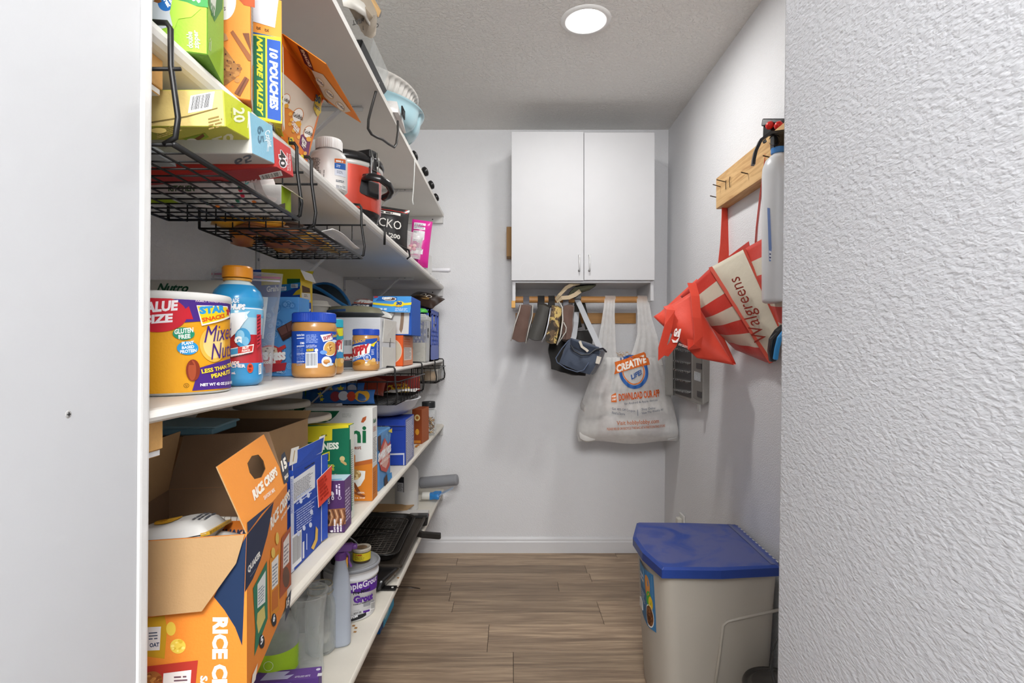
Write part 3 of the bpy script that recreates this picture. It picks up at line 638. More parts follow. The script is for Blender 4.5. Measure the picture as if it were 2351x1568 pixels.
# --- two white cereal boxes
def white_cereal(label, corner):
    t = carton('cereal_box', label, 'box', corner, .192, .06, .268, '#dcdbd7', group='white cereal boxes')
    A = Art(plane_fn((-.192,0,0), (1,0,0), (0,0,1)))
    A.poly([(.2,25.9),(.2,22.6),(5.6,22.6),(7.2,23.2),(8.6,24.4),(9.8,25.9)], '#12603f').text('25% MORE', 3.9, 23.4, 5.6, .8, '#e9efe6', bold=.04).text('Some Food You LOVE', 3.6, 25.2, 5.6, .45, '#e9efe6').text('Now with over', 3.6, 24.5, 3.4, .35, '#e9efe6')
    A.fine(10.5, 24, 3.2, 1.2, 3, '#b7b8b3').text('Kashi', 10.2, 19.2, 14.5, 5.2, '#14663f', bold=.03).poly([(15.9,22.6),(16.6,22.5),(17.3,23.3),(17.5,24.4),(16.4,23.9)], '#b3582b')
    A.text('Autumn Harvest', 10.5, 15.4, 11, 1.1, '#8a3f26', bold=.02)
    A.poly([(0,0),(19.2,0),(19.2,11.6),(15,10.9),(10,9.2),(0,8.2)], '#cf7a24').poly([(6,9.5),(19.2,12.1),(19.2,10.8),(14,9.9),(6,7.6)], '#b4602a').poly([(10.2,10.9),(14.3,10.6),(14.3,13.1),(13.4,14),(10.2,14.2)], '#c4762e').text('FIBER', 12.4, 12.6, 3.2, .8, '#f6ead8', bold=.05).text('TO SATISFY', 12.4, 11.5, 3.2, .35, '#f6ead8')
    A.poly([(9.2,9.2),(17.2,8.6),(17,6.4),(15.8,4.4),(13.6,3.3),(11.4,3.2),(9,4.6)], '#e4e2dd').ell(12.9, 7.6, 3.1, 1.7, '#b08a52').blobs(12.9, 7.7, 2.8, 1.6, ['#8a6636','#c9a468','#e0c48c'], 26, .42)
    A.poly([(9.6,4.0),(10.2,4.4),(17.3,1.5),(16.8,.9)], '#8c4a22').poly([(13.4,5),(14.2,5.4),(15.9,2.4),(15,2)], '#7a3d1c').text('CEREAL', 16, 2.4, 2, .45, '#f6ead8').text('NET WT 16 OZ', 13.4, .9, 7.5, .4, '#f6ead8').build('front_print', t)
    A = Art(plane_fn((0,0,0), (0,1,0), (0,0,1)))
    A.text('Kashi', 2.6, 22.8, 3.4, 1.3, '#14663f', bold=.03).fine(1, 19.6, 3.6, 1.6, 4, '#b3582b').rect(.7, 10.4, 5.3, 18.2, '#e9e8e4').fine(1, 10.8, 4, 7.2, 16, '#44443f').rect(0, 0, 6, 9.4, '#cf7a24').fine(1, 1.5, 3.5, 6.5, 10, '#a8591a').build('side_print', t)
    A = Art(plane_fn((-.192,0,.268), (1,0,0), (0,1,0))); A.text('Kashi', 2.5, 4.8, 3, 1, '#3a3f38').fine(7, 3.4, 7, 1, 1, '#b3473a').build('top_print', t)
    return t
t = white_cereal('white cereal box with orange bowl picture, nearest the shelf edge', (-.3985, 1.5545, S4+.001)); t.rotation_euler.z = .02
white_cereal('white cereal box farther back against the wall, half behind the steel brace', (-.53, 1.64, S4+.001))
# --- cocoa box, big blue box, brown cereal, jar, white bowl
def cocoa_front(A, s=1):
    for q in range(26):
        x, y = A.rnd.uniform(.6, A.W-.6), A.rnd.uniform(.6, A.H-.6); r = A.rnd.uniform(.7, 1.3)
        A.ring(x, y, r, r, .16, '#7db0d8', 16); A.ring(x, y, r*.55, r*.55, .14, '#8fc0e2', 12)
t = carton('cocoa_box', 'light blue hot cocoa box facing the aisle on the cereal shelf', 'box', (-.4045, 1.658, S4+.001), .08, .152, .176, '#5d93c9')
A = face(t, 'right'); A.W, A.H = 15.2, 17.6; cocoa_front(A)
A.pp([(881,1005),(889,1020),(894,1012),(893,1040),(893,1068),(885,1084),(873,1080),(868,1060),(871,1030)], '#c4544a').pp([(883,1012),(890,1030),(890,1060),(884,1075),(875,1070),(873,1040)], '#dba99c')
A.tq('SWISS MISS', (866,1062), (896,1036), (866,1042), '#f4f4f4', .07).tq('MILK CHOCOLATE', (871,1069), (893,1050), (871,1062), '#f6e6e0', .04)
A.pp([(865,1002),(872,999),(873,1030),(866,1036)], '#4a3028').pp([(889,990),(898,983),(898,994)], '#e6cf3c').pp([(880,1098),(886,1088),(889,1108),(884,1118),(881,1117)], '#4a3028').pp([(887,1088),(897,1084),(898,1096),(888,1106)], '#3f8fcf').build('side_print', t)
t = carton('cracker_box', 'deep blue cracker box farther along the cereal shelf', 'box', (-.394, 2.0225, S4+.001), .15, .172, .171, '#173a9c', sides={'right': '#8f92b4'})
A = face(t, 'front'); A.pp([(865,1042),(928,1040),(928,1044),(870,1045.5)], '#c8cbd6').pp([(926,1040),(928.5,1040),(928.5,1068),(926,1068)], '#c8cbd6').pp([(860,988),(926,987),(926,988.5),(860,990)], '#0f2c80').pp([(862,968),(892,968),(892,981),(862,981)], '#c9c5bc').tq('1 JUL 26', (866,975), (889,975), (866,970), '#3f3f3f', .03).fq((866,980), (889,980), (866,976.5), 1, '#444444'); A.build('front_print', t)
A = face(t, 'right'); A.fine(1, 1, 15, 15, 22, '#d5d6e2').rect(.4, .3, 3.6, 9, '#c9cad8').fine(.6, .6, 2.8, 8, 14, '#4a4d66').build('side_print', t)
flap(t, [(-.15,-.002,.171),(0,-.002,.171),(0,-.014,.150),(-.15,-.014,.150)][::-1], paper('#173a9c'), white_board, 'front_flap')
t = carton('cereal_box', 'slim brown cereal box beside the glass jar of granola', 'box', (-.408, 2.47, S4+.001), .045, .13, .158, '#8c3f17', rz=-.1, sides={'right': '#a9551c'})
A = face(t, 'front'); A.ell(2.4, 12, 1.3, 1.5, '#e8cf8e').ell(2.4, 12, .7, .8, '#b06a22').ell(2.4, 5.5, .9, 1.4, '#d8962e').rect(.5, .4, 4, 1.6, '#c77e2c').build('front_print', t)
glass = film('#dfe4e2', .07, .05, .1)
t = thing('granola_jar', 'square glass jar of granola with black lid at the shelf end', 'jar', (-.417, 2.735, S4+.001))
b = B(); b.box((-.036,-.036,0), (.036,.036,.128), glass); b.build('glass_body', t, bevel=.01, seg=3, smooth=False)
b = B(); b.lathe([(.029,.128),(.031,.135),(.031,.140)], glass, 24); b.lathe([(0,.168),(.032,.168),(.034,.165),(.034,.138),(.031,.137)], plast('#26282a'), 30); b.build('black_lid', t)
b = B(); rr = random.Random(4)
for i in range(300):
    x, y, z = rr.uniform(-.031,.031), rr.uniform(-.031,.031), .003+.085*rr.random()**.8
    r = .004; q = V((rr.uniform(-1,1), rr.uniform(-1,1), rr.uniform(-1,1))).normalized()*r; s_ = q.orthogonal().normalized()*r*.8; u_ = q.cross(s_).normalized()*r*.5
    c = V((x,y,z)); b.add([c+q, c+s_, c-q, c-s_, c+u_, c-u_], [(0,1,4),(1,2,4),(2,3,4),(3,0,4),(1,0,5),(2,1,5),(3,2,5),(0,3,5)], M(rr.choice(['#b8862f','#6b431f','#8f5f2c','#d2a24a','#3f2a18']), .7, name='granola'))
o = b.build('granola', t); o['kind'] = 'stuff'
t = thing('plastic_bowl', 'big white translucent bowl on the blue cracker box under the wire basket', 'bowl', (-.505, 2.16, S4+.175))
wp = M('#dcdde0', .3, var=.03, trans=.15, name='milky_plastic'); b = B(); b.lathe([(0,0),(.06,0),(.09,.008),(.118,.03),(.134,.06),(.142,.064),(.142,.068),(.131,.066),(.115,.034),(.085,.012),(0,.004)], wp, 44); b.build('bowl', t, smooth=True)
t.scale = (1, 1.25, 1)
b = B(); rr = random.Random(5)
for q in ((955.5,1027),(957,1024.5),(948,1031),(960,1023)):
    y = (EYE-S4)*F/(q[1]-798); p = at(q[0], q[1], y); soft(b, [V((p.x+dx*.006, p.y+dy*.006, S4+.001+dz*.004)) for dz in (0,1) for dx, dy in ((-1,-1),(1,-1),(1,1),(-1,1))], M('#b9752f', .8, name='crumb'), 2, .5)
tag(b.build('cracker_crumbs'), 'few orange crumbs on the cereal shelf beside the brown box', 'crumbs', None, 'stuff')
# --- two colourful snack bags lying on the white cereal boxes
def colour_bag(label, loc, rot, W, H, T, col, seed, dec):
    t = thing('snack_bag', label, 'snack bag', loc, rot=rot, group='colourful bags behind the basket'); b = B(); pouch(b, W, H, T, M(col, .22, var=.08, name='foil_film'), .006, 20, seed); b.build('wrapper', t, smooth=True)
    a = pouch_art(W, H, T, .006, 20, seed); dec(a); a.build('printed_front', t)
colour_bag('blue and green candy bag leaning behind the white cereal boxes', (-.585, 1.78, 1.005), (math.radians(-12), 0, .25), .2, .062, .04, '#1f63ad', 5, lambda a: a.ell(3.4, 3, 2.6, 3, '#3a7a34').ell(7, 4, 2, 1.4, '#b5764a').ell(8.6, 3, 1.4, 2, '#d9c064').ell(7.4, 4.4, 1.2, .8, '#6a3220').star(12.4, 3.9, 1.3, '#e6d83a', 6, .5).star(13, 1.9, 1.1, '#e6d83a', 5, .5).ell(16, 3.5, 1.8, 2, '#b8b9c0'))
colour_bag('blue and yellow candy bag with red patch behind the nearer white cereal box', (-.53, 1.70, 1.006), (math.radians(-14), 0, .1), .2, .045, .035, '#2a5fa0', 6, lambda a: a.star(3.2, 2.8, 1.1, '#e6d83a', 6, .5).star(3.8, 1.3, .8, '#e6d83a', 5, .5).ell(8, 2.2, 1.6, 1.6, '#8a2f3a').ell(10.5, 2.4, 1.6, 1.5, '#cdd0d6').ell(13, 2.2, 1.4, 1.5, '#c24028').ell(16.4, 2.3, 2.4, 1.9, '#e0a52a'))
# ================================================================== shelf three: jars, bottle, boxes
Z3 = S3+.001
# --- mixed nuts can
t = thing('nut_can', 'large yellow mixed nuts can at the near end of the eye-level shelf', 'can', (-.516, .818, Z3)); R, H = .081, .146
b = B(); b.lathe([(0,0),(R-.002,0),(R,.002),(R,.0035)], M('#c9c9c6', .3, metal=.8), 64); b.build('metal_rim', t, smooth=True)
b = B(); b.lathe([(R-.0005,.0035),(R-.0005,H-.008)], paper('#eea81c'), 72); b.build('body', t, smooth=True)
b = B(); b.lathe([(R,H-.012),(R+.0015,H-.0105),(R+.0015,H-.002),(R,H),(R-.006,H),(R-.008,H-.004),(0,H-.004)], plast('#e6e4df', .4), 72); b.build('plastic_lid', t, smooth=True)
A = CArt(t, R, H, n=26)
def arc_rect(A, pts, h, n=14):      # quads between two px curves, so that big fields hug the round side
    lo, hi = pts; o = []
    for (a, b_) in zip(lo, hi): o += [A.P(*a), A.P(*b_)]
    A.put(o, [(2*i, 2*i+2, 2*i+3, 2*i+1) for i in range(len(lo)-1)], h)
def lerp_pts(a, b_, n): return [(a[0]+(b_[0]-a[0])*i/n, a[1]+(b_[1]-a[1])*i/n) for i in range(n+1)]
arc_rect(A, (lerp_pts((412,741),(527,733),10), lerp_pts((385,675),(529.5,686),10)), '#4c2a86')
arc_rect(A, (lerp_pts((441,897),(529.5,890),10), lerp_pts((456,845),(528,823),10)), '#4c2a86')
for q, (a, b_, cl) in enumerate(((46, 48, '#f3c04e'), (36, 38, '#f8d88c'))):
    A.ell(*A.P(492,790), a*.052, b_*.055, cl, 40)
arc_rect(A, (lerp_pts((320,752),(414,735),10), lerp_pts((320,690),(414,705),10)), '#cf2333')
A.ell(*A.P(360,721), 3.6, 2.5, '#cf2333', 36).pp([(405,733),(443,733),(433,703),(421,713),(412,702)], '#cf2333')
A.tq('VALUE', (316,721), (407,713), (318,696), '#f7eef0', .05).tq('SIZE', (331,745), (396,740), (332,724), '#f7eef0', .05)
A.ell(*A.P(422,766), 1.35, .88, '#27966f', 24).tq('GLUTEN', (400,768), (443,763), (400,756), '#eef5ee', .04).tq('FREE', (410,779), (437,776), (409,769), '#eef5ee', .04)
A.ell(*A.P(431,799), 1.35, .95, '#2e9bd8', 24).tq('PLANT', (417,793), (444,790), (417,785), '#eef5fa', .04).tq('BASED', (417,802), (445,799), (417,795), '#eef5fa', .04).tq('PROTEIN', (413,812), (450,808), (413,804), '#eef5fa', .04)
A.pp([(450,701),(520,703),(527,727),(462,748)], '#f6f1e6').pp([(452,703),(518,705),(524,725),(464,744)], '#f2d21e')
A.tq('STAR', (457,722), (514,717), (455,704), '#2f9bd6', .07).tq('SNACKS', (463,740), (514,729), (461,730), '#e0551f', .05).star(*A.P(521,716), .85, '#c22638')
A.tq('FAMILY OWNED SINCE 1991', (448,693.5), (521,697), (448,689), '#e6cfe0', .02)
A.tq('Mixed', (467,787), (528,776), (468,749), '#46257d', .0, .25).tq('Nuts', (483,826), (527,817), (481,789), '#46257d', .0, .25)
A.tq('LESS THAN 75%', (462,858), (527,841), (460,848), '#f6d93a', .04).tq('PEANUTS', (484,869), (525,857), (482,859), '#f6d93a', .04)
A.pe(442, 850, 16, 25, '#8d3620').pe(440, 850, 9, 23, '#b0512f').pp([(433,838),(437,826),(445,838)], '#8d3620')
A.tq('NET WT 42 OZ (2 LB 10 OZ)', (458,889), (529,882), (458,880), '#f4eef6', .05).ring(*A.P(427,885), .33, .33, .05, '#3a2a12').tq('U', (425,888), (429,888), (425,882), '#3a2a12', .02)
A.build('printed_label', t)
# --- white bag of dog treats behind it
t = thing('treat_bag', 'white pouch with dark green lettering lying behind the nut can', 'pouch', (-.655, 1.06, Z3), rot=(math.radians(-8), 0, .05))
b = B(); pouch(b, .2, .205, .07, M('#d6d2c6', .4, name='foil_film'), .003, 16, 8, seal=.04); b.build('wrapper', t, smooth=True)
a = pouch_art(.2, .205, .07, .003, 16, 8, .04); a.text('Nutro', 9.6, 18.1, 6, 2, '#1d5138', bold=.03, shear=.1)
a.poly([(8.2,16.9),(9.5,16.4),(11.5,16.7),(13,16.3),(13.1,15.3),(12.4,15.9),(10.6,15.9),(9.2,15.7)], '#1d5138').text('MAX', 14.5, 15.2, 2.4, 1, '#222222', bold=.04).build('printed_front', t)
# --- sports drink bottle
t = thing('drink_bottle', 'blue and red sports drink bottle with orange cap beside the nut can', 'bottle', (-.492, .972, Z3)); r = .0425
prof = [(0,.001),(.034,0),(.0405,.006),(r,.014),(r,.04),(.0405,.055),(.0395,.075),(.0395,.09),(.041,.105),(r,.12),(r,.135),(.041,.137),(.041,.14),(r,.142),(.0425,.155),(.038,.168),(.029,.178),(.0215,.184),(.0205,.19)]
cl = ['#3a8fc4']*3+['#3a8fc4','#b72f37','#b72f37','#b72f37','#a9cfe0','#a9cfe0','#6fb6d8','#e3e6e8','#3a9bcf','#3a9bcf','#3a9bcf','#2f96cf','#2f96cf','#cfe0e2','#cfe0e2']
b = B(); b.lathe(prof, None, 44, mats=[M(c, .18, var=.05, name='shrink_sleeve') for c in cl]); b.build('bottle', t, smooth=True)
b = B(); b.lathe([(.0205,.186),(.0235,.186),(.0235,.190)], M('#d99a3a', .4), 40); b.lathe([(.0245,.1915),(.0252,.193),(.0252,.209),(.0235,.212),(0,.212)], plast('#ea9420'), 48); b.build('orange_cap', t)
A = CArt(t, .0432, .2, n=14)
A.pp([(524,720),(564,716),(569,729),(559,741),(548,758),(530,775)], '#e9edf0').pp([(562,716),(574,714),(562,728),(570,729),(562,733)], '#cfe6f2')
A.tq('THUNDERADE', (500,701), (549,695), (500,690), '#e9f1f6', .03).tq('CATCHUPS', (497,712), (563,712), (497,698), '#e6e9ec', .07, .15)
A.pe(557, 775, 18, 22, '#3f93c4').pe(552, 770, 9, 12, '#8cc4e2').pe(563, 783, 8, 10, '#7ab8da').tq('G', (538,790), (555,790), (538,772), '#f0f4f6', .08)
A.pp([(530,800),(582,790),(580,808),(530,820)], '#e8e8e6').pp([(546,797),(580,793),(578,806),(546,812)], '#c8392f').tq('FRUIT', (556,803), (571,800), (556,797), '#f2e6e0', .05).tq('PUNCH', (555,809), (573,806), (555,804), '#f2e6e0', .05).pp([(530,802),(546,799),(546,812),(530,815)], '#3f93c4').tq('ICONIC FLAVORS IN 1', (530,823), (577,812), (530,819), '#33363b', .02)
A.tq('GATORADE', (505,837), (549,837), (505,829), '#f2e6e4', .06).tq('QUENCHER', (500,845), (563,845), (500,836), '#f2e6e4', .04).tq('828 mL', (520,859), (541,859), (520,853), '#f2e6e4', .03)
A.pe(573.5, 845, 7, 11, '#cf4a2c').tq('80', (570,844), (577,844), (570,838), '#5a1512', .04).fq((569,853), (578,853), (569,846), 3, '#5a1512')
A.pp([(588,722),(597,722),(597,790),(588,800)], '#c02f3c').fq((589,795), (596,790), (589,725), 9, '#6a1520').pp([(592,836),(598,834),(598,858),(592,860)], '#e2e4e6').fq((593,857), (597,855), (593,838), 6, '#4a4d52').build('printed_sleeve', t)
# --- zip bag of papers
t = thing('zip_bag', 'crumpled clear zip bag standing between the drink bottle and cocoa box', 'plastic bag', (-.562, 1.10, Z3), rot=(math.radians(-3), math.radians(5), -.1))
b = B(); pouch(b, .155, .225, .045, film('#e4e6ea', .08, .18, .3), .011, 13, 3, 26, .03); b.build('film', t, smooth=True)
b = B(); b.strap([(-.074,-.004,.213),(-.03,-.006,.216),(.03,-.004,.214),(.074,-.003,.216)], (0,0,1), .004, .002, M('#b05a72', .4)); b.strap([(-.074,-.004,.206),(.074,-.003,.209)], (0,0,1), .003, .002, M('#d8d4da', .4)); b.build('zip_strip', t)
b = B(); b.box((-.02,-.001,.09), (.05,.001,.175), M('#cfdbe2', .6, name='paper')); b.box((-.055,.003,.02), (.03,.0045,.13), M('#dfe2e6', .6, name='paper')); b.build('folded_paper', t)
b = B(); 
for q in range(9):
    x, z = random.uniform(-.04,.055), random.uniform(.01,.11); b.lathe([(0,-.009),(.008,-.005),(.011,0),(.008,.006),(0,.009)], M('#c6cbd2', .2, trans=.5, var=0, name='clear_plastic'), 10, (x, random.uniform(-.008,.012), z))
b.build('clear_trinkets', t)
# --- cocoa box on shelf three
t = carton('cocoa_box', 'light blue hot cocoa box facing the room on the eye-level shelf', 'box', (-.4988, 1.268, Z3), .142, .075, .186, '#4f8fcb', rz=.03)
A = face(t, 'front'); A.W, A.H = 14.2, 18.6
for q in range(42):
    x, y = A.rnd.uniform(3, 13.4), A.rnd.uniform(.8, 17); r = A.rnd.uniform(.6, 1.05); A.ring(x, y, r, r, .13, A.rnd.choice(['#7fb4e0','#3a76b4']), 18); A.ring(x, y, r*.5, r*.5, .12, '#7fb4e0', 12)
A.pp([(637,755),(677,733),(684,760),(650,781)], '#4a2c28').pp([(639,755),(657,746),(662,763),(648,770)], '#6a4640').pp([(659,744),(676,735),(680,751),(664,762)], '#6a4640').pp([(648,778),(684,757),(684,764),(652,783)], '#38201c')
A.pe(622, 818, 30, 26, '#c23a38').pe(620, 808, 26, 12, '#d8c0a4').pp([(637,800),(656,791),(659,797),(640,810)], '#c23a38').pp([(610,838),(660,832),(656,850),(612,856)], '#a82c34')
for q in ((612,806),(622,811),(630,805),(616,800)): A.pe(q[0], q[1], 2.5, 2, '#5a3424')
A.tq('SWISS', (560,826), (618,827), (560,807), '#f4f2ee', .08).tq('MISS', (621,829), (658,826), (621,810), '#f4f2ee', .08).tq('Chocolate', (590,837), (635,834), (590,828), '#f2ece4', .05).fq((637,856), (652,856), (637,852), 2, '#cfe0f0').build('front_print', t)
# --- yellow and blue graham cereal box behind
t = carton('cereal_box', 'yellow and blue graham cereal box behind the cocoa box', 'box', (-.566, 1.45, Z3), .19, .09, .276, '#1d4aa0', sides={'top': None, 'right': '#e6c52c'})
A = face(t, 'front'); A.pp([(600,618),(690,618),(690,651),(600,655)], '#c9b41e').pp([(659,640),(689,640),(689,650),(659,652)], '#1c5a34').pp([(640,655),(690,648),(690,656),(660,668),(640,672)], '#2c86c4').tq('Grahams', (612,671), (658,667), (612,657), '#f0f2f4', .04).pp([(668,652),(684,652),(684,661),(668,661)], '#dfe3e8').fq((669,660), (683,660), (669,653), 2, '#33353b').pp([(680,668),(690,662),(690,676),(672,678)], '#d8b92a').build('front_print', t)
A = face(t, 'right'); A.pp([(693,655),(711,662),(712,672),(694,672)], '#5a3d24').pp([(692,672),(712,674),(713,692),(692,693)], '#e4e0d4').fq((698,682), (707,683), (698,675), 2, '#6a5a2c').pp([(691,693),(714,695),(715,728),(691,728)], '#2450a8').tq('golden', (696,703), (709,703), (696,698), '#e88aa0', .02).tq('grahams', (696,717), (713,718), (696,705), '#f2f2ee', .06).pp([(694,727),(700,716),(712,727)], '#e6c030').build('side_print', t)
flap(t, [(0,.002,.276),(0,.086,.276),(.012,.084,.25),(.012,.004,.25)][::-1], white_board, paper('#e6c52c'), 'side_flap')
flap(t, [(-.19,.09,.276),(0,.09,.276),(0,.10,.286),(-.19,.10,.286)], paper('#cdbb22'), kraftd, 'back_flap')
# --- peanut butter jars
pb = M('#c38d4e', .3, var=.08, vs=30, coat=.4, name='peanut_butter')
def pb_jar(label, x, y, r, H, lid, lab, art, z=Z3):
    t = thing('peanut_butter_jar', label, 'jar', (x, y, z), group='peanut butter jars'); hl = H*.14
    b = B(); b.lathe([(0,0),(r*.86,0),(r*.96,r*.08),(r,r*.2),(r,H*.2),(r*.985,H*.21),(r*.985,H*.72),(r,H*.735),(r,H*.79),(r*.95,H*.84),(r*.93,H*.86)], pb, 48); b.build('jar_body', t, smooth=True)
    b = B(); n = 80; vs = []
    for j in range(n*2):
        rr_ = r*(.985 if j % 2 else .968); a = 2*PI*j/(n*2)
        for z_ in (H*.855, H*.985): vs.append((rr_*math.cos(a), rr_*math.sin(a), z_))
    k = n*2; lm = plast(lid, .4); b.add(vs, [(2*j, 2*((j+1) % k), 2*((j+1) % k)+1, 2*j+1) for j in range(k)], lm)
    b.lathe([(r*.97,H*.985),(r*.93,H),(0,H)], lm, 48); b.lathe([(r*.99,H*.85),(r*.99,H*.868),(r*.96,H*.868)], lm, 48); b.build('ribbed_lid', t)
    b = B(); b.lathe([(r*.994,H*.22),(r*.994,H*.71)], paper(lab), 64); b.build('label', t, smooth=True)
    A = CArt(t, r*.996, H, 4e-4, 14); art(A); A.build('label_print', t); return t
def a1(A):
    A.tq('SKIPPY', (741,782), (763,776), (739,770), '#c2303a', .05)
    A.pp([(735,769),(758,766),(764,779),(742,785)], '#f0efe9'); A.tq('SKIPPY', (743,782), (762,776), (741,773), '#b92a34', .04).tq('Delicious', (763,775), (777,772), (763,768), '#e0c42c', .03)
    A.pp([(683,766),(732,765),(732,789),(683,791)], '#2b56b8').fq((703,788), (731,787), (703,768), 6, '#9fb4e4').tq('Nutrition Facts', (682,772), (699,771), (682,767), '#eef2fb', .04).fq((703,799), (728,797), (703,792), 3, '#c9d4f2')
    for q in range(4): A.pp([(682,776+q*18),(699,775+q*18),(699,777+q*18),(682,778+q*18)], '#eef2fb')
    A.tq('190', (690,791), (699,791), (690,785), '#f4f6fc', .06).fq((682,840), (699,839), (682,797), 12, '#93abe2', .3)
    A.pp([(704,801),(720,800),(720,806),(704,807)], '#e6c52c').fq((705,806), (719,805), (705,801), 2, '#3a3a20').pe(726, 804, 4, 4, '#dfe6f4').bq((702,845), (729,844), (702,809), '#eef2f8')
    A.pe(757, 800, 15.5, 18, '#f2f0ea', 12).pe(757, 800, 13.5, 16, '#d7a75a', 12).blobs(*A.P(757,800), .8, 1.0, ['#b3703a','#ecd49a','#8c4f28','#e4b45c'], 24, .19).pp([(768,785),(773,795),(771,812),(764,818),(769,805)], '#a3222e').pe(749, 830, 11.5, 12, '#e6e9ee').pe(749, 831, 7.5, 5.5, '#b9793c').pe(749, 828, 7, 3, '#d9a565').pe(742, 809, 8, 5, '#6f9ee0').pe(757, 836, 7, 3.5, '#cfe0f4').pe(766, 783, 5, 3, '#cfe0f4').pe(771, 832, 4, 10, '#d7b46a')
pb_jar('large blue-lidded peanut butter jar with nutrition panel, nearest the camera of the three', -.4525, 1.243, .0488, .146, '#1c47b4', '#1f4fb2', a1)
def a2(A):
    A.pp([(772,756),(787,752),(787,771),(778,772)], '#d8d42c'); A.pp([(775,784),(787,778),(787,808),(775,812)], '#f0efe9').tq('SKIPPY', (745,806), (786,802), (745,782), '#c2303a', .06).pe(780, 815, 7, 8, '#3f8fc4').pe(780, 832, 8, 10, '#d9a54c').pe(785, 828, 4, 6, '#e6c48a')
pb_jar('teal-lidded peanut butter jar half hidden behind the large jar', -.4735, 1.375, .0455, .139, '#2ba3b8', '#2f9fb4', a2)
def a3(A):
    A.pp([(809,784),(866,776),(866,790),(809,796)], '#2450a8'); A.tq('SUPER CRUNCHY', (793,793), (840,784), (793,786), '#e8b42c', .05).pp([(846,793),(866,782),(864,786),(861,789),(858,796)], '#e6d22c')
    A.pp([(806,796),(852,789),(848,811),(806,824)], '#f2f0ea').tq('SKIPPY', (803,823), (848,810), (803,801), '#c22a34', .07).pp([(809,824),(849,811),(852,815),(811,831)], '#3f78cc').tq('SUPER CHUNK', (806,833), (838,817), (805,827), '#eef2fb', .04)
    A.pe(843, 821, 8.5, 8, '#f0f2f6').pe(843, 821, 7, 6.8, '#2a5cb8').fq((839,823), (847,822), (839,817), 2, '#e8eefb').pe(843, 825, 4, 2, '#d9a54c').pe(826, 832, 13, 6.5, '#c78a34', -12).pe(820, 835, 9, 4, '#a66a24', -10).pe(850, 831, 6, 5, '#d6a65a').pe(857, 827, 5, 5, '#e2bd7e').pe(856, 834, 6, 4, '#cf9a4c').pe(843, 837, 6, 3, '#e2bd7e')
    A.fq((852,816), (859,814), (852,802), 4, '#cfd8f0').fq((864,836), (868,835), (864,786), 16, '#d6def2')
pb_jar('small blue-lidded crunchy peanut butter jar in front of the white corrugated box', -.429, 1.6, .0392, .1215, '#1c47b4', '#2450b0', a3)
# --- white corrugated box and what lies on it
t = carton('corrugated_box', 'white corrugated box with side flaps behind the small peanut butter jar', 'box', (-.411, 1.70, Z3), .21, .225, .162, '#d5d7da')
A = face(t, 'front'); A.pp([(788,843),(813,842),(840,800),(788,830)], '#c8cacd').bq((789,796), (809,795), (789,780), '#d5d7da').pe(799, 814, 11, 12, '#8f9093').pe(799, 814.5, 10, 11, '#c9cbce').pp([(788,800),(814,799),(814,812),(788,814)], '#d5d7da').pp([(785,813),(812,812),(812,826),(785,828)], '#a8382e').tq('BARBARA', (768,827), (830,824), (768,820), '#e9e4de', .05).pp([(760,845),(840,842),(820,827),(760,829)], '#55575a')
A.build('front_print', t)
wb = M('#d9d7d0', .7, bump=.0006, bs=220, var=.05, name='corrugated_board')
flap(t, [(.0015,.03,.085),(.0015,.2,.085),(.009,.2,.158),(.006,.03,.159)], wb, wb, 'upper_side_flap', .002); flap(t, [(.0015,.02,.004),(.0015,.2,.004),(.004,.2,.065),(.0025,.02,.07)], wb, wb, 'lower_side_flap', .002)
b = B()
for q in range(11): b.box((.0002,.125,.062+q*.0035), (.0032,.135,.0635+q*.0035), ink('#4a4642'))
b.build('torn_teeth', t)
zt = Z3+.163
t = thing('food_tray', 'black oval tray with clear domed lid on the white corrugated box', 'tray', (-.525, 1.79, zt)); b = B()
b.lathe([(0,0),(.085,0),(.1,.012),(.104,.014),(.104,.016),(.097,.016)], plast('#3c3f42'), 40); b.build('black_base', t, smooth=True).scale = (1, .85, 1)
b = B(); b.lathe([(.104,.016),(.1,.019),(.09,.034),(.07,.038),(0,.038)], M('#8c8a70', .25, trans=.35, var=.05, name='clear_lid'), 40); b.build('clear_lid', t, smooth=True).scale = (1, .85, 1)
b = B(); b.strap([(-.1,-.03,.017),(-.06,-.076,.018),(-.02,-.09,.021),(.005,-.091,.022)], (0,0,1), .008, .001, plast('#34507a')); b.build('blue_band', t)
t = thing('foam_tub', 'cream ribbed tub with lid left of the domed tray', 'tub', (-.625, 1.72, zt)); b = B(); n = 48; vs = []
b.lathe([(0,0),(.036,0),(.045,.033)], M('#d2cec0', .5), 40); b.lathe([(.049,.033),(.05,.036),(.049,.039),(.043,.041),(.041,.05),(.038,.052),(0,.052)], M('#dcd8cb', .5), 40); b.build('tub_and_lid', t, smooth=True)
t = thing('pot_holder', 'blue-edged dark woven pot holder curling over the cream tub', 'pot holder', (-.70, 1.95, zt+.02), rot=(math.radians(10), math.radians(10), math.radians(-12))); b = B()
def ins(u, v):
    x = (u-.5)*.25; wv = .045*math.sqrt(max(.02, 1-(2*u-1)**2))*(1+.25*math.sin(3*u)); y = (2*v-1)*wv; return V((x, y, .05+.03*math.sin(PI*u)+.5*y*y/.05))
b.grid(ins, 18, 8, M('#27343a', .9, bump=.002, bs=260, name='dark_mesh')); b.build('woven_pad', t, smooth=True, solid=.003)
b = B(); blue = cloth('#20699f'); b.tube([ins(u, 0) for u in [i/14 for i in range(15)]]+[ins(u, 1) for u in [1-i/14 for i in range(15)]], .006, blue, 7, True); b.build('blue_binding', t, smooth=True)
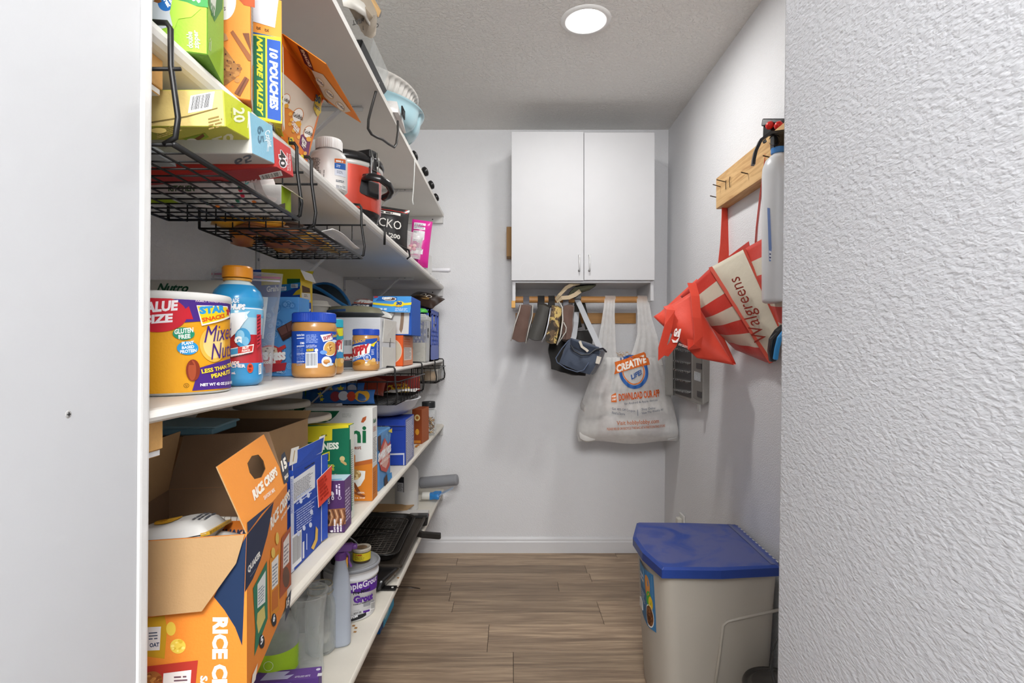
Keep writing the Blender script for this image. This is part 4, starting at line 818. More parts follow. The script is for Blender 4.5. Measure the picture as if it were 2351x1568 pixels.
b = B(); b.grid(lambda u, v: V(((u-.5)*.24, (2*v-1)*.035*math.sqrt(max(.03, 1-(2*u-1)**2)), .012+.02*u)), 14, 5, blue); b.build('lower_pad', t, smooth=True, solid=.008)
t = thing('tortilla_bag', 'red and white tortilla bag lying behind the domed tray', 'bag', (-.50, 1.90, zt+.012), rot=(math.radians(-62), math.radians(9), math.radians(-6))); b = B(); pouch(b, .18, .105, .03, M('#cfcdc8', .25, name='foil_film'), .005, 25, 9); b.build('wrapper', t, smooth=True)
a = pouch_art(.18, .105, .03, .005, 25, 9); a.rect(1, 5.4, 17, 9.4, '#b2432a').text('mission', 9, 7.4, 13, 2.8, '#f0ece4', bold=.06).rect(1, 2, 17, 5, '#2a3550').text('FLOUR', 6, 3.6, 5, 1.6, '#e6e4e0', bold=.04).build('printed_front', t)
t.location = (-.515, 1.935, zt+.022)
t = thing('crumpled_bag', 'crumpled clear bag with blue end against the wall above the tortilla bag', 'plastic bag', (-.60, 2.3, Z3)); b = B()
soft(b, [(-.08,-.05,0),(.1,-.05,0),(.1,.06,0),(-.08,.06,0),(-.07,-.04,.27),(.07,-.04,.27),(.07,.05,.25),(-.07,.05,.25)], film('#9b8d86', .45, .3, .3), 9, .55, .03, 16, 2); b.build('film', t, smooth=True)
b = B(); soft(b, [(.05,-.03,.2),(.13,-.03,.2),(.13,.03,.2),(.05,.03,.2),(.08,-.01,.275),(.1,-.01,.28),(.1,.01,.28),(.08,.01,.275)], M('#1e3f80', .35), 5, .5, .012, 30, 3); b.build('blue_end', t, smooth=True)
# --- orange tissue-style carton and cookie multipack on it
t = carton('snack_box', 'orange snack box with pale oval, underneath the blue cookie multipack', 'box', (-.392, 1.96, Z3), .12, .20, .111, '#df5a1c', sides={'right': '#e2936c'})
A = face(t, 'front'); A.pe(897, 806, 26, 29, '#f0bda0', 0, 36).pe(897, 806, 24.5, 27.5, '#c2b7a4', 0, 36).fq((898,804), (910,804), (898,801), 1, '#8a7f70'); A.build('front_print', t)
A = face(t, 'right'); A.rect(2, 2, 17, 6.8, '#e0d6ce').fine(3, 2.4, 13, 4, 9, '#7a6a60').rect(0, 0, .8, 11.1, '#df5a1c').fine(2, 7.6, 14, 2.6, 3, '#d9703c').build('side_print', t)
t = carton('cookie_multipack', 'blue cookie multipack box with torn white front on the orange box', 'box', (-.364, 1.975, Z3+.1125), .138, .20, .142, '#1f57b4', sides={'top': '#3f8fd6'})
A = face(t, 'front'); A.pp([(867,717),(940,717),(938,767),(868,767)], '#d9d7d4').pp([(893,710),(892,722),(880,728),(884,713)], '#937b66').pp([(921,716),(928,718),(927,738),(925,755),(921,765),(917,757),(919,740)], '#937b66').build('front_print', t)
ft = [V((-.138,-.001,.142)), V((0,-.001,.142)), V((.002,-.034,.080)), V((-.137,-.034,.084))]
fo = flap(t, [ft[3], ft[2], ft[1], ft[0]], paper('#4a98dc'), white_board, 'top_flap')
A = PArt(t, ft[3], ft[2]-ft[3], ft[0]-ft[3], 1.2e-3); W_, H_ = (ft[2]-ft[3]).length*100, (ft[0]-ft[3]).length*100
A.rect(0, 0, W_, H_*.32, '#4f9ce0').poly([(0,H_*.45),(W_*.5,H_*.36),(W_,H_*.5),(W_,H_*.66),(W_*.5,H_*.5),(0,H_*.58)], '#e8d22c').ell(W_*.68, H_*.52, W_*.14, H_*.2, '#e8d22c').text('30', W_*.68, H_*.57, W_*.15, H_*.24, '#1c4f9c', bold=.08).text('PACKS', W_*.68, H_*.38, W_*.15, H_*.08, '#c2402c', bold=.04)
A.poly([(W_*.05,H_*.66),(W_*.6,H_*.78),(W_*.62,H),(W_*.1,H_*.98)] if False else [(W_*.06,H_*.68),(W_*.62,H_*.74),(W_*.6,H_*.98),(W_*.14,H_*.99)], '#2468b8').ell(W_*.42, H_*.84, W_*.17, H_*.13, '#e9e6e0').ell(W_*.42, H_*.84, W_*.145, H_*.1, '#5a4038').text('OREO', W_*.34, H_*.88, W_*.26, H_*.16, '#f4f4f2', bold=.08).fine(W_*.1, H_*.1, W_*.35, H_*.14, 1, '#d6e6f6', fill=.8).fine(W_*.6, H_*.05, W_*.35, H_*.22, 3, '#cfe0f4').poly([(0,H_*.86),(W_*.12,H_*.92),(W_*.08,H_),(0,H_)], '#b03a4a').build('flap_print', fo)
# --- clear tub, milk crate, sweets bag on the crate
t = thing('cereal_tub', 'tall clear plastic food tub with white lid before the blue crate', 'tub', (-.425, 2.51, Z3)); cp = M('#dfe2e2', .12, trans=.75, var=0, ior=1.3, name='clear_plastic')
b = B(); b.hexa([(-.036,-.045,0),(.038,-.045,0),(.038,.06,0),(-.036,.06,0),(-.042,-.052,.2),(.042,-.052,.2),(.042,.066,.2),(-.042,.066,.2)], film('#dadcdc', .3, .15, .3), {'top': None}); b.build('body', t, bevel=.008, seg=2)
b = B(); b.box((-.044,-.054,.19), (.044,.068,.212), film('#e6e8e6', .62, .3, .4)); b.box((-.036,-.046,.212), (.036,.06,.22), film('#e6e8e6', .62, .3, .4)); b.build('lid', t, bevel=.004)
b = B(); b.box((-.03,-.036,.003), (.032,.05,.09), M('#d3cfc2', .7, name='oats')); b.build('contents', t)
A = PArt(t, (.0405,-.05,0), (0,1,0), (0,0,1), 2e-3); A.poly([(2.6,11),(4,11.5),(5.4,11),(5.1,13.5),(5.5,16),(4,15.5),(2.5,16),(2.9,13.5)], '#2a2c2e').fine(3, 12.6, 2, 1.6, 2, '#b8b8b4').build('black_sticker', t)
t = thing('balloon', 'small lime green rounded lid poking out behind the clear tub', 'lid', (-.43, 2.6, Z3+.235)); b = B(); b.lathe([(0,.022),(.02,.018),(.032,.005),(.03,0)], plast('#4fb845'), 20); b.build('lid', t, smooth=True)
t.name = 'green_lid'
t = thing('milk_crate', 'blue lattice milk crate at the far end of the eye-level shelf', 'crate', (-.392, 2.63, Z3)); cb = plast('#4a63bd', .45); w, d, h = .27, .31, .258
def crate_side(o, u, L, nm):
    o, u = V(o), V(u); n = u.cross(V((0,0,1))); bb = B()
    def bar(a0, a1, z0, z1, th=.008):
        p = [o+u*a0+V((0,0,z0)), o+u*a1+V((0,0,z0))]; q = [x-n*th for x in p]
        bb.hexa([p[0], p[1], q[1], q[0]]+[x+V((0,0,z1-z0)) for x in (p[0], p[1], q[1], q[0])], cb)
    bar(0, L, 0, .012); bar(0, L, .07, .08); bar(0, L, h-.022, h-.01); bar(0, L, h-.006, h, .014); bar(0, .022, 0, h); bar(L-.022, L, 0, h); bar(L*.3, L*.33, .08, h); bar(L*.67, L*.7, .08, h)
    bar(.02, L-.02, .012, .07, .004); bar(L*.33, L*.67, h-.07, h-.058); bar(L*.33, L*.67, h-.1, h-.088)
    for i in range(1, 11):
        a = L*i/11; bar(a-.002, a+.002, h-.022, h)
    for s in (1, -1):
        k = -6
        while k < 20:
            a = L*.07*k; z0, z1 = .08, h-.1
            a2 = a+s*(z1-z0)*.5
            lo, hi = (a, a2)
            if lo > .02 and lo < L-.02 and hi > .02 and hi < L-.02:
                p = [o+u*(lo-.004)+V((0,0,z0)), o+u*(lo+.004)+V((0,0,z0)), o+u*(hi+.004)+V((0,0,z1)), o+u*(hi-.004)+V((0,0,z1))]; q = [x-n*.005 for x in p]
                bb.add(p+q, [(0,1,2,3),(7,6,5,4),(0,3,7,4),(1,5,6,2)], cb)
            k += 1
    bb.build(nm, t)
crate_side((-w,0,0), (1,0,0), w, 'front_side'); crate_side((0,0,0), (0,1,0), d, 'right_side'); crate_side((0,d,0), (-1,0,0), w, 'back_side'); crate_side((-w,d,0), (0,-1,0), d, 'left_side')
b = B(); b.box((-w,0,0), (0,d,.006), cb); b.build('floor_panel', t)
t = thing('sweets_bag', 'dark brown sweets bag lying across the blue crate top', 'bag', (-.45, 2.76, Z3+.262), rot=(math.radians(-68), math.radians(14), math.radians(-12))); b = B(); pouch(b, .17, .16, .05, M('#33241c', .28, name='foil_film'), .006, 22, 12); b.build('wrapper', t, smooth=True)
a = pouch_art(.17, .16, .05, .006, 22, 12); a.ring(7.4, 9, 1.6, 2, .6, '#d9d2c6').ring(11, 8.4, 1.6, 2, .6, '#d9d2c6').ell(9, 4.5, 4, 1.6, '#8a6a3a').build('printed_front', t)
t.location = (-.475, 2.74, Z3+.285)
b = B()
for y_ in (2.70, 2.90): b.tube([(-.50, y_, Z3+.2585),(-.44, y_+.03, Z3+.262)], .004, M('#3a2a20', .6)) if False else None
# --- basket contents under shelf three
t = carton('cereal_box', 'dark red cereal box with yellow lettering lying in the wire basket', 'box', (-.385, 1.99, 1.0045), .215, .30, .062, '#7a1f16', sides={'right': '#8f2a1a'})
t.location = (-.383, 2.28, 1.0035); t.rotation_euler = (0,0,0); t['d'] = .0
for ch in list(t.children): bpy.data.objects.remove(ch)
w, d, h = .20, .03, .062; t['w'], t['d'], t['h'] = w, d, h; t.location = (-.381, 2.245, 1.0035)
b = B(); b.box((-w,0,0), (0,d,h), paper('#7a1f16'), {'right': paper('#8f2a1a')}); b.build('carton', t, bevel=.001)
A = face(t, 'front'); A.tq('Honey Nut', (905,889), (937,890), (905,878), '#d9a52c', .02).tq('Cheerios', (887,902), (940,901), (888,884), '#e0b42c', .04, .1).pe(868, 880, 14, 14, '#a8301c').pp([(860,868),(880,872),(875,892),(862,890)], '#c98a3c').build('front_print', t)
A = face(t, 'right'); A.ell(1.6, 1.6, .8, 1, '#e6c88a').ell(1.6, 1.6, .4, .5, '#8f2a1a').fine(.3, 4, 2.4, 1.2, 1, '#e0b42c', fill=.8).build('side_print', t)
t = thing('paper_napkins', 'crumpled white napkin lying in the basket before the red cereal box', 'napkin', (-.43, 2.15, 1.0005)); b = B(); b.grid(lambda u, v: V(((u-.5)*.12, (v-.5)*.12, .010+.006*nz((u, v, 0), 5, 2)+.006*u)), 12, 12, M('#dcdad6', .8, name='paper')); b.build('sheet', t, smooth=True, solid=.001)
t = thing('chip_bag', 'orange-red chip bag lying at the back of the wire basket', 'bag', (-.54, 2.05, 1.008), rot=(math.radians(-55), math.radians(10), .2)); b = B(); pouch(b, .11, .1, .03, M('#9c3a24', .25, name='foil_film'), .006, 25, 14); b.build('wrapper', t, smooth=True)
t = thing('loaf_container', 'small clear container of bread crumbs in the last wire basket', 'container', (-.435, 2.9, 1.008)); b = B(); b.box((-.05,-.08,0), (.05,.09,.06), film('#d6d4cc', .3, .2, .3)); b.build('box', t, bevel=.006); b = B(); soft(b, [(-.04,-.07,.002),(.04,-.07,.002),(.04,.06,.002),(-.04,.06,.002),(-.03,-.06,.05),(.035,-.06,.045),(.03,.05,.05),(-.03,.05,.05)], M('#c2a27a', .9, bump=.002, bs=120, name='crumbs'), 6, .4, .006, 40); b.build('crumbs', t, smooth=True)
# ================================================================== second shelf (above eye level): boxes near the camera, bottle, slow cooker, bags
Z2 = S2+.001
t = carton('bag_box', 'bright green box of zip bags hanging over the near end of the second shelf', 'box', (-.375, .668, Z2), .17, .085, .2, '#9ac83a', rz=.28, sides={'bottom': '#5f8a2a'})
A = face(t, 'front')
A.pp([(340,-60),(400,-60),(402,10),(396,60),(350,72),(330,72)], '#c9cdd6').pe(381, 5, 19, 21, '#1f6ab8').tq('Great', (371,-6), (385,18), (381,-11), '#eef2f8', .05).tq('Value', (384,-4), (394,12), (391,-7), '#eef2f8', .05).pp([(352,4),(362,-6),(372,4),(364,8)], '#7a4a1c')
A.pp([(398,-40),(476,-30),(478,18),(420,10),(402,30)], '#3f8f4a').pp([(396,-2),(430,6),(462,20),(440,40),(410,44),(399,70),(390,30)], '#a8d048').tq('30', (440,2), (462,10), (438,-26), '#e6efe0', .05)
A.tq('zipper', (461,114), (458,72), (446,111), '#d6e8b8', .03).tq('double', (444,112), (442,74), (430,110), '#d6e8b8', .03).build('front_print', t)
A = face(t, 'right'); A.pp([(477,-40),(512,-30),(510,20),(492,50),(478,10)], '#3f8f4a').pp([(482,-10),(496,-2),(492,40),(484,20)], '#e6efe0').tq('2ND', (484,34), (493,46), (484,4), '#2f7a3a', .04).fq((484,118), (486,86), (478,114), 3, '#d6e8b8'); A.build('side_print', t)
t = carton('cracker_box', 'tall orange cinnamon cracker box on the second shelf behind the green box', 'box', (-.381, .792, Z2), .17, .06, .235, '#dc8426', rz=.40, sides={'right': '#e9dfd2', 'bottom': '#c96f22'})
A = face(t, 'front')
A.pp([(500,-60),(585,-60),(585,18),(560,12),(530,-20)], '#a8481c').pe(515, 2, 27, 44, '#e9e6e0', 0, 40).tq('cinnamon', (470,9), (509,9), (470,-12), '#8a4a22', .04).tq('crackers', (480,25), (518,25), (480,12), '#5a4a42', .01)
A.pp([(508,112),(513,106),(552,160),(553,166),(540,180),(517,197),(508,200)], '#9c6a34').blobs(*A.P(526,160), 1.6, 1.9, ['#b07c40','#8a5a2a'], 30, .3)
for q in ((518,125),(522,140),(537,143),(530,158),(529,172),(546,158),(516,160)): A.pe(q[0], q[1], 1.8, 2.2, '#4a2d14')
A.pp([(529,75),(535,70),(577,130),(577,140),(570,140)], '#8a5128').pp([(557,77),(572,77),(576,120)], '#6b3c1e').pp([(562,176),(572,183),(551,222),(538,214)], '#7a4526').pp([(565,178),(568,180),(547,219),(544,217)], '#5a2f18').pp([(508,72),(520,80),(524,92),(508,98)], '#b98a5a').build('front_print', t)
A = face(t, 'right'); A.pp([(580,150),(589,158),(589,240),(580,228)], '#dc8426').fine(.6, 9, 4.8, 13, 24, '#9a8f86').build('side_print', t)
t = carton('granola_bar_box', 'blue and green granola bar box reading ten pouches, orange lid standing open', 'box', (-.371, .874, Z2), .10, .055, .14, '#2450a4', rz=.42, sides={'right': '#e6d22c', 'bottom': '#cfc23a', 'top': '#d9a52c'})
A = face(t, 'front')
A.pp([(570,76),(646,87),(647.5,284),(570,270)], '#e6d22c').pp([(613,89),(644,95),(645,279),(614,272)], '#2450a4').pp([(572,80),(609,87),(610,271),(572,264)], '#1c6a44')
A.tq('10 POUCHES', (618,110), (619,252), (638,112), '#eef1f8', .05, .25).tq('NATURE VALLEY', (589,83), (590,264), (603,87), '#e6d82c', .05, .25).build('front_print', t)
A = face(t, 'under'); A.pp([(618,279),(628,285),(633,306),(622,302)], '#e6e2d8').fq((620,302), (630,306), (619,284), 5, '#3a3a34').tq('Nutrition Facts', (629,308), (626,284), (631,309), '#33332e', .03).pp([(634,290),(645,292),(652,314),(640,310)], '#e6d22c').fq((641,310), (650,313), (636,292), 6, '#5a5420'); A.build('bottom_print', t)
A = face(t, 'right'); A.pp([(648,100),(650,110),(653,300),(650,285)], '#f0eee4').build('side_print', t)
lp = M('#e8912a', .5, name='carton_board')
fo = flap(t, [(-.06,.002,.14),(0,.002,.14),(.0,.012,.206),(-.058,.012,.21)], lp, lp, 'lid_flap')
A = PArt(t, (-.06,.002,.14), (1,0,0), (0,.01,.068), 6e-4); A.poly([(.2,1.9),(5.0,1.5),(5.6,7.2),(.2,7.2)], '#d9dade').text('25', 2.6, .8, .5, .6, '#5a3a1c', rot=-90).text('25', 3.8, .75, .5, .6, '#5a3a1c', rot=-90).build('flap_print', fo)
# --- leaning orange cracker multipack with open lid
t = thing('cracker_multipack', 'leaning orange cracker multipack with its printed lid flung open', 'box', (-.392, .935, Z2))
q0, q1, q2, q3 = V((-.006,0,0)), V((-.006,.12,0)), V((.018,.145,.133)), V((-.002,-.005,.172)); dx = V((-.15,.03,0))
def on_plane(px, py, o, n):      # where the bearing meets a plane through o
    d = V(((px-1173)/F, 1, (798-py)/F)); e = V((0,0,EYE))-t.location; return e+d*((o-e).dot(n)/d.dot(n))
q3 = at(648,78,.925)-t.location
n_ = (q1-q0).cross(q3-q0).normalized(); q2 = on_plane(742, 228, q0, n_)
b = B(); b.hexa([q0+dx, q0, q1, q1+dx, q3+dx, q3, q2, q2+dx], paper('#e57a1c'), {'top': None}); b.build('carton', t)
A = PArt(t, q0, q1-q0, q3-q0)
A.pp([(646,150),(690,205),(736,240),(700,365),(648,315)], '#d9cbb8').pp([(646,100),(742,215),(742,236),(716,232),(690,205),(646,165)], '#c85a14')
A.pp([(650,240),(672,255),(690,280),(688,345),(650,312)], '#e08838').pp([(690,310),(716,300),(706,368),(682,352)], '#74305f').pp([(648,300),(702,352),(702,366),(648,318)], '#e57a1c').pp([(675,318),(686,330),(700,352),(694,356)], '#e57a1c')
for (x, y, k) in ((683,265,13), (707,303,11), (655,228,10)):
    A.pe(x, y, k, k*1.35, '#c8762c', 20).pe(x, y, k*.88, k*1.22, '#f0ebe2', 20); A.tq('Goldfish', (x-k*.85, y+k*.2), (x+k*.85, y+k*.95), (x-k*.85, y-k*.7), '#3a2c1c', .03)
    A.pe(x+1, y+k*1.5, k*.55, k*.5, '#eaa93a', 30)
for q in ((665,262),(668,275),(664,285),(684,315),(699,352),(672,300)): A.pe(q[0], q[1], 4, 4.5, '#f0b04a', 30)
A.tq('CHEDDAR', (667,285), (684,306), (670,275), '#f4ece0', .05).fq((671,296), (682,310), (673,288), 2, '#f4ece0', .7).tq('PRETZEL', (690,324), (700,340), (693,313), '#f4ece0', .04).fq((690,334), (697,344), (692,326), 2, '#f4ece0', .7)
A.pe(665, 325, 6.5, 11, '#ecd03a', 20).tq('12', (660,327), (670,333), (660,314), '#2c4a4a', .05).pe(691, 361, 5, 6, '#ecd03a').pp([(722,225),(736,215),(735,258),(727,268),(718,250)], '#e3c63e').tq('30', (721,232), (733,240), (723,215), '#3a5a7a', .06).tq('PACKS', (720,245), (732,255), (721,238), '#3a5a7a', .05); A.build('side_print', t)
e0, e1 = q3, q2; e3 = at(748,147,.91)-t.location; n_ = (e1-e0).cross(e3-e0).normalized(); e2 = on_plane(828, 282, e0, n_)
fo = flap(t, [e0, e1, e2, e3], paper('#ea8a24'), paper('#d97518'), 'lid_flap')
A = PArt(t, e0, e1-e0, e3-e0, 8e-4)
A.pp([(683,103),(706,120),(722,165),(700,145)], '#5a1f30').tq('SNACKS', (690,112), (710,152), (697,113), '#e9dcd0', .05, .1)
A.pp([(716,160),(742,170),(806,255),(790,258),(745,222)], '#d9cfc2')
for (x, y) in ((735,188),(757,215),(782,243)): A.pe(x, y, 14, 7, '#c8b08a', 48).pe(x, y, 12, 5.5, '#f0ebe2', 48).tq('Goldfish', (x-8, y-6), (x+8, y+9), (x-6, y-10), '#4a4a5a', .03)
A.pp([(705,152),(716,165),(742,215),(728,200)], '#b8601c').pp([(735,205),(745,222),(758,240),(750,232)], '#6a3a24').build('lid_print', fo)
# --- crumpled bubble wrap, white pill bottle
t = thing('bubble_wrap', 'crumpled clear bubble wrap between the cracker multipack and white bottle', 'bubble wrap', (-.475, 1.31, Z2)); b = B()
soft(b, [(-.035,-.03,0),(.03,-.03,0),(.03,.03,0),(-.035,.03,0),(-.02,-.03,.135),(.03,-.02,.145),(.03,.03,.14),(-.03,.03,.12)], film('#dfe2e2', .3, .15, .3), 12, .5, .012, 45, 3); b.build('film', t, smooth=True)
t = thing('pill_bottle', 'large white pill bottle with ribbed lid on the second shelf', 'bottle', (-.425, 1.262, Z2)); r = .0415; wpl = plast('#e9e6e2', .3)
b = B(); b.lathe([(0,0),(r-.004,0),(r,.004),(r,.074),(r*.97,.081),(r*.84,.09),(.027,.094),(.027,.1)], wpl, 48); b.build('bottle', t, smooth=True)
b = B(); n = 90; vs = []
for j in range(n):
    rr_ = .0305 if j % 2 else .0298; a = 2*PI*j/n
    for z_ in (.0965, .118): vs.append((rr_*math.cos(a), rr_*math.sin(a), z_))
b.add(vs, [(2*j, 2*((j+1) % n), 2*((j+1) % n)+1, 2*j+1) for j in range(n)], wpl); b.lathe([(.0303,.1165),(.029,.121),(0,.1215)], wpl, 48); b.build('lid', t)
A = CArt(t, r, .08, n=12)
A.pp([(768,364),(793,367),(793,376),(768,373)], '#dc6a2a').pp([(768,374),(793,377),(793,391),(768,387)], '#2a63b4').pp([(768,388),(793,392),(793,408),(768,402)], '#d6dbe6').fq((771,372), (790,375), (771,367), 1, '#f4ece4', .8).fq((772,384), (782,386), (772,377), 2, '#e8eef8').fq((773,398), (788,401), (773,391), 3, '#7a8090')
A.fq((716,400), (737,401), (716,362), 11, '#55504c').fq((742,410), (743,385), (745,410), 1, '#55504c').fq((771,418), (792,422), (771,412), 2, '#55606c').fq((771,432), (790,437), (771,424), 3, '#8a8f98').bq((784,434), (792,437), (784,424)); A.build('label_print', t)
# --- slow cooker
t = thing('slow_cooker', 'red slow cooker with black clamped lid and black side handle', 'slow cooker', (-.50, 1.615, Z2), rz=.1); cx, cy = 1, 1
red = M('#c8442f', .22, metal=.35, var=.12, vs=16, coat=.6, bump=.0006, bs=18, name='hammered_red_enamel'); blk = plast('#1b1a1b', .25)
b = B(); b.lathe([(.085,.004),(.098,.012),(.103,.022),(.106,.03)], blk, 52); b.build('black_base', t, smooth=True)
b = B(); b.lathe([(.106,.03),(.108,.035),(.111,.15)], red, 56); b.build('red_body', t, smooth=True)
b = B(); b.lathe([(.111,.15),(.114,.154),(.114,.162),(.109,.164)], M('#d9d6cf', .3, metal=.5), 56); b.build('steel_rim', t, smooth=True)
b = B(); b.lathe([(.109,.163),(.116,.165),(.118,.172),(.114,.184),(.1,.192),(.06,.197),(0,.198)], blk, 56); b.build('lid', t, smooth=True)
b = B(); b.hexa([(.05,-.016,.187),(.118,-.016,.178),(.118,.016,.178),(.05,.016,.187),(.05,-.014,.206),(.116,-.014,.202),(.116,.014,.202),(.05,.014,.206)], blk); b.box((.108,-.012,.13), (.121,.012,.18), blk); b.build('clamp_block', t, bevel=.002)
b = B(); b.tube([(.119,-.012,.198),(.127,-.012,.17),(.124,-.012,.142),(.124,.012,.142),(.127,.012,.17),(.119,.012,.198)], .0016, M('#9c9c98', .3, metal=.9), 6); b.build('wire_latch', t, smooth=True)
b = B(); b.hexa([(.095,-.05,.075),(.1145,-.018,.066),(.1145,.025,.066),(.095,.05,.075),(.095,-.048,.12),(.116,-.018,.114),(.116,.025,.114),(.095,.048,.12)], blk)
b.build('handle_plate', t, bevel=.004, seg=2)
b = B(); b.strap([(.112,-.035,.115),(.14,-.034,.113),(.162,-.02,.108),(.168,.005,.098),(.16,.028,.088),(.14,.04,.08),(.112,.045,.076)], [(0,.25,1)]*7, .018, .016, blk); b.build('handle', t, smooth=True, bevel=.003)
t.location = (-.496, 1.6, Z2); t.rotation_euler = (0, 0, -.5)
# --- jerky pouch, pink pouch, clear bag, white things at the far end
t = thing('jerky_pouch', 'black pouch with white scrawled lettering and red top edge', 'pouch', (-.485, 2.03, Z2), rot=(math.radians(-6), math.radians(4), .35)); b = B(); pouch(b, .19, .175, .045, M('#232122', .3, name='foil_film'), .004, 22, 21); b.build('wrapper', t, smooth=True)
a = pouch_art(.19, .175, .045, .004, 22, 21); a.rect(.8, 15.6, 18.2, 17.3, '#c02c24').rect(2, 14, 15.5, 15, '#d9d5cf').fine(2.3, 14.1, 12.5, .8, 1, '#3a3836', fill=.8).text('JACKO', 9.6, 10, 13, 4.4, '#e3e0da', bold=.0, rot=-4).text("TEIN '200", 10.4, 6, 11, 1.8, '#d5d2cc', bold=.03, rot=-4).fine(4, 2.5, 10, 1.8, 2, '#bdb9b2').build('printed_front', t)
t = thing('candy_pouch', 'bright pink pouch with nutrition panel standing at the shelf edge', 'pouch', (-.418, 2.42, Z2), rot=(math.radians(2), math.radians(6), .15)); b = B(); pouch(b, .09, .208, .05, M('#cc2a8e', .3, name='foil_film'), .003, 22, 22); b.build('wrapper', t, smooth=True)
a = pouch_art(.09, .208, .05, .003, 22, 22); a.rect(1, 16.2, 6.2, 19.2, '#dcdbe0').fine(1.3, 16.6, 4.6, 2.2, 4, '#8a8690').rect(1, 5.4, 6.2, 15.6, '#e0dfe2').fine(1.3, 7, 4.6, 6, 10, '#55525a').text('Nutrition Facts', 3.6, 15, 4.6, .6, '#222222', bold=.03).text('250', 5.3, 13.3, 1.2, .6, '#222222', bold=.04).rect(1.2, .8, 5, 4.6, '#dcdbe0').bars(1.6, 1, 3, 3).build('printed_front', t)
t = thing('zip_bag', 'small clear bag of pink sweets in front of the black pouch', 'plastic bag', (-.425, 2.14, Z2), rot=(math.radians(-12), math.radians(10), .25)); b = B(); pouch(b, .13, .11, .05, film('#e8e4e4', .14, .15, .3), .012, 20, 23, 16, .03); b.build('film', t, smooth=True)
b = B()
for q in range(14): b.lathe([(0,-.008),(.007,-.004),(.009,0),(.007,.004),(0,.008)], M(random.choice(['#d98a9c','#e6c8c0','#c9b26a','#d9d4d0']), .35, name='sweet'), 10, (random.uniform(-.04,.04), random.uniform(-.01,.012), random.uniform(.012,.055)))
o = b.build('sweets', t); o['kind'] = 'stuff'
t = carton('small_carton', 'small white carton behind the pink pouch at the far end', 'carton', (-.40, 2.62, Z2), .05, .05, .09, '#dcdcda', rz=-.2); A = face(t, 'front'); A.fine(.8, 2, 3.4, 5, 8, '#6a8a84'); A.build('front_print', t)
t = thing('paint_roller', 'white plastic tool with a rounded handle jutting past the second shelf', 'tool', (-.44, 2.72, Z2+.03)); b = B(); b.lathe([(0,-.06),(.009,-.058),(.010,-.02),(.0085,.0),(.011,.03),(.012,.068),(.009,.078),(0,.08)], plast('#dcdce0', .35), 24, (.03,0,0), axis=(1,-.1,-.02)); b.build('handle', t, smooth=True)
b = B(); b.box((-.06,-.02,-.03), (-.028,.02,.02), plast('#d3d3d6')); b.build('head', t, bevel=.004); t.location = (-.415, 2.74, Z2+.031)
t = thing('plastic_clip', 'tiny white plastic clip lying at the end of the second shelf', 'clip', (-.405, 3.0, Z2)); b = B(); b.box((-.03,-.015,0), (.008,.015,.012), plast('#d9d9dc')); b.box((-.02,-.01,.012), (0,.01,.02), plast('#cfcfd2')); b.build('body', t, bevel=.003)
# --- wire hook of a spare basket lying on the shelf
t = thing('basket_hook', 'loose black wire hook resting over the second shelf edge', 'hook', (-.40, 1.66, Z2)); b = B(); b.tube([(.016,-.02,-.05),(.017,-.02,-.012),(.012,-.02,.004),(-.03,-.02,.006),(-.04,.06,.006),(-.03,.14,.006),(-.02,.22,.006),(.0,.3,.006),(.018,.36,.003),(.020,.37,-.02),(.010,.365,-.03)], .0035, wire, 8); b.build('bent_wire', t, smooth=True)
# ================================================================== contents of the first hanging basket
def cling(name, label, px, col, under, side):
    pass
def roll_box(label, x1, y0, y1, z0, z1, L, cols, tilt, cat='box', rz=0, roll=0):
    t = thing('wrap_box', label, cat, (x1, y0, z0), rot=(tilt, math.radians(roll), rz)); t['w'], t['d'], t['h'] = L, y1-y0, z1-z0
    b = B(); b.box((-L,0,0), (0,y1-y0,z1-z0), paper(cols[0]), {k: paper(c) for k, c in cols[1].items()}); b.build('carton', t, bevel=.001); return t
t = roll_box('yellow box of twenty storage bags jutting from the hanging basket', -.34, .643, .714, 1.447, 1.489, .27, ('#d9c07a', {'right': '#c9cf2c', 'bottom': '#c2c04a'}), math.radians(7))
A = face(t, 'right'); A.tq('20', (534,247), (536,282), (561,247), '#eef0d0', .03).tq('20', (541,279), (541,279.1), (541,279), '#eef0d0').fq((566,294), (568,262), (574,294), 2, '#eef0d0').fq((529,270), (529,240), (533,270), 1, '#9aa03a'); A.build('end_print', t)
A = face(t, 'front'); A.bq((432,260), (487,250), (438,220)).fq((360,320), (420,300), (360,300), 5, '#8a7440').fq((480,300), (512,292), (478,270), 4, '#8a7440').pp([(340,281),(430,266),(500,247),(500,249),(430,269),(340,284)], '#7a6838'); A.pe(365, 300, 18, 6, '#cdb468').build('side_print', t)
A = face(t, 'under'); A.tq('20', (485,318), (534,303), (492,335), '#e3e2c2', .03).pp([(420,318),(470,305),(480,314),(440,330)], '#8fae2c').pp([(446,318),(466,306),(470,312),(456,322)], '#7a4a1c').pe(440, 322, 12, 5, '#e9e6d8').build('bottom_print', t)
t = roll_box('light blue box of sixty-five sandwich bags in the hanging basket', -.338, .705, .774, 1.437, 1.49, .25, ('#bcd8e0', {'right': '#8fc3d9', 'bottom': '#b9b6b0', 'front': '#c9c6bc'}), math.radians(8))
A = face(t, 'right'); A.tq('65', (590,290), (592,330), (604,288), '#5a7f94', .02).tq('Copier', (603,305), (612,344), (618,296), '#eef5f8', .02).fq((611,348), (614,318), (617,348), 2, '#e6f0f4'); A.build('end_print', t)
A = face(t, 'under'); A.tq('65', (536,367), (577,352), (541,383), '#5a6470', .02); A.build('bottom_print', t)
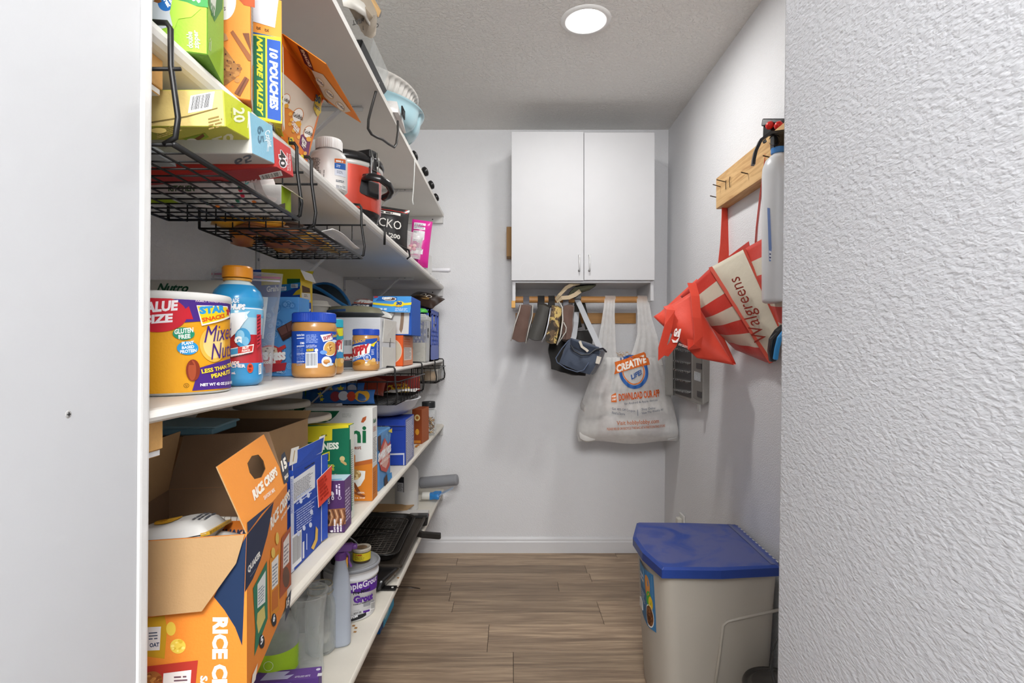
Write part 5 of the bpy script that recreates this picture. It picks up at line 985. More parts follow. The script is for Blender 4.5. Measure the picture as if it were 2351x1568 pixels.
t = roll_box('red box of forty foil sheets lowest in the hanging basket', -.337, .774, .84, 1.443, 1.487, .30, ('#b02a2c', {'right': '#c8302f', 'bottom': '#a02628', 'front': '#c23a30'}), math.radians(5), roll=-4.5)
A = face(t, 'right'); A.tq('40', (637,343), (641,386), (656,345), '#f3eeee', .1).tq('40', (639,344), (642,384), (654,346), '#2a1d1d', .03).tq('ALUMINUM FOIL', (657,350), (659,392), (661,352), '#f0dada', .03).tq('SUPER STRENGTH', (663,353), (664,392), (666,354), '#f0dada', .03); A.build('end_print', t)
A = face(t, 'under'); A.bq((594,402), (645,391), (600,413)).tq("FEUILLE D'ALUMINIUM", (420,446), (590,410), (423,455), '#dcc4c4', .04); A.build('bottom_print', t)
for lab, y, z, x, col, seed in (('crumpled grey plastic in the near hanging basket', .665, 1.4155, -.49, '#aeb3b8', 1),):
    t = thing('plastic_wrap', lab, 'plastic wrap', (x, y, z)); b = B(); soft(b, [(-.09,-.035,0),(.07,-.035,0),(.07,.035,0),(-.09,.035,0),(-.08,-.03,.022),(.05,-.03,.018),(.05,.03,.02),(-.08,.03,.022)], film(col, .5, .25, .3), 9, .4, .006, 30, seed); b.build('film', t, smooth=True)
t = thing('baking_cups', 'stack of polka-dot paper baking cups in the hanging basket', 'paper cups', (-.425, .88, 1.4155), rot=(0, math.radians(-6), 0)); b = B()
for i in range(9):
    x = -.09+.012*i; b.lathe([(.0,-.002),(.024,0),(.031,.026),(.0315,.027),(.0245,.001)], M('#e3e0dc', .7, name='paper') if i % 2 else M('#d6cfca', .7, name='paper'), 26, (x, 0, .031), axis=(1,0,.1))
b.build('cups', t, smooth=False)
b = B(); rr = random.Random(8)
for i in range(34):
    a = rr.uniform(0, 2*PI); i_ = rr.randrange(9); x = -.09+.012*i_+.014; c = V((x+.004, .030*math.cos(a), .031+.03*math.sin(a))); n_ = V((0, math.cos(a), math.sin(a))); u_ = V((1,0,0)); w_ = n_.cross(u_); r_ = .0035
    b.add([c+n_*.0014+(u_*math.cos(q*.7854)+w_*math.sin(q*.7854))*r_ for q in range(8)], [tuple(range(8))], ink(rr.choice(['#c22a44','#2f6a4a','#b98a3a','#7fc3c0','#e07a2c'])))
o = b.build('printed_dots', t); o['kind'] = 'stuff'
t = carton('small_carton', 'small open white and lime carton at the front corner of the hanging basket', 'carton', (-.385, .905, 1.4155), .10, .042, .042, '#d5d4cf', sides={'right': '#a5c21e'}); flap(t, [(0,.0,.042),(0,.042,.042),(.02,.045,.03),(.02,.0,.03)][::-1], M('#d3cdb8', .7, name='carton_board'), M('#cbc4ae', .7, name='carton_board'), 'end_flap')
A = face(t, 'front'); A.pp([(640,470),(655,466),(655,480),(640,485)], '#6a6258').fine(1, .8, 5, 1.4, 2, '#8a8f86').build('front_print', t)
t = carton('wrap_carton', 'long white and lime kitchen wrap carton low in the hanging basket', 'carton', (-.44, .82, 1.4155), .16, .05, .022, '#d9d8d2'); A = face(t, 'under'); A.rect(2, .6, 7, 2.6, '#a9c22c').fine(8, .8, 6, 3, 3, '#8a8a84'); A.build('bottom_print', t); A = face(t, 'front'); A.rect(0, .2, 4, 1.8, '#a9c22c').text('KITCHEN', 10, 1, 4, .9, '#3f5a3a', bold=.04); A.build('front_print', t)
# second hanging basket: snack bar wrappers
rr = random.Random(31)
for i in range(12):
    x = rr.uniform(-.47, -.43) if i % 2 else rr.uniform(-.54, -.43); y = rr.uniform(1.10, 1.31); y = 1.085+.019*i; z = 1.418+.012*(i % 3)+.004*(i % 2)
    t = thing('bar_wrapper', '%s snack bar wrapper in the second hanging basket, %s from its near end' % (['rust orange','amber','dark rust','brown','golden yellow','blackish'][i % 6], ['first','second','third','fourth','fifth','sixth','seventh','eighth','ninth','tenth','eleventh','last'][i]), 'snack bar', (x, y, z), rot=(math.radians(-90+rr.uniform(-8,8)), 0, rr.uniform(-.5, .9)+PI/2*(i % 2)), group='snack bar wrappers in the second hanging basket')
    b = B(); pouch(b, .05, .13, .018, M(['#d07a26','#e0a030','#a85e24','#8a5028','#ecb444','#4a362c'][i % 6], .28, name='foil_film'), .003, 40, i, 8, .08); b.build('wrapper', t, smooth=True)
    a = pouch_art(.05, .13, .018, .003, 40, i, .08); a.ell(2.5, 8.6, 1.4, 2.2, ['#e6c36a','#5a2f16','#d9b07a'][i % 3]).rect(.8, 3, 4.2, 5, '#dcd4c6').fine(1, 3.2, 3, 1.6, 2, '#5a4a3c'); a.build('printed_front', t)
t = thing('receipt', 'white paper packet curling at the front of the second hanging basket', 'paper', (-.395, 1.22, 1.418)); b = B(); b.grid(lambda u, v: V(((v-.5)*.05, (u-.5)*.2, .004+.012*abs(v-.3)+.004*math.sin(5*u))), 12, 5, M('#dedcd8', .6, name='paper')); b.build('sheet', t, smooth=True, solid=.0012)
# ================================================================== topmost shelf: things over its edge
Z1 = S1+.001
t = thing('cereal_bag', 'kraft and white bag of wheat cereal drooping over the topmost shelf', 'bag', (-.36, 1.33, Z1)); kb = M('#a89a86', .55, bump=.001, bs=60, var=.1, name='kraft_paper')
b = B(); f_ = [at(785,-18,1.26), at(862,92,1.42), at(862,78,1.42), at(870,-8,1.38)]
soft(b, [V(p)-t.location for p in (at(784,-10,1.26), at(838,92,1.47), at(866,90,1.52), at(820,-12,1.36), at(780,-60,1.28), at(858,40,1.40), at(868,30,1.5), at(826,-60,1.4))], kb, 10, .3, .006, 40, 5); b.build('bag_body', t, smooth=True)
A = PArt(t, at(800,30,1.29)-t.location, at(850,60,1.47)-at(800,30,1.29), at(850,10,1.4)-at(800,30,1.29), 2e-3)
A.tq('CREAM', (868,52), (832,58), (868,62), '#4a4640', .04).tq('WHEAT', (845,38), (806,46), (846,49), '#4a4640', .04).build('lettering', t)
b = B(); b.strap([at(785,-2,1.27)-t.location, at(812,6,1.3)-t.location, at(835,22,1.37)-t.location, at(848,45,1.42)-t.location], (0,0,1), .03, .004, M('#d9d5cb', .5, name='kraft_paper')); b.build('folded_top', t, smooth=True)
t = thing('flour_bag', 'tan folded bag edge with dark tip above the wheat cereal bag', 'bag', (-.36, 1.42, Z1+.06)); b = B(); b.hexa([V(p)-t.location for p in (at(812,-40,1.40), at(868,42,1.5), at(872,36,1.54), at(820,-50,1.46), at(814,-56,1.40), at(874,28,1.5), at(876,26,1.54), at(822,-66,1.46))], M('#cba36a', .6, var=.1, name='kraft_paper')); b.build('bag_edge', t, bevel=.002)
b = B(); b.hexa([V(p)-t.location for p in (at(866,42,1.495), at(873,40,1.52), at(875,34,1.55), at(868,36,1.55), at(868,30,1.495), at(875,28,1.52), at(876,25,1.55), at(870,26,1.55))], plast('#4a4846')); b.build('dark_tip', t)
t = thing('baking_tray', 'black tray edge with glass dish on the topmost shelf', 'tray', (-.42, 1.5, Z1)); b = B(); b.hexa([(-.2,-.1,0),(.028,-.1,0),(.028,.16,0),(-.2,.16,0),(-.21,-.11,.022),(.04,-.11,.022),(.04,.17,.022),(-.21,.17,.022)], plast('#141415', .3)); b.build('black_tray', t, bevel=.004)
b = B(); b.hexa([(-.18,-.02,.023),(.03,-.02,.023),(.03,.15,.023),(-.18,.15,.023),(-.19,-.03,.07),(.045,-.03,.07),(.045,.16,.07),(-.19,.16,.07)], glass, {'top': None}); b.build('glass_dish', t, bevel=.004)
t = thing('divided_dish', 'light blue divided round dish overhanging the topmost shelf', 'dish', (-.572, 1.985, Z1), rot=(math.radians(2), math.radians(0), 0)); bp = M('#a9cdd6', .25, var=.04, coat=.4, name='blue_plastic'); R = .205
def dish(u, v):      # six lobes swelling from a central cup, rim at the top
    a = 2*PI*u; lob = abs(math.sin(3*a))**.35
    prof = [(.13,.0),(.18,.002),(.218,.013),(.235,.04),(.241,.075),(.249,.083),(.251,.087)]; k = v*(len(prof)-1); i = min(int(k), len(prof)-2); f = k-i
    r = prof[i][0]*(1-f)+prof[i+1][0]*f; z = prof[i][1]*(1-f)+prof[i+1][1]*f; w = math.sin(PI*min(1, v*1.1))
    return V(((r-.012*(1-lob)*w)*math.cos(a), (r-.012*(1-lob)*w)*math.sin(a), z+.012*(1-lob)*w))
b = B(); b.grid(dish, 120, 14, bp); b.lathe([(0,.0),(.13,.0)], bp, 60); b.build('blue_dish', t, smooth=True)
t = thing('ribbed_bowl', 'white ribbed bowl stacked over the light blue dish', 'bowl', (-.59, 1.95, Z1+.066)); R = .205; wpb = plast('#dedad3', .35)
def rb(u, v):
    a = 2*PI*u; prof = [(.12,.0),(.19,.008),(.222,.026),(.232,.045),(.238,.06),(.25,.066),(.253,.07)]; k = v*(len(prof)-1); i = min(int(k), len(prof)-2); f = k-i; r = prof[i][0]*(1-f)+prof[i+1][0]*f; z = prof[i][1]*(1-f)+prof[i+1][1]*f
    return V(((r+.004*math.sin(60*a)*math.sin(PI*v)**2)*math.cos(a), (r+.004*math.sin(60*a)*math.sin(PI*v)**2)*math.sin(a), z))
b = B(); b.grid(rb, 360, 12, wpb); b.lathe([(0,.0),(.12,.0)], wpb, 60); b.lathe([(.241,.07),(.25,.074),(.253,.07)], wpb, 60); b.build('bowl', t, smooth=True)
t = thing('power_adapter', 'white adapter with black socket and a looping black cord over the topmost shelf edge', 'adapter', (-.395, 1.83, Z1)); b = B(); soft(b, [(-.05,-.06,0),(.028,-.06,0),(.02,.13,0),(-.05,.13,0),(-.05,-.05,.045),(.022,-.05,.045),(.012,.1,.02),(-.05,.1,.02)], plast('#dcd9d6'), 7, .3); b.build('white_case', t, smooth=True)
b = B(); o_ = V((.031,-.005,.02))
b.tube([o_+V(q) for q in ((0,-.02,-.013),(0,.02,-.013),(0,.02,.013),(0,-.02,.013))], .003, plast('#232323'), 6, True); b.box((.026,-.012,.012), (.033,.012,.028), plast('#2a2a2a')); b.build('black_socket', t)
cord = [at(913,278,1.80), at(914,300,1.79), at(910,330,1.78), at(905,338,1.77), at(893,331,1.74), at(878,320,1.69), at(865,315,1.66), at(853,308,1.64), at(845,295,1.62), at(846,275,1.61), at(852,250,1.6), at(861,218,1.59), at(868,190,1.59), at(868,182,1.6), at(862,176,1.62)]
b = B(); b.tube([V(p)-t.location for p in cord], .0042, M('#3a3836', .4, name='rubber_cord'), 8); b.build('cord', t, smooth=True)
t = thing('hanging_string', 'white string dangling down from the topmost shelf', 'string', at(952,365,2.19)); b = B(); b.tube([V(at(*p))-t.location for p in ((950,358,2.22),(952,372,2.16),(951,400,2.16),(949,435,2.16),(947,460,2.16),(949,470,2.16))], .0022, M('#d9dad6', .5, name='white_plastic'), 7); b.build('string', t, smooth=True)
bk = plast('#1a191a', .3)
for i, (px, py, y, lab) in enumerate(((951,350,2.24,'nearest of the black pan knobs along the topmost shelf edge, by the blue dish'), (976,388,2.44,'second black pan knob along the topmost shelf edge'), (990,416,2.64,'third black pan knob along the topmost shelf edge'), (1001,446,2.86,'farthest black pan knob along the topmost shelf edge, lying on its side'))):
    p = at(px, py, y); t = thing('pan', lab, 'pan', (p.x-.1, y, Z1)); b = B(); b.lathe([(0,.0),(.07,0),(.078,.012),(.08,.012),(.072,-.0),(0,.002)], bk, 36); b.build('pan_body', t, smooth=True)
    b = B(); b.tube([(.075,0,.012),(.088,0,.018),(.1,0,.022)], .008, bk, 8); b.lathe([(0,-.012),(.016,-.011),(.021,-.004),(.021,.006),(.014,.011),(0,.012)], bk, 24, (.1,0,.022), axis=(1,.3,.5)); b.build('knob', t, smooth=True)
# ================================================================== lowest shelf
Z5 = S5+.001
t = thing('glass_vase', 'clear pressed glass vase with diamond pattern at the front of the lowest shelf', 'vase', (-.508, 1.355, Z5)); b = B()
def vase(u, v, inn=0):
    a = 2*PI*u; r = .037+.009*v**2-.004*math.sin(PI*v)+.0045*(1 if v > .985 else 0)
    dia = .0016*max(0, math.cos(8*a+9*v))*math.sin(PI*min(1, v*1.25)) if v < .8 else 0
    return V(((r+dia-inn)*math.cos(a), (r+dia-inn)*math.sin(a), .004+v*.196 if not inn else .012+v*.188))
b.grid(lambda u, v: vase(u, v), 112, 34, glass); b.grid(lambda u, v: vase(1-u, v, .0035), 56, 12, glass); b.lathe([(0,.004),(.037,.004)], glass, 56); b.lathe([(.0335,.012),(0,.012)], glass, 56); b.lathe([(.0435,.2),(.0475,.201),(.0495,.203),(.0475,.205),(.043,.204)], glass, 56); b.build('glass', t, smooth=True)
t = thing('mason_jar', 'empty clear glass jar behind the pressed glass vase', 'jar', (-.512, 1.452, Z5)); b = B()
b.lathe([(0,0),(.034,0),(.039,.006),(.0395,.02),(.0395,.12),(.036,.138),(.031,.147),(.031,.155),(.033,.157),(.033,.16),(.031,.162),(.032,.172),(.030,.176),(.0285,.172),(.0285,.15),(.0335,.137),(.037,.12),(.037,.01),(0,.006)], glass, 48); b.build('glass', t, smooth=True)
b = B(); b.lathe([(.0325,.158),(.034,.1585),(.034,.1605),(.0325,.161)], M('#b9b09a', .35, metal=.7), 40); b.lathe([(.0295,.1765),(.0315,.178),(.0325,.176)], M('#c9bfa6', .35, metal=.4), 40); b.build('metal_band', t, smooth=True)
t = thing('spray_bottle', 'grey spray bottle with purple trigger head on the lowest shelf', 'bottle', (-.468, 1.485, Z5), rz=.35); gp = plast('#a9b0bc', .4); b = B()
def sq(u, v, prof):
    k = v*(len(prof)-1); i = min(int(k), len(prof)-2); f = k-i; rx = prof[i][0]*(1-f)+prof[i+1][0]*f; z = prof[i][1]*(1-f)+prof[i+1][1]*f; a = 2*PI*u
    c, d = math.cos(a), math.sin(a); n = (abs(c)**3.2+abs(d)**3.2)**(-1/3.2); e = 2/3.2 if rx > .015 else 1
    return V((rx*n*c, rx*.95*n*d, z))
pr = [(.0225,.0),(.0265,.005),(.027,.03),(.027,.13),(.0262,.15),(.022,.185),(.0165,.215),(.0135,.23),(.0132,.236)]
b.grid(lambda u, v: sq(u, v, pr), 44, 32, gp); b.build('grey_bottle', t, smooth=True)
b = B(); pu = plast('#6d3f8f', .4); b.lathe([(.0155,.232),(.016,.234),(.016,.25),(.013,.253)], pu, 24); b.hexa([(-.03,-.011,.252),(.028,-.009,.252),(.028,.009,.252),(-.03,.011,.252),(-.026,-.009,.275),(.034,-.007,.272),(.034,.007,.272),(-.026,.009,.275)], pu); b.lathe([(.006,0),(.008,.003),(.008,.012),(.004,.014)], pu, 14, (.03,0,.262), axis=(1,0,0)); b.build('spray_head', t, bevel=.002)
b = B(); b.strap([(.012,0,.255),(.022,0,.24),(.022,0,.222),(.028,0,.208)], (0,1,0), .012, .005, pu); b.build('trigger', t, bevel=.001)
b = B(); b.lathe([(.0262,.2)], gp, 8) if False else b.box((.0135,-.006,.208), (.0185,.006,.236), M('#dc9a2c', .5)); b.build('orange_tab', t)
# --- grout bucket with two little tins on its lid
t = thing('grout_bucket', 'white bucket of grout with purple label and grey lid on the lowest shelf', 'bucket', (-.492, 1.665, Z5)); wpk = plast('#dcdcde', .35)
b = B(); b.lathe([(0,0),(.069,0),(.071,.004),(.078,.118),(.082,.12),(.0825,.128),(.0795,.13),(.08,.142),(.083,.143),(.083,.149)], wpk, 56); b.build('bucket', t, smooth=True)
gl = plast('#8f9196', .4); b = B(); b.lathe([(.0835,.146),(.0865,.148),(.087,.154),(.0845,.158),(.081,.158),(.080,.153),(.072,.152),(.071,.154),(.06,.154),(0,.153)], gl, 56); b.build('grey_lid', t, smooth=True)
b = B(); arcp = [V((-.02+.083*math.cos(a)*.0, .084*math.cos(a), .15+.075*math.sin(a))) for a in [PI*i/16 for i in range(17)]]
b.tube([V((.02-.05*math.sin(PI*i/16), .088*math.cos(PI*i/16), .14+.085*math.sin(PI*i/16))) for i in range(17)], .0022, M('#a9abae', .3, metal=.8), 6); b.build('wire_handle', t, smooth=True)
A = CArt(t, .0715, .118, 8e-4, 10, .0785)
A.pp([(790,1345),(806,1338),(866,1318),(866,1345),(806,1362),(790,1370)], '#5b2b93').tq('SimpleGrout', (782,1360), (863,1336), (780,1340), '#eeeaf4', .02).tq('Pre-Mixed', (811,1366), (849,1354), (811,1358), '#25252a', .04).tq('Grout', (811,1385), (855,1375), (811,1368), '#5b2b93', .06).tq('FORMULA PREMEZCLADA', (811,1390), (851,1378), (811,1387), '#333338', .03)
A.pp([(834,1386),(858,1377),(858,1384),(834,1393)], '#9a9ba0').fq((812,1403), (828,1399), (812,1402), 1, '#77787c').bq((850,1400), (859,1397), (850,1383)).pp([(831,1402),(850,1396),(850,1404),(832,1410)], '#f2f1f4').pp([(833,1402),(848,1398),(848,1403),(833,1407)], '#5b2b93').tq('NET WT 1 GAL', (812,1411), (829,1406), (812,1407), '#3a3a40', .03).pp([(790,1416),(840,1405),(840,1412),(831,1418),(790,1429)], '#2a2a2e').tq('CUSTOM', (792,1424), (821,1416), (792,1418), '#f0f0f2', .07); A.build('printed_label', t)
t = thing('putty_tin', 'small tin with yellow label standing on the grey bucket lid', 'tin', (-.462, 1.672, Z5+.1545)); b = B(); b.lathe([(0,0),(.026,0),(.027,.002),(.027,.032)], M('#5a4a35', .4, metal=.3), 32); b.build('tin', t, smooth=True)
b = B(); b.lathe([(.0275,.032),(.0285,.033),(.0285,.041),(.027,.043),(.025,.0425),(.0245,.041),(0,.0405)], M('#cfc6b6', .45, metal=.2, var=.2, vs=90), 32); b.build('cream_lid', t, smooth=True)
b = B(); b.lathe([(.0274,.007),(.0274,.030)], paper('#dcc62c'), 40); b.build('yellow_label', t, smooth=True); A = CArt(t, .0274, .04, 4e-4, 8); A.fine(-1.5, 1, 3, 1.3, 5, '#6a5a1c').fine(-1.2, 2.4, 2.4, .4, 1, '#a8301c', fill=.8); A.build('label_print', t)
b = B(); b.lathe([(0,.0412),(.017,.0412)], M('#8a6f52', .6), 30); b.build('brown_lid_label', t)
t = thing('black_jar', 'small black lidded jar on the bucket lid beside the yellow tin', 'jar', (-.53, 1.655, Z5+.1545)); b = B(); b.lathe([(0,0),(.02,0),(.021,.003),(.021,.028),(.0225,.029),(.0225,.04),(.021,.042),(.017,.0415),(0,.04)], plast('#1f1e1f', .25), 28); b.build('jar', t, smooth=True)
t = thing('glass_jar', 'clear jar with black lid behind the grey spray bottle', 'jar', (-.61, 1.58, Z5)); b = B(); b.lathe([(0,0),(.045,0),(.048,.006),(.048,.12),(.044,.13)], glass, 36); b.build('glass', t, smooth=True); b = B(); b.lathe([(.045,.128),(.05,.129),(.05,.15),(.048,.152),(0,.152)], plast('#8f9196'), 36); b.build('grey_lid', t); b = B(); b.lathe([(0,.003),(.044,.003),(.045,.07),(0,.072)], M('#b7b5b0', .8, name='white_powder'), 30); b.build('contents', t)
t = thing('white_tub', 'white plastic tub behind the empty glass jar', 'tub', (-.66, 1.66, Z5)); b = B(); b.lathe([(0,0),(.06,0),(.062,.004),(.065,.12),(.068,.122),(.068,.135),(.06,.137),(0,.136)], plast('#d5d5d6'), 40); b.build('tub', t, smooth=True)
# --- things at the near end: cleaner jug, purple box, striped carton
t = thing('cleaner_jug', 'clear plastic jug with lime green label at the near end of the lowest shelf', 'jug', (-.575, 1.32, Z5)); b = B(); b.lathe([(0,0),(.05,0),(.053,.006),(.053,.12),(.049,.14),(.035,.16),(.02,.175),(.019,.19)], film('#dfe3e0', .35, .12, .3), 40); b.build('jug', t, smooth=True); b = B(); b.lathe([(.0535,.035),(.0535,.09)], paper('#a9d02c'), 48); b.build('lime_label', t, smooth=True); A = CArt(t, .0535, .1, 5e-4, 10); A.ring(.6, 6.6, 1.1, 1.1, .1, '#e8f2d0').fine(-2.6, 4.4, 6, .5, 1, '#3f5a1c', fill=.7); A.build('label_print', t)
b = B(); b.lathe([(.0215,.185),(.0215,.205),(0,.206)], plast('#e4e4e4'), 24); b.build('cap', t)
t = carton('striped_carton', 'carton with red and white striped edge behind the lime label jug', 'carton', (-.60, 1.40, Z5), .12, .06, .17, '#d9d5d0'); A = face(t, 'front')
A.rect(9, 0, 12, 7.5, '#b0202a')
for q in range(6): A.rect(9.4, 8.2+q*1.1, 12, 8.7+q*1.1, '#b0202a')
A.build('front_print', t)
t = carton('snack_bar_box', 'purple box with white lettering standing at the front of the lowest shelf', 'box', (-.445, 1.25, Z5), .15, .045, .05, '#5b3a86', rz=.18, sides={'top': '#6d4a98'})
A = face(t, 'top'); A.poly([(2,1),(8,.6),(9.2,2.2),(7,2),(8,3.6),(3,4.2)], '#c9c3ea').rect(14.6, .4, 15.6, 1.6, '#e6e6ea').ell(14.4, 3.2, .5, .5, '#dcd8ea').fine(9.6, .6, 4.4, .8, 2, '#e6e2f2').build('top_print', t); A = face(t, 'front'); A.poly([(2,1),(9,.8),(11,3),(8,2.6),(9,4.4),(3,4.6)], '#c9c3ea').fine(11.5, 1, 2.6, 3, 5, '#e6e2f2').build('front_print', t)
# --- griddle, roasting pan, pan handle, metal strip, cardboard, bottle, foil rolls
bm_ = M('#1f1d1c', .45, metal=.2, bump=.0008, bs=130, var=.2, vs=30, name='black_enamel'); gb = M('#3b342d', .5, metal=.2, var=.2, vs=18, name='seasoned_griddle')
t = thing('griddle', 'wide dark electric griddle with black corner handles on the lowest shelf', 'griddle', (-.375, 1.885, Z5)); L = .545; W = .36
b = B(); b.hexa([(-W,.0,.035),(-.03,0,.035),(-.03,L,.035),(-W,L,.035),(-W,0,.048),(-.012,0,.048),(-.012,L,.048),(-W,L,.048)], gb); b.box((-W,-.004,.044), (-.008,.006,.056), gb); b.box((-W,L-.006,.044), (-.008,L+.004,.056), gb); b.box((-.018,.0,.044), (-.006,L,.056), gb); b.build('plate', t, bevel=.002)
for q, (y0, y1, nm) in enumerate(((-.1, .012, 'near'), (L-.012, L+.062, 'far'))):
    b = B(); b.hexa([(-W,y0,.006) if q == 0 else (-W,y0,.01),(-.06,y0,.006),(-.03,y1,.01),(-W,y1,.01),(-W,y0+.01,.038),(-.05,y0+.012,.038),(-.008,y1,.05),(-W,y1,.05)] if q == 0 else [(-.09,y0,.012),(-.0,y0,.012),(-.012,y1,.016),(-.09,y1,.016),(-.09,y0,.06),(.008,y0,.06),(-.002,y1,.052),(-.09,y1,.052)], blk); b.build('end_handle', t, bevel=.008, seg=2, smooth=False)
for y_ in (.03, L-.03):
    b = B(); b.lathe([(.012,0),(.01,.036)], blk, 14, (-.06, y_, 0)); b.build('foot', t)
    b = B(); b.lathe([(.012,0),(.01,.036)], blk, 14, (-W+.04, y_, 0)); b.build('foot', t)
t = thing('roasting_pan', 'black enamel roasting pan with rack lying on the griddle', 'pan', (-.545, 2.12, Z5+.058), rot=(math.radians(1), math.radians(3), .02)); b = B()
def rr_path(w, l, r, z, n=6):
    p = []
    for cx_, cy_, a0 in ((w-r,l-r,0),(-w+r,l-r,PI/2),(-w+r,-l+r,PI),(w-r,-l+r,1.5*PI)):
        for i in range(n+1): p.append(V((cx_+r*math.cos(a0+PI/2*i/n), cy_+r*math.sin(a0+PI/2*i/n), z)))
    return p
rings = [rr_path(.105,.185,.03,.0), rr_path(.118,.2,.035,.006), rr_path(.128,.212,.04,.034), rr_path(.138,.222,.045,.036), rr_path(.139,.223,.045,.033), rr_path(.127,.211,.04,.030), rr_path(.117,.199,.035,.008), rr_path(.105,.185,.03,.004)]
k = len(rings[0])
for i in range(len(rings)-1): b.add(rings[i]+rings[i+1], [(j, (j+1) % k, k+(j+1) % k, k+j) for j in range(k)], bm_)
b.add(rings[0], [tuple(range(k))[::-1]], bm_); b.add(rings[-1], [tuple(range(k))], bm_); b.build('pan', t, smooth=False)
b = B(); rk = M('#5c5650', .35, metal=.6, name='dark_wire')
b.tube(rr_path(.112,.19,.03,.026), .002, rk, 6, True)
for i in range(1, 22): b.tube([(-.11, -.19+.38*i/22, .026), (.11, -.19+.38*i/22, .026)], .0012, rk, 5)
for i in range(1, 12): b.tube([(-.112+.224*i/12, -.188, .028), (-.112+.224*i/12, .188, .028)], .0012, rk, 5)
b.tube([(-.06,-.08,.034),(.02,-.04,.04),(.085,-.01,.04),(.09,.004,.04),(.08,.012,.04),(-.0,.02,.036),(-.08,.04,.034)], .003, M('#3a3836', .3, metal=.7), 7); b.build('rack', t, smooth=True)
t = thing('frying_pan', 'frying pan with a black handle jutting past the lowest shelf', 'frying pan', (-.52, 2.585, Z5+.001), rz=0); b = B(); b.lathe([(0,0),(.085,0),(.095,.006),(.105,.036),(.103,.037),(.092,.008),(0,.004)], bm_, 44); b.build('pan', t, smooth=True)
b = B(); hp = [V(p)-t.location for p in (at(905,1258,2.28), at(945,1257,2.26), at(1008,1256,2.255), at(1014,1256,2.255))]
t.location = (-.56, 2.36, Z5+.0); hp = [V((.09,-.02,.0345)), V((.14,-.075,.0335)), V((.19,-.10,.031)), V((.25,-.112,.03)), V((.268,-.115,.03))]
b.strap(hp, [(0,0,1)]*5, .026, .017, M('#26221f', .5, bump=.0005, bs=300, name='grip_rubber')); b.build('handle', t, smooth=False, bevel=.005, seg=2)
t = thing('spatula', 'black metal strip with a cord loop projecting over the lowest shelf edge', 'spatula', (-.49, 1.815, Z5+.001)); b = B(); b.box((-.1,-.012,0), (.105,.016,.006), M('#1c1b1b', .4, metal=.3)); b.build('blade', t, bevel=.001); b = B(); b.lathe([(0,.0015),(.004,.001),(.004,0)], M('#d9d6d0', .4), 12, (.092,.0,.006)); b.build('rivet', t)
b = B(); b.tube([(.1,.0,.006),(.13,-.012,.010),(.165,-.014,.010),(.185,-.004,.004),(.18,.012,-.002),(.15,.018,.0),(.11,.012,.004)], .0016, plast('#2c2018'), 6); b.build('cord_loop', t, smooth=True)
t = thing('cardboard_sheet', 'brown cardboard piece lying behind the roasting pan', 'cardboard', (-.63, 2.56, Z5+.03)); b = B(); b.hexa([(-.1,-.16,.02),(.2,-.02,.0),(.22,.06,.0),(-.08,-.02,.03),(-.1,-.16,.026),(.2,-.02,.004),(.22,.06,.004),(-.08,-.02,.036)], kraft); b.build('sheet', t); t.location = (-.70, 2.62, Z5+.03)
t = thing('catalog', 'red and white printed carton under the griddle at the far end', 'carton', (-.395, 2.47, Z5)); t['w'], t['d'], t['h'] = .2, .14, .03
t.name = 'printed_carton'; b = B(); b.box((-.2,0,0), (0,.14,.03), paper('#d9d6d2'), {'right': paper('#a8201f')}); b.build('carton', t, bevel=.001); A = face(t, 'right'); A.rect(0, 1.4, 14, 3, '#dcd8d4').fine(1, 1.6, 11, 1, 2, '#8a8a8a').text('RANCH', 9.5, .7, 5, .7, '#e9e4e0', bold=.04).build('side_print', t)
t = thing('white_jug', 'white ribbed plastic jug with black and white label at the back end', 'jug', (-.525, 2.72, Z5)); b = B(); prof = [(0,0),(.054,0),(.058,.004)]
for i in range(16): prof += [(.0585,.008+i*.006),(.0565,.011+i*.006)]
prof += [(.058,.106),(.058,.185),(.054,.2),(.04,.216),(.03,.222),(0,.222)]
b.lathe(prof, plast('#dcdbd8', .4), 44); b.build('jug', t, smooth=True); A = CArt(t, .058, .2, 8e-4, 10); A.rect(-4.6, 10, -.2, 17.5, '#c9c9cc').rect(-4.6, 14.6, -.2, 17.5, '#25252a').fine(-4.2, 10.4, 3.6, 3.8, 9, '#44444a').rect(-.5, 10, -.2, 17, '#25252a').build('label', t)
t = thing('foam_roller', 'grey ribbed foam tube sticking out past the shelf by the end wall', 'tube', (-.50, 3.0, Z5+.062)); b = B(); prof = [(0,-.001)]+[(.030+(.0012 if i % 2 else 0), i*.0045) for i in range(46)]+[(.026,.21),(0,.212)]; b.lathe(prof, M('#8f9094', .6), 30, (0,0,0), axis=(1,-.14,.12)); b.build('tube', t, smooth=True)
t = thing('bag_roll', 'blue packet roll with white cap lying in front of the grey tube', 'roll', (-.47, 2.86, Z5+.028)); b = B(); b.lathe([(0,0),(.019,0),(.02,.004),(.02,.04),(.018,.042)], plast('#d9d7d0', .5), 24, (0,0,0), axis=(1,0,0)); b.build('white_cap', t, smooth=True)
b = B(); soft(b, [(.04,-.018,-.02),(.09,-.03,-.012),(.1,.03,-.004),(.04,.02,-.018),(.04,-.016,.016),(.09,-.024,.012),(.1,.03,.02),(.04,.016,.018)], M('#2f7fc4', .3, name='blue_film'), 7, .3, .008, 40, 4); b.hexa([(.085,-.02,.0),(.16,.0,.035),(.165,.03,.04),(.09,.03,.004),(.085,-.02,.003),(.16,.0,.037),(.165,.03,.042),(.09,.03,.007)], M('#a9b8cc', .3, name='blue_film')); b.build('blue_wrapper', t, smooth=False)
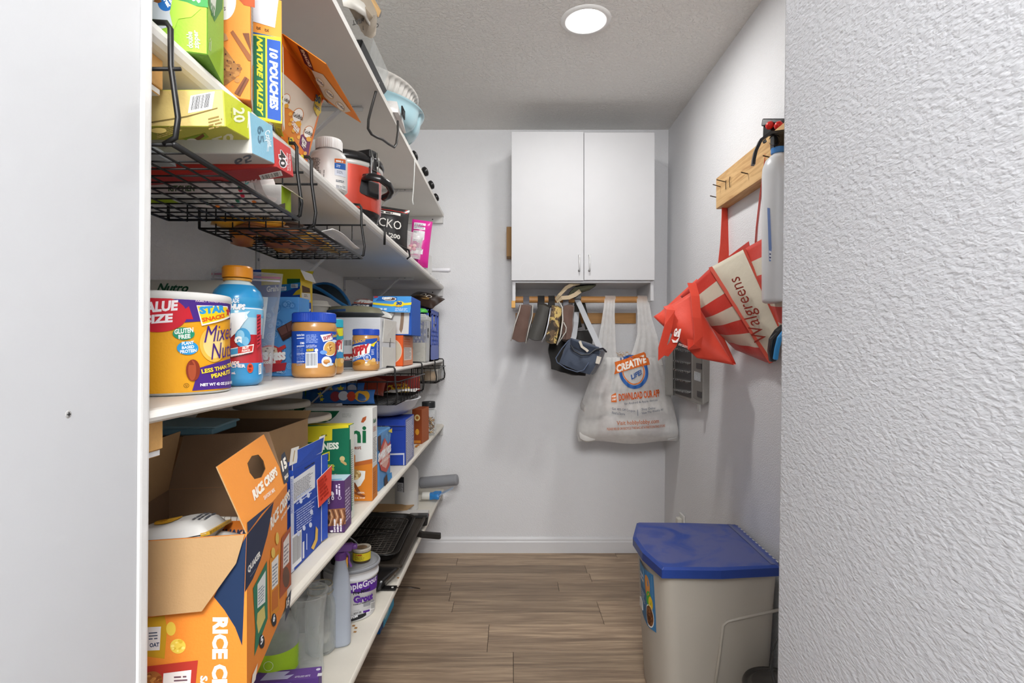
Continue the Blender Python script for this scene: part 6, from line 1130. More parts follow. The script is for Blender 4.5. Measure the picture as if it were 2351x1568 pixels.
t = thing('floor_pack', 'blue wrapped pack standing on the floor under the lowest shelf', 'pack', (-.535, 2.22, 0)); b = B(); soft(b, [(-.2,0,0),(-.0,0,0),(-.0,.26,0),(-.2,.26,0),(-.2,.0,.13),(-.0,.0,.13),(.0,.26,.13),(-.2,.26,.13)], M('#2a6db8', .3, var=.1, name='blue_film'), 8, .14, .004, 25, 7); b.build('pack', t, smooth=True)
A = PArt(t, (.003,0,0), (0,1,0), (0,0,1), 3e-3); A.poly([(2,2),(22,2),(22,7),(12,9),(2,6)], '#4fb0dc').ell(8, 5, 4, 1.4, '#9fd8e8').build('side_print', t)
t.location = (-.535, 2.22, 0)
b = B(); rr = random.Random(9)
for px, py in ((812,1437),(817,1442),(815,1451),(914,1327),(905,1310)):
    y = (EYE-Z5)*F/(py-798); p = at(px, py, y); soft(b, [V((p.x+dx*.004, p.y+dy*.003, Z5+dz*.0018)) for dz in (0,1) for dx, dy in ((-1,-1),(1,-1),(1,1),(-1,1))], M('#a87a45', .9, name='crumb'), 2, .3)
tag(b.build('crumbs'), 'few brown crumbs on the lowest shelf by the grout bucket', 'crumbs', None, 'stuff')
# ================================================================== white wall cupboard with hanging rail
t = thing('wall_cupboard', 'white two-door wall cupboard with an open hanging rail below', 'cupboard', (.007, YB, 1.428)); cw = M('#c8c8ca', .55, var=.02, spec=.3, name='white_laminate'); W, D = .739, .305; H = .871
b = B(); b.box((0,-D,0), (.017,-.001,H), cw); b.build('left_side', t, bevel=.001); b = B(); b.box((W-.017,-D,0), (W,-.001,H), cw); b.build('right_side', t, bevel=.001)
b = B(); b.box((.017,-D,.094), (W-.017,-.001,.112), cw); b.build('bottom_board', t); b = B(); b.box((.017,-D,H-.018), (W-.017,-.001,H), cw); b.build('top_board', t); b = B(); b.box((.017,-.012,.112), (W-.017,-.002,H-.018), cw); b.build('back_board', t)
sp = .3715
for x0, x1, dz, sgn, lab in ((-.004, sp-.0012, .004, 1, 'left'), (sp+.0012, W+.0, 0, -1, 'right')):
    b = B(); b.box((x0,-D-.019,.104+ (0 if sgn > 0 else .002)), (x1,-D-.0015,H+.001+dz), cw); d = b.build('door', t, bevel=.0012)
    hx = x1-.024 if sgn > 0 else x0+.026
    b = B(); b.tube([(hx,-D-.019,.155),(hx,-D-.036,.157),(hx,-D-.042,.166),(hx,-D-.042,.225),(hx,-D-.036,.234),(hx,-D-.019,.236)], .0042, M('#d6d6d6', .25, metal=.25, name='white_metal'), 9); b.lathe([(.006,0),(.006,.003),(.004,.004)], M('#9c9c9c', .3, metal=.8), 12, (hx,-D-.019,.155), axis=(0,-1,0)); b.build('handle', d, smooth=True)
dl = [c for c in t.children if c.name.startswith('door')][0]
A = PArt(t, (0,-D-.0191,0), (1,0,0), (0,0,1), 5e-5); A.ring(*A.P(1212,620), 4.2, 4.2, .12, '#d0d0d1', 40); o = A.build('faint_ring_mark', t)
rodm = M('#c58f55', .45, var=.14, vs=6, stretch=(1,14,14), name='varnished_wood')
b = B(); b.lathe([(.0175,-.0),(.0175,W-.034)], rodm, 24, (.017,-.22,.014), axis=(1,0,0)); b.build('hanging_rail', t, smooth=True)
for x_ in (.0,):
    b = B(); b.box((-.004,-D-.003,-.036), (.016,-D+.03,-.0), M('#d6a14f', .5, var=.12, stretch=(8,1,1), name='raw_pine')); b.build('rail_block', t, bevel=.001)
b = B(); b.box((.02,-.02,-.105), (.712,-.001,-.045), M('#b07d3c', .5, var=.15, vs=7, stretch=(1,10,10), name='varnished_wood')); b.build('backing_rail', t, bevel=.001)
t = thing('wood_strip', 'small upright wooden strip behind the cupboard\u2019s left side', 'wood strip', (-.0165, YB-.10, 1.695)); b = B(); b.box((-.008,0,0), (.022,.098,.166), M('#a87f4c', .6, var=.15, stretch=(6,6,1), name='raw_pine')); b.build('strip', t, bevel=.001)
# ================================================================== bags on the rail
RY = YB-.22; RZ = 1.428+.014
def loop(t, x, drop, wd=.03, col='#46464a', y=RY, lean=0):
    b = B(); pts = [V((x+lean, y-.024, RZ-drop)), V((x, y-.0205, RZ-.012))]+[V((x, y+.0205*math.cos(a)*-1, RZ+.0205*math.sin(a))) for a in [PI*i/8 for i in range(9)]]+[V((x, y+.0205, RZ-.012)), V((x+lean, y+.024, RZ-drop))]
    b.strap([p-t.location for p in pts], (1,0,0), wd, .003, cloth(col)); return b.build('hanging_loop', t)
def bag_slab(name, label, pts_front, pts_back, m, group=None, wr=.006, seed=0, k=.3, n=9, cat='lunch bag', ws=18):
    # eight corners: pts_front = near face (bl br tr tl), pts_back = far face
    f, g = [V(p) for p in pts_front], [V(p) for p in pts_back]; c = sum(f+g, V())/8; t = thing(name, label, cat, (c.x, c.y, min(p.z for p in f+g)), group=group)
    b = B(); soft(b, [p-t.location for p in (f[0], f[1], g[1], g[0], f[3], f[2], g[2], g[3])], m, n, k, wr, ws, seed); b.build('bag_body', t, smooth=True); return t
br = M('#5a4238', .75, bump=.0015, bs=60, var=.15, vs=16, sheen=.2, name='brown_nylon'); bl = M('#35332f', .6, bump=.0006, bs=90, var=.1, name='black_nylon'); pip = M('#b4b0a8', .6, name='grey_piping')
def piping(t, pts, r=.0028, m=None):
    b = B(); b.tube([V(p)-t.location for p in pts], r, m or pip, 6); return b.build('piping', t, smooth=True)
t = bag_slab('lunch_bag', 'brown lunch bag at the left end of the rail', [at(1172,782,2.74), at(1206,790,2.74), at(1222,700,2.82), at(1192,697,2.82)], [at(1184,778,2.95), at(1214,784,2.95), at(1226,704,2.96), at(1198,700,2.96)], br, None, .012, 3, .3, 12)
piping(t, [at(1173,783,2.74), at(1182,745,2.745), at(1192,715,2.78), at(1196,697,2.81)]); piping(t, [at(1207,788,2.74), at(1214,755,2.75), at(1222,725,2.79), at(1223,700,2.81)]); loop(t, at(1208,0,RY).x, .06, .032, '#6a6a70')
t = bag_slab('lunch_bag', 'plain black lunch bag with silver zip second from the left on the rail', [at(1208,781,2.72), at(1245,786,2.72), at(1264,702,2.80), at(1236,694,2.82)], [at(1216,776,2.96), at(1250,780,2.96), at(1266,705,2.97), at(1240,698,2.97)], bl, None, .005, 4, .34, 10)
piping(t, [at(1244,785,2.72), at(1252,768,2.722), at(1258,745,2.74), at(1262,722,2.77), at(1264,708,2.79)], .004, M('#b9bcc2', .35, metal=.5, name='zip')); loop(t, at(1242,0,RY).x, .04, .036, '#2b2826')
cam_m = bpy.data.materials.new('camouflage_cloth'); cam_m.use_nodes = True; nt = cam_m.node_tree; nn = nt.nodes.new('ShaderNodeTexNoise'); nn.inputs['Scale'].default_value = 26; nn.inputs['Detail'].default_value = 2.5; nn.inputs['Distortion'].default_value = .8; tcn = nt.nodes.new('ShaderNodeTexCoord'); nt.links.new(tcn.outputs['Object'], nn.inputs[0]); rp = nt.nodes.new('ShaderNodeValToRGB'); rp.color_ramp.interpolation = 'CONSTANT'; e = rp.color_ramp.elements; e[0].color = lin('#2c241a'); e[1].position = .42; e[1].color = lin('#5a4630'); e2_ = e.new(.52); e2_.color = lin('#b3995c'); e3_ = e.new(.64); e3_.color = lin('#4a4a2c'); nt.links.new(nn.outputs['Fac'], rp.inputs[0]); nt.links.new(rp.outputs[0], nt.nodes['Principled BSDF'].inputs['Base Color']); nt.nodes['Principled BSDF'].inputs['Roughness'].default_value = .8
t = bag_slab('lunch_bag', 'camouflage lunch bag beside the black one on the rail', [at(1249,787,2.71), at(1277,794,2.71), at(1292,706,2.79), at(1266,698,2.80)], [at(1254,782,2.95), at(1282,786,2.95), at(1294,708,2.96), at(1268,700,2.96)], cam_m, None, .004, 5, .3, 10)
piping(t, [at(1279,792,2.71), at(1287,770,2.715), at(1292,735,2.74), at(1291,706,2.78), at(1284,694,2.8)], .004); loop(t, at(1266,0,RY).x, .04, .034, '#2b2826')
t = bag_slab('lunch_bag', 'second brown lunch bag right of the camouflage bag', [at(1289,784,2.73), at(1312,782,2.73), at(1318,702,2.81), at(1294,698,2.81)], [at(1292,780,2.95), at(1316,778,2.95), at(1320,704,2.96), at(1297,700,2.96)], br, None, .012, 6, .3, 12)
piping(t, [at(1280,790,2.72), at(1290,776,2.725), at(1299,762,2.725), at(1300,752,2.73), at(1294,740,2.74)]); loop(t, at(1298,0,RY).x, .05, .03, '#77777d')
dk = M('#211f1d', .7, bump=.0008, bs=80, var=.1, name='black_nylon')
t = bag_slab('cooler_bag', 'big dark bag hanging behind the blue cooler bag', [at(1262,850,2.88), at(1345,868,2.88), at(1366,752,2.9), at(1256,770,2.9)], [at(1268,846,3.05), at(1345,862,3.05), at(1364,756,3.05), at(1262,772,3.05)], dk, None, .008, 7, .25, 10); b = B()
b.strap([V(p)-t.location for p in (at(1330,752,2.92), at(1322,720,2.9), at(1326,690,2.884), at(1330,682,2.905), at(1338,700,2.93), at(1350,756,2.93))], (1,0,0), .03, .003, cloth('#26241f')); b.build('strap', t)
# blue cooler bag, tilted, with grey strap
bc = M('#3c4658', .65, bump=.0006, bs=90, var=.1, sheen=.2, name='blue_nylon')
t = bag_slab('cooler_bag', 'slate blue cooler bag tilted on a grey shoulder strap', [at(1278,835,2.66), at(1355,866,2.62), at(1385,806,2.62), at(1304,775,2.66)], [at(1292,830,2.85), at(1372,858,2.83), at(1397,800,2.83), at(1320,774,2.85)], bc, None, .005, 8, .3, 12)
piping(t, [at(1306,781,2.64), at(1290,800,2.635), at(1276,822,2.632), at(1279,832,2.625), at(1300,846,2.605), at(1325,854,2.595), at(1340,850,2.594), at(1352,832,2.594)], .0028, M('#4a566c', .6, name='blue_piping'))
b = B(); b.grid(lambda u, v: V(at(1310+66*u, 776+22*u+16*v+10*v*(1-abs(2*u-1)), 2.628-.012*u+.02*v)) - t.location, 12, 5, bc); b.build('lid_flap', t, smooth=True, solid=.008)
b = B(); b.tube([V(at(*p))-t.location for p in ((1310,792,2.615),(1318,806,2.61),(1335,815,2.60),(1352,814,2.598),(1368,802,2.60),(1384,800,2.60),(1392,808,2.62))], .0045, M('#20242c', .4, name='black_zip'), 7); b.build('zip', t, smooth=True)
b = B(); b.strap([V(at(*p))-t.location for p in ((1331,783,2.605),(1336,796,2.60),(1346,803,2.598),(1350,807,2.596))], (1,0,.2), .012, .002, cloth('#c9c2b4')); b.build('zip_pull', t)
b = B(); q = [V(at(*p))-t.location for p in ((1367,834,2.592),(1376,836,2.592),(1381,820,2.594),(1371,817,2.594))]; b.add(q+[x+V((0,.003,0)) for x in q], [(0,1,2,3),(0,4,5,1),(1,5,6,2),(2,6,7,3),(3,7,4,0)], cloth('#cfc8bc')); b.build('side_tag', t)
sp_ = M('#a5a7ab', .6, bump=.0005, bs=400, name='grey_webbing'); b = B(); b.strap([V(at(*p))-t.location for p in ((1377,800,2.66),(1366,776,2.70),(1348,738,2.78),(1333,704,2.85),(1326,690,2.875),(1325,679,2.895),(1325,683,2.915),(1321,700,2.92),(1324,715,2.9),(1322,740,2.86),(1318,770,2.76),(1316,778,2.74))], [(1,0,.2)]*6+[(1,0,0)]*6, .028, .0025, sp_); b.build('shoulder_strap', t)
b = B(); b.box((-.02,-.012,-.006), (.02,.0,.012), plast('#2a2a2a')); o = b.build('buckle', t); o.location = V(at(1325,684,2.872))-t.location
b = B(); b.tube([V(at(*p))-t.location for p in ((1377,800,2.655),(1378,806,2.645),(1377,812,2.635),(1379,806,2.64))], .003, plast('#232323'), 6); b.build('clip', t)
# olive pouch on the rail
t = bag_slab('pouch', 'olive green flat pouch with tan straps lying over the rail under the cupboard', [at(1300,680,2.86), at(1350,668,2.86), at(1374,652,2.86), at(1318,658,2.86)], [at(1304,678,3.02), at(1356,666,3.02), at(1374,649,3.02), at(1322,656,3.02)], M('#4f4f3c', .75, bump=.001, bs=60, var=.12, name='olive_canvas'), None, .004, 9, .4, 10, 'pouch')
tan = M('#b3a083', .75, bump=.0006, bs=300, name='tan_webbing'); b = B(); b.strap([V(at(*p))-t.location for p in ((1276,689,2.86),(1284,678,2.845),(1300,661,2.84),(1314,653,2.845),(1330,650,2.86))], (0,.3,1), .02, .003, tan); b.build('strap', t); b = B(); b.strap([V(at(*p))-t.location for p in ((1278,692,2.855),(1290,684,2.84),(1306,683,2.83),(1320,677,2.835),(1332,668,2.85))], (0,.2,1), .022, .003, tan); b.build('strap', t)
# --- big white carrier bag stuffed with bags
t = thing('carrier_bag', 'big translucent white carrier bag printed in orange and blue on the rail', 'plastic bag', (.59, 2.87, .695)); fm = film('#f6f5f3', .55, .35, .4); T0 = t.location
Lpx = [(1013,1328,1556),(990,1323,1557),(960,1327,1553),(930,1334,1546),(900,1344,1538),(870,1355,1530),(845,1363,1524),(820,1368,1519)]
def edge(v):
    k = v*(len(Lpx)-1); i = min(int(k), len(Lpx)-2); f = k-i; a, c = Lpx[i], Lpx[i+1]; return a[0]*(1-f)+c[0]*f, a[1]*(1-f)+c[1]*f, a[2]*(1-f)+c[2]*f
def bagp(u, v, side):
    py, xl, xr = edge(v); d = (.10*(1-v)**.7+.035)*max(0, 1-abs(2*u-1)**2.4)**.5*(min(1, .25+v*5)); pl = .0035*v*math.sin(u*70+3*nz((u*4, v*2, 0)))+.010*nz((u*5, v*5, side), 1, 2)*min(1, v*6)
    c = 2.885; p = V(at(xl+(xr-xl)*u, py-3*math.sin(u*9)*(v < .05), c)); return V((p.x, c+side*(d+.004)+pl, p.z))-T0
b = B()
for s_ in (-1, 1): b.grid((lambda u, v: bagp(u, v, s_)) if s_ < 0 else (lambda u, v: bagp(1-u, v, s_)), 46, 26, fm)
b.build('bag_body', t, smooth=True)
def handle(cols, seed):
    b = B(); n = len(cols)
    for sd in (-1, 1):
        def hf(u, v):
            k = v*(n-1); i = min(int(k), n-2); f = k-i; a, c = cols[i], cols[i+1]; py, xl, xr = (a[q]*(1-f)+c[q]*f for q in range(3)); y = 2.885+sd*(.032-.012*v) if v < .97 else RY+sd*.021
            p = V(at(xl+(xr-xl)*u, py, y)); y += .004*math.sin(u*22+seed)*math.sin(PI*min(1, .2+v*.8)); return V((p.x, y, p.z if v < 1 else RZ+.004))-T0
        b.grid(hf, 16, 14, fm)
    def top(u, v):
        a_ = PI*v; xl, xr = cols[-1][1], cols[-1][2]; p = V(at(xl+(xr-xl)*u, 690, RY)); return V((p.x, RY-.022*math.cos(a_), RZ+.022*math.sin(a_)))-T0
    b.grid(top, 10, 8, fm); return b.build('handle', t, smooth=True)
handle([(838,1364,1418),(800,1371,1414),(760,1378,1412),(720,1384,1411),(690,1388,1412)], 1); handle([(838,1440,1522),(800,1455,1514),(770,1463,1508),(730,1464,1496),(690,1462,1490)], 2)
def bp_(px, py):
    return V(at(px, py, 2.74))
class BagArt(PArt):
    cut, put = CArt.cut, CArt.put
    cut, put = CArt.cut, CArt.put
    def __init__(s, root):
        PArt.__init__(s, root, V(at(1322,1013,2.80))-T0, (1,0,0), (0,0,1)); base = s.fn
        def fn(a, c):       # lay the print on the bulging front sheet
            p = s.o+s.u*(a*.01)+s.w*(c*.01)+T0; px = 1173+p.x*F/2.80; py = 798-(p.z-EYE)*F/2.80; v = min(1, max(0, (1013-py)/193)); q, xl, xr = edge(v); u = min(1, max(0, (px-xl)/(xr-xl))); w = bagp(u, v, -1)
            if py < 820: w = V(at(px, py, 2.846))-T0
            return w, V((0,-1,0))
        s.fn = fn; s.off = 4e-3; s.step = 3e-4
A = BagArt(t); A.both = .5
A.ring(*A.P(1448,854), 7.6, 8.9, 1.6, '#2a5a9e', 40).ring(*A.P(1448,854), 5.7, 7.0, .5, '#cf6a22', 40)
A.tq('LIVE', (1420,832), (1447,827), (1420,821), '#2a4f8c', .05).pp([(1404,862),(1408,846),(1406,832),(1478,808),(1482,812),(1486,838),(1470,841),(1414,858)], '#cf6620').tq('CREATIVE', (1410,858), (1479,833), (1409,839), '#efe9e0', .05).tq('LIFE!', (1442,875), (1466,861), (1441,863), '#2a4f8c', .04)
A.tq('DOWNLOAD OUR APP', (1412,918), (1505,909), (1411,903), '#c8581f', .04).pp([(1395,920),(1396,906),(1406,901),(1407,920)], '#cf6620').tq('HOBBY', (1397,911), (1406,910), (1397,907), '#efe9e0', .04).tq('LOBBY', (1397,917), (1406,916), (1397,913), '#efe9e0', .04)
A.tq('for Android & Apple devices', (1424,927), (1498,919), (1424,921), '#4a5468', .0).tq('· Get 40% Off Coupon', (1393,936), (1447,941), (1393,930), '#4a5468', .0).tq('· Find a Store', (1393,943), (1424,946), (1393,938), '#4a5468', .0).pr(1452, 935, 1453, 947, '#4a5468').tq('· Shop Online', (1458,938), (1492,935), (1458,932), '#4a5468', .0).tq('· View The Weekly Ad', (1458,946), (1510,938), (1458,940), '#4a5468', .0)
A.tq('Visit hobbylobby.com', (1405,968), (1499,964), (1405,957), '#b8622c', .01).tq('PLEASE REUSE OR RECYCLE THIS BAG AT A PARTICIPATING STORE', (1384,976), (1514,970), (1384,971), '#b8622c', .01); A.build('bag_print', t)
rr = random.Random(17); T1 = t
pos = [(1352,985,.062),(1395,980,.066),(1440,985,.066),(1490,980,.068),(1528,985,.055),(1362,935,.058),(1405,925,.058),(1460,920,.062),(1510,925,.052),(1385,885,.045),(1430,875,.045),(1485,875,.045)]
b = B(); c0_ = V(at(1440,940,2.885))
for i, (px, py, r) in enumerate(pos):
    c = V(at(px, py, 2.885))-c0_; soft(b, [c+V((dx*r, dy*r*.8, dz*r*.85)) for dz in (-1,1) for dx, dy in ((-1,-1),(1,-1),(1,1),(-1,1))], M(['#e6e4e0','#c9bfbc','#dcd8d4','#aaa0a2','#e0e2e2','#c4c0bc','#d4c8c2','#e2dcd6'][i % 8], .5, var=.15, vs=30, name='crumpled_plastic'), 9, .75, .022, 16, i)
o = b.build('crumpled_bags', smooth=True, loc=c0_); tag(o, 'crumpled grocery bags stuffed inside the big printed carrier bag', 'plastic bags', None, 'stuff')
t = thing('snack_bag', 'golden shredded packing peeking from the carrier bag opening', 'packing straw', at(1432,816,2.885)); b = B()
for i in range(40): 
    p = V((rr.uniform(-.03,.035), rr.uniform(-.02,.02), rr.uniform(-.01,.012))); b.tube([p, p+V((rr.uniform(-.02,.02), rr.uniform(-.01,.01), rr.uniform(-.004,.012)))], .0012, M('#b98f55', .7, name='straw'), 4)
t.name = 'packing_straw'; o = b.build('straw', t); o['kind'] = 'stuff'
# ================================================================== right wall
pine = bpy.data.materials.new('pine_board'); pine.use_nodes = True; nt = pine.node_tree; N = nt.nodes; p_ = N['Principled BSDF']; tc = N.new('ShaderNodeTexCoord'); mp = N.new('ShaderNodeMapping'); mp.inputs['Scale'].default_value = (6, .7, 9); nt.links.new(tc.outputs['Object'], mp.inputs[0]); wv = N.new('ShaderNodeTexNoise'); wv.inputs['Scale'].default_value = 7; wv.inputs['Detail'].default_value = 5; wv.inputs['Distortion'].default_value = 1; nt.links.new(mp.outputs[0], wv.inputs[0]); rp = N.new('ShaderNodeValToRGB'); rp.color_ramp.elements[0].position = .35; rp.color_ramp.elements[0].color = lin('#b98c56'); rp.color_ramp.elements[1].position = .62; rp.color_ramp.elements[1].color = lin('#d9b27a'); nt.links.new(wv.outputs['Fac'], rp.inputs[0]); nt.links.new(rp.outputs[0], p_.inputs['Base Color']); p_.inputs['Roughness'].default_value = .55
WX = .899
t = thing('hook_board', 'pale pine board with nails fixed to the right wall', 'board', (WX-.001, 2.27, 1.765)); b = B(); b.box((-.036,-.75,0), (.012,0,.13), pine); b.build('board', t, bevel=.002)
b = B(); nm_ = M('#3f342c', .45, metal=.6, name='nail')
b.tube([(-.037,-.10,.085),(-.075,-.11,.09)], .0018, nm_, 6); b.build('nail', t); b = B(); b.tube([(-.037,-.05,.08),(-.07,-.055,.088)], .0018, nm_, 6); b.build('nail', t)
for y_ in (.005, -.47, -.3): b = B(); b.tube([(-.037,y_-.008,.05),(-.062,y_-.008,.056)], .002, nm_, 6); b.build('nail', t)
b = B(); b.tube([(-.04,-.115,.086),(-.042,-.118,.072),(-.041,-.117,.05)], .0014, nm_, 5); b.build('hook', t); b = B(); b.tube([(-.04,-.155,.088),(-.043,-.156,.07),(-.041,-.157,.045)], .0014, nm_, 5); b.build('hook', t)
redc = M('#c8372a', .45, bump=.0012, bs=40, var=.08, sheen=.1, name='red_tarpaulin'); crm = M('#cfc7b4', .45, bump=.0012, bs=40, var=.06, name='cream_tarpaulin'); redb = M('#d8412a', .6, bump=.0008, bs=60, var=.08, sheen=.2, name='red_nonwoven')
def patch(b, c00, c10, c11, c01, nu, nv, m, bulge=.0, wr=.004, seed=0, matfn=None, ws=14):
    c00, c10, c11, c01 = map(V, (c00, c10, c11, c01)); n = (c10-c00).cross(c01-c00).normalized()
    def fn(u, v):
        p = c00*(1-u)*(1-v)+c10*u*(1-v)+c11*u*v+c01*(1-u)*v; e = math.sin(PI*u)*math.sin(PI*v); return p+n*(bulge*e+wr*nz(p, ws, seed)*min(1, 4*e))
    b.grid(fn, nu, nv, m, matfn); return fn, n
# --- striped tote: cream front panel, striped sides, hanging aslant from its straps
t = thing('shopping_tote', 'big red and cream striped shopping tote hanging from the pine board', 'tote bag', (.80, 1.95, 1.13)); O = t.location; L_ = lambda *a: V(at(*a))-O
TL, TR, BR, BL = L_(1632,614,2.06), L_(1708,572,1.93), L_(1800,775,1.72), L_(1771,833,1.80)
SL, SB = L_(1562,680,2.20), L_(1688,803,2.08)       # far edge of the striped side panel
b = B(); patch(b, BL, BR, TR, TL, 16, 24, crm, .012, .006, 3); b.build('cream_panel', t, smooth=True, solid=.0012)
b = B(); patch(b, SB, BL, TL, SL, 14, 28, crm, .012, .007, 4, lambda u, v: [redc, crm, redc, crm, redc, crm, redc][min(6, int(v*7))]); b.build('striped_side_panel', t, smooth=True, solid=.0012)
BR2, TR2 = L_(1830,800,1.60), L_(1775,535,1.80)
b = B(); patch(b, BR, BR2, TR2, TR, 10, 24, crm, .006, .005, 5, lambda u, v: [crm, redc, crm, redc, crm, redc][5-min(5, int((1-v)*6))]); b.build('right_side_panel', t, smooth=True, solid=.0012)
b = B(); patch(b, L_(1700,800,2.12), L_(1755,830,1.87), L_(1712,590,2.0), L_(1600,660,2.2), 8, 12, redc, 0, .004, 6); b.build('back_panel', t, smooth=True, solid=.0012)
b = B(); patch(b, SB, BL, L_(1760,832,1.84), L_(1710,812,2.05), 8, 4, redc, 0, .003, 6); b.build('bottom_panel', t, smooth=True)
edge_m = M('#b5402c', .5, var=.1, name='red_binding'); b = B(); n3 = 26
b.strap([TL+(BL-TL)*(i/n3)+V((-.004,-.006,0)) for i in range(n3+1)], (.8,.0,.5), .013, .003, edge_m); b.strap([TR+(BR-TR)*(i/n3)+V((-.003,-.007,0)) for i in range(n3+1)], (.8,0,.5), .008, .003, edge_m); b.build('edge_binding', t)
A = PArt(t, BL, BR-BL, TL-BL, .016)
A.tq('Walgreens', (1778,768), (1712,622), (1742,786), '#8f2f22', .0, .35); A.build('lettering', t)
b = B(); b.strap([L_(*p) for p in ((1735,562,1.90),(1738,520,1.87),(1746,450,1.86),(1757,372,1.845),(1763,356,1.84),(1767,372,1.83),(1765,450,1.84),(1762,530,1.83))], (.5,.8,0), .032, .0025, redb); b.build('carrying_strap', t)
b = B(); b.strap([L_(*p) for p in ((1612,645,2.14),(1630,628,2.12),(1700,575,2.0),(1720,560,1.95))], (0,0,1), .02, .002, redc); b.build('top_hem', t)
# --- plain red bag in front on the left
t = thing('shopping_bag', 'plain red cloth bag with white lettering, left of the striped tote', 'tote bag', (.68, 2.1, 1.12)); O = t.location
c0, c1, c2, c3 = L_(1500,728,2.16), L_(1602,650,2.2), L_(1688,800,2.0), L_(1592,812,2.04)
b = B(); patch(b, L_(1600,822,2.06), L_(1685,838,1.99), L_(1585,672,2.14), L_(1500,727,2.17), 16, 20, redb, .035, .006, 8); b.build('front_panel', t, smooth=True, solid=.0015)
b = B(); patch(b, L_(1618,822,2.14), L_(1690,836,2.05), L_(1600,640,2.22), L_(1510,722,2.24), 10, 12, redb, 0, .006, 9); b.build('back_panel', t, smooth=True, solid=.0015)
b = B(); patch(b, L_(1600,822,2.06), L_(1685,838,1.99), L_(1690,836,2.05), L_(1618,822,2.14), 8, 3, redb, 0, .002, 9); b.build('bottom_panel', t, smooth=True)
b = B(); b.strap([L_(*p) for p in ((1532,702,2.135),(1540,712,2.10),(1534,750,2.085),(1520,800,2.08),(1518,822,2.08),(1528,812,2.085),(1545,790,2.09),(1552,770,2.10))], (.8,.2,.4), .032, .0025, redb); b.build('handle', t)
b = B(); b.strap([L_(*p) for p in ((1588,650,2.10),(1596,680,2.065),(1600,730,2.03),(1604,770,2.015),(1600,795,2.01),(1588,800,2.02),(1588,780,2.03))], (.9,.2,.2), .034, .0025, redb); b.build('handle', t)
A = PArt(t, L_(1600,822,2.06), L_(1685,838,1.99)-L_(1600,822,2.06), L_(1500,727,2.17)-L_(1600,822,2.06), .036)
A.tq('Grill', (1551,776), (1566,778), (1554,757), '#eee4e0', .06, .2).pp([(1547,782),(1556,786),(1566,776),(1560,790),(1550,790)], '#eee4e0').fq((1562,796), (1590,806), (1564,791), 2, '#eecfc8'); A.build('lettering', t)
b = B(); b.strap([L_(*p) for p in ((1655,606,2.22),(1660,560,2.235),(1663,500,2.245),(1664,452,2.25),(1666,446,2.255),(1668,452,2.26),(1669,510,2.25),(1666,600,2.23))], (1,.3,0), .026, .003, redb); b.build('long_strap', t)
# --- fire extinguisher, tool holder, strap thing
t = thing('fire_extinguisher', 'white fire extinguisher with black lever hanging beside the tote', 'fire extinguisher', (.842, 1.70, 1.325)); b = B(); b.lathe([(0,.004),(.04,0),(.046,.004),(.048,.012),(.048,.40),(.046,.425),(.038,.448),(.024,.462),(.018,.466),(.018,.475)], M('#dadbdd', .3, var=.02, name='white_enamel'), 56); b.build('cylinder', t, smooth=True)
b = B(); b.lathe([(.019,.468),(.022,.47),(.022,.486),(.016,.488)], plast('#3f7fc0'), 24); b.build('blue_collar', t); b = B(); b.box((-.02,-.014,.484), (.03,.014,.528), blk); b.lathe([(.016,0),(.016,.012)], M('#222222', .3), 20, (-.018,-.012,.505), axis=(-.5,-1,0)); b.build('valve_head', t, bevel=.002)
b = B(); b.strap([(.02,0,.538),(-.03,-.004,.530),(-.062,-.010,.505),(-.079,-.015,.47),(-.085,-.016,.445),(-.087,-.016,.428)], (.2,1,0), .018, .009, M('#3a3a3c', .3, metal=.4)); b.build('lever', t)
A = CArt(t, .048, .4, 8e-4, 8); A.pp([(1762,477),(1768,478),(1772,570),(1770,600),(1766,600)], '#6f86b8').pp([(1766,575),(1771,577),(1772,597),(1767,596)], '#e2e4ea').fq((1767,595), (1771,596), (1767,579), 2, '#33406a'); A.build('blue_label', t)
t = thing('tool_holder', 'black wall clip holder with red grips above the fire extinguisher', 'tool holder', (.897, 1.80, 1.80)); O = t.location; b = B(); b.hexa([L_(1750,330,1.84), L_(1790,320,1.76), L_(1800,320,1.80), L_(1765,330,1.88), L_(1752,278,1.84), L_(1800,275,1.76), L_(1808,275,1.80), L_(1768,278,1.88)], blk); b.hexa([L_(1747,290,1.83), L_(1805,288,1.75), L_(1812,288,1.8), L_(1760,290,1.88), L_(1750,272,1.83), L_(1805,272,1.75), L_(1812,272,1.8), L_(1762,274,1.88)], blk); b.build('black_bracket', t, bevel=.003)
rg = plast('#d8261f', .3)
for i, (px, py, y) in enumerate(((1767,288,1.80), (1787,288,1.755))):
    b = B(); b.lathe([(0,-.014),(.008,-.011),(.0125,-.003),(.0125,.004),(.008,.012),(0,.014)], rg, 16, V(at(px,py,y))-O, axis=(.5,-.6,.4)); b.build('red_grip', t, smooth=True)
b = B(); b.strap([L_(1776,308,1.78), L_(1786,304,1.76), L_(1795,296,1.74)], (0,.5,1), .01, .004, rg); b.build('red_clip', t)
t = thing('swim_fin_strap', 'black and blue curved strap end hanging low beside the tote', 'strap', (.84, 1.66, 1.13)); O = t.location; b = B(); b.strap([L_(*p) for p in ((1800,750,1.66),(1786,762,1.67),(1774,780,1.68),(1771,805,1.68),(1775,830,1.68))], (1,0,.4), .02, .02, plast('#26282a')); b.build('black_band', t, bevel=.004)
b = B(); b.strap([L_(*p) for p in ((1802,760,1.645),(1790,776,1.65),(1784,800,1.655),(1780,826,1.66))], (1,0,.4), .014, .012, plast('#2f8fd0')); b.build('blue_band', t, bevel=.003)
t.name = 'rubber_strap'
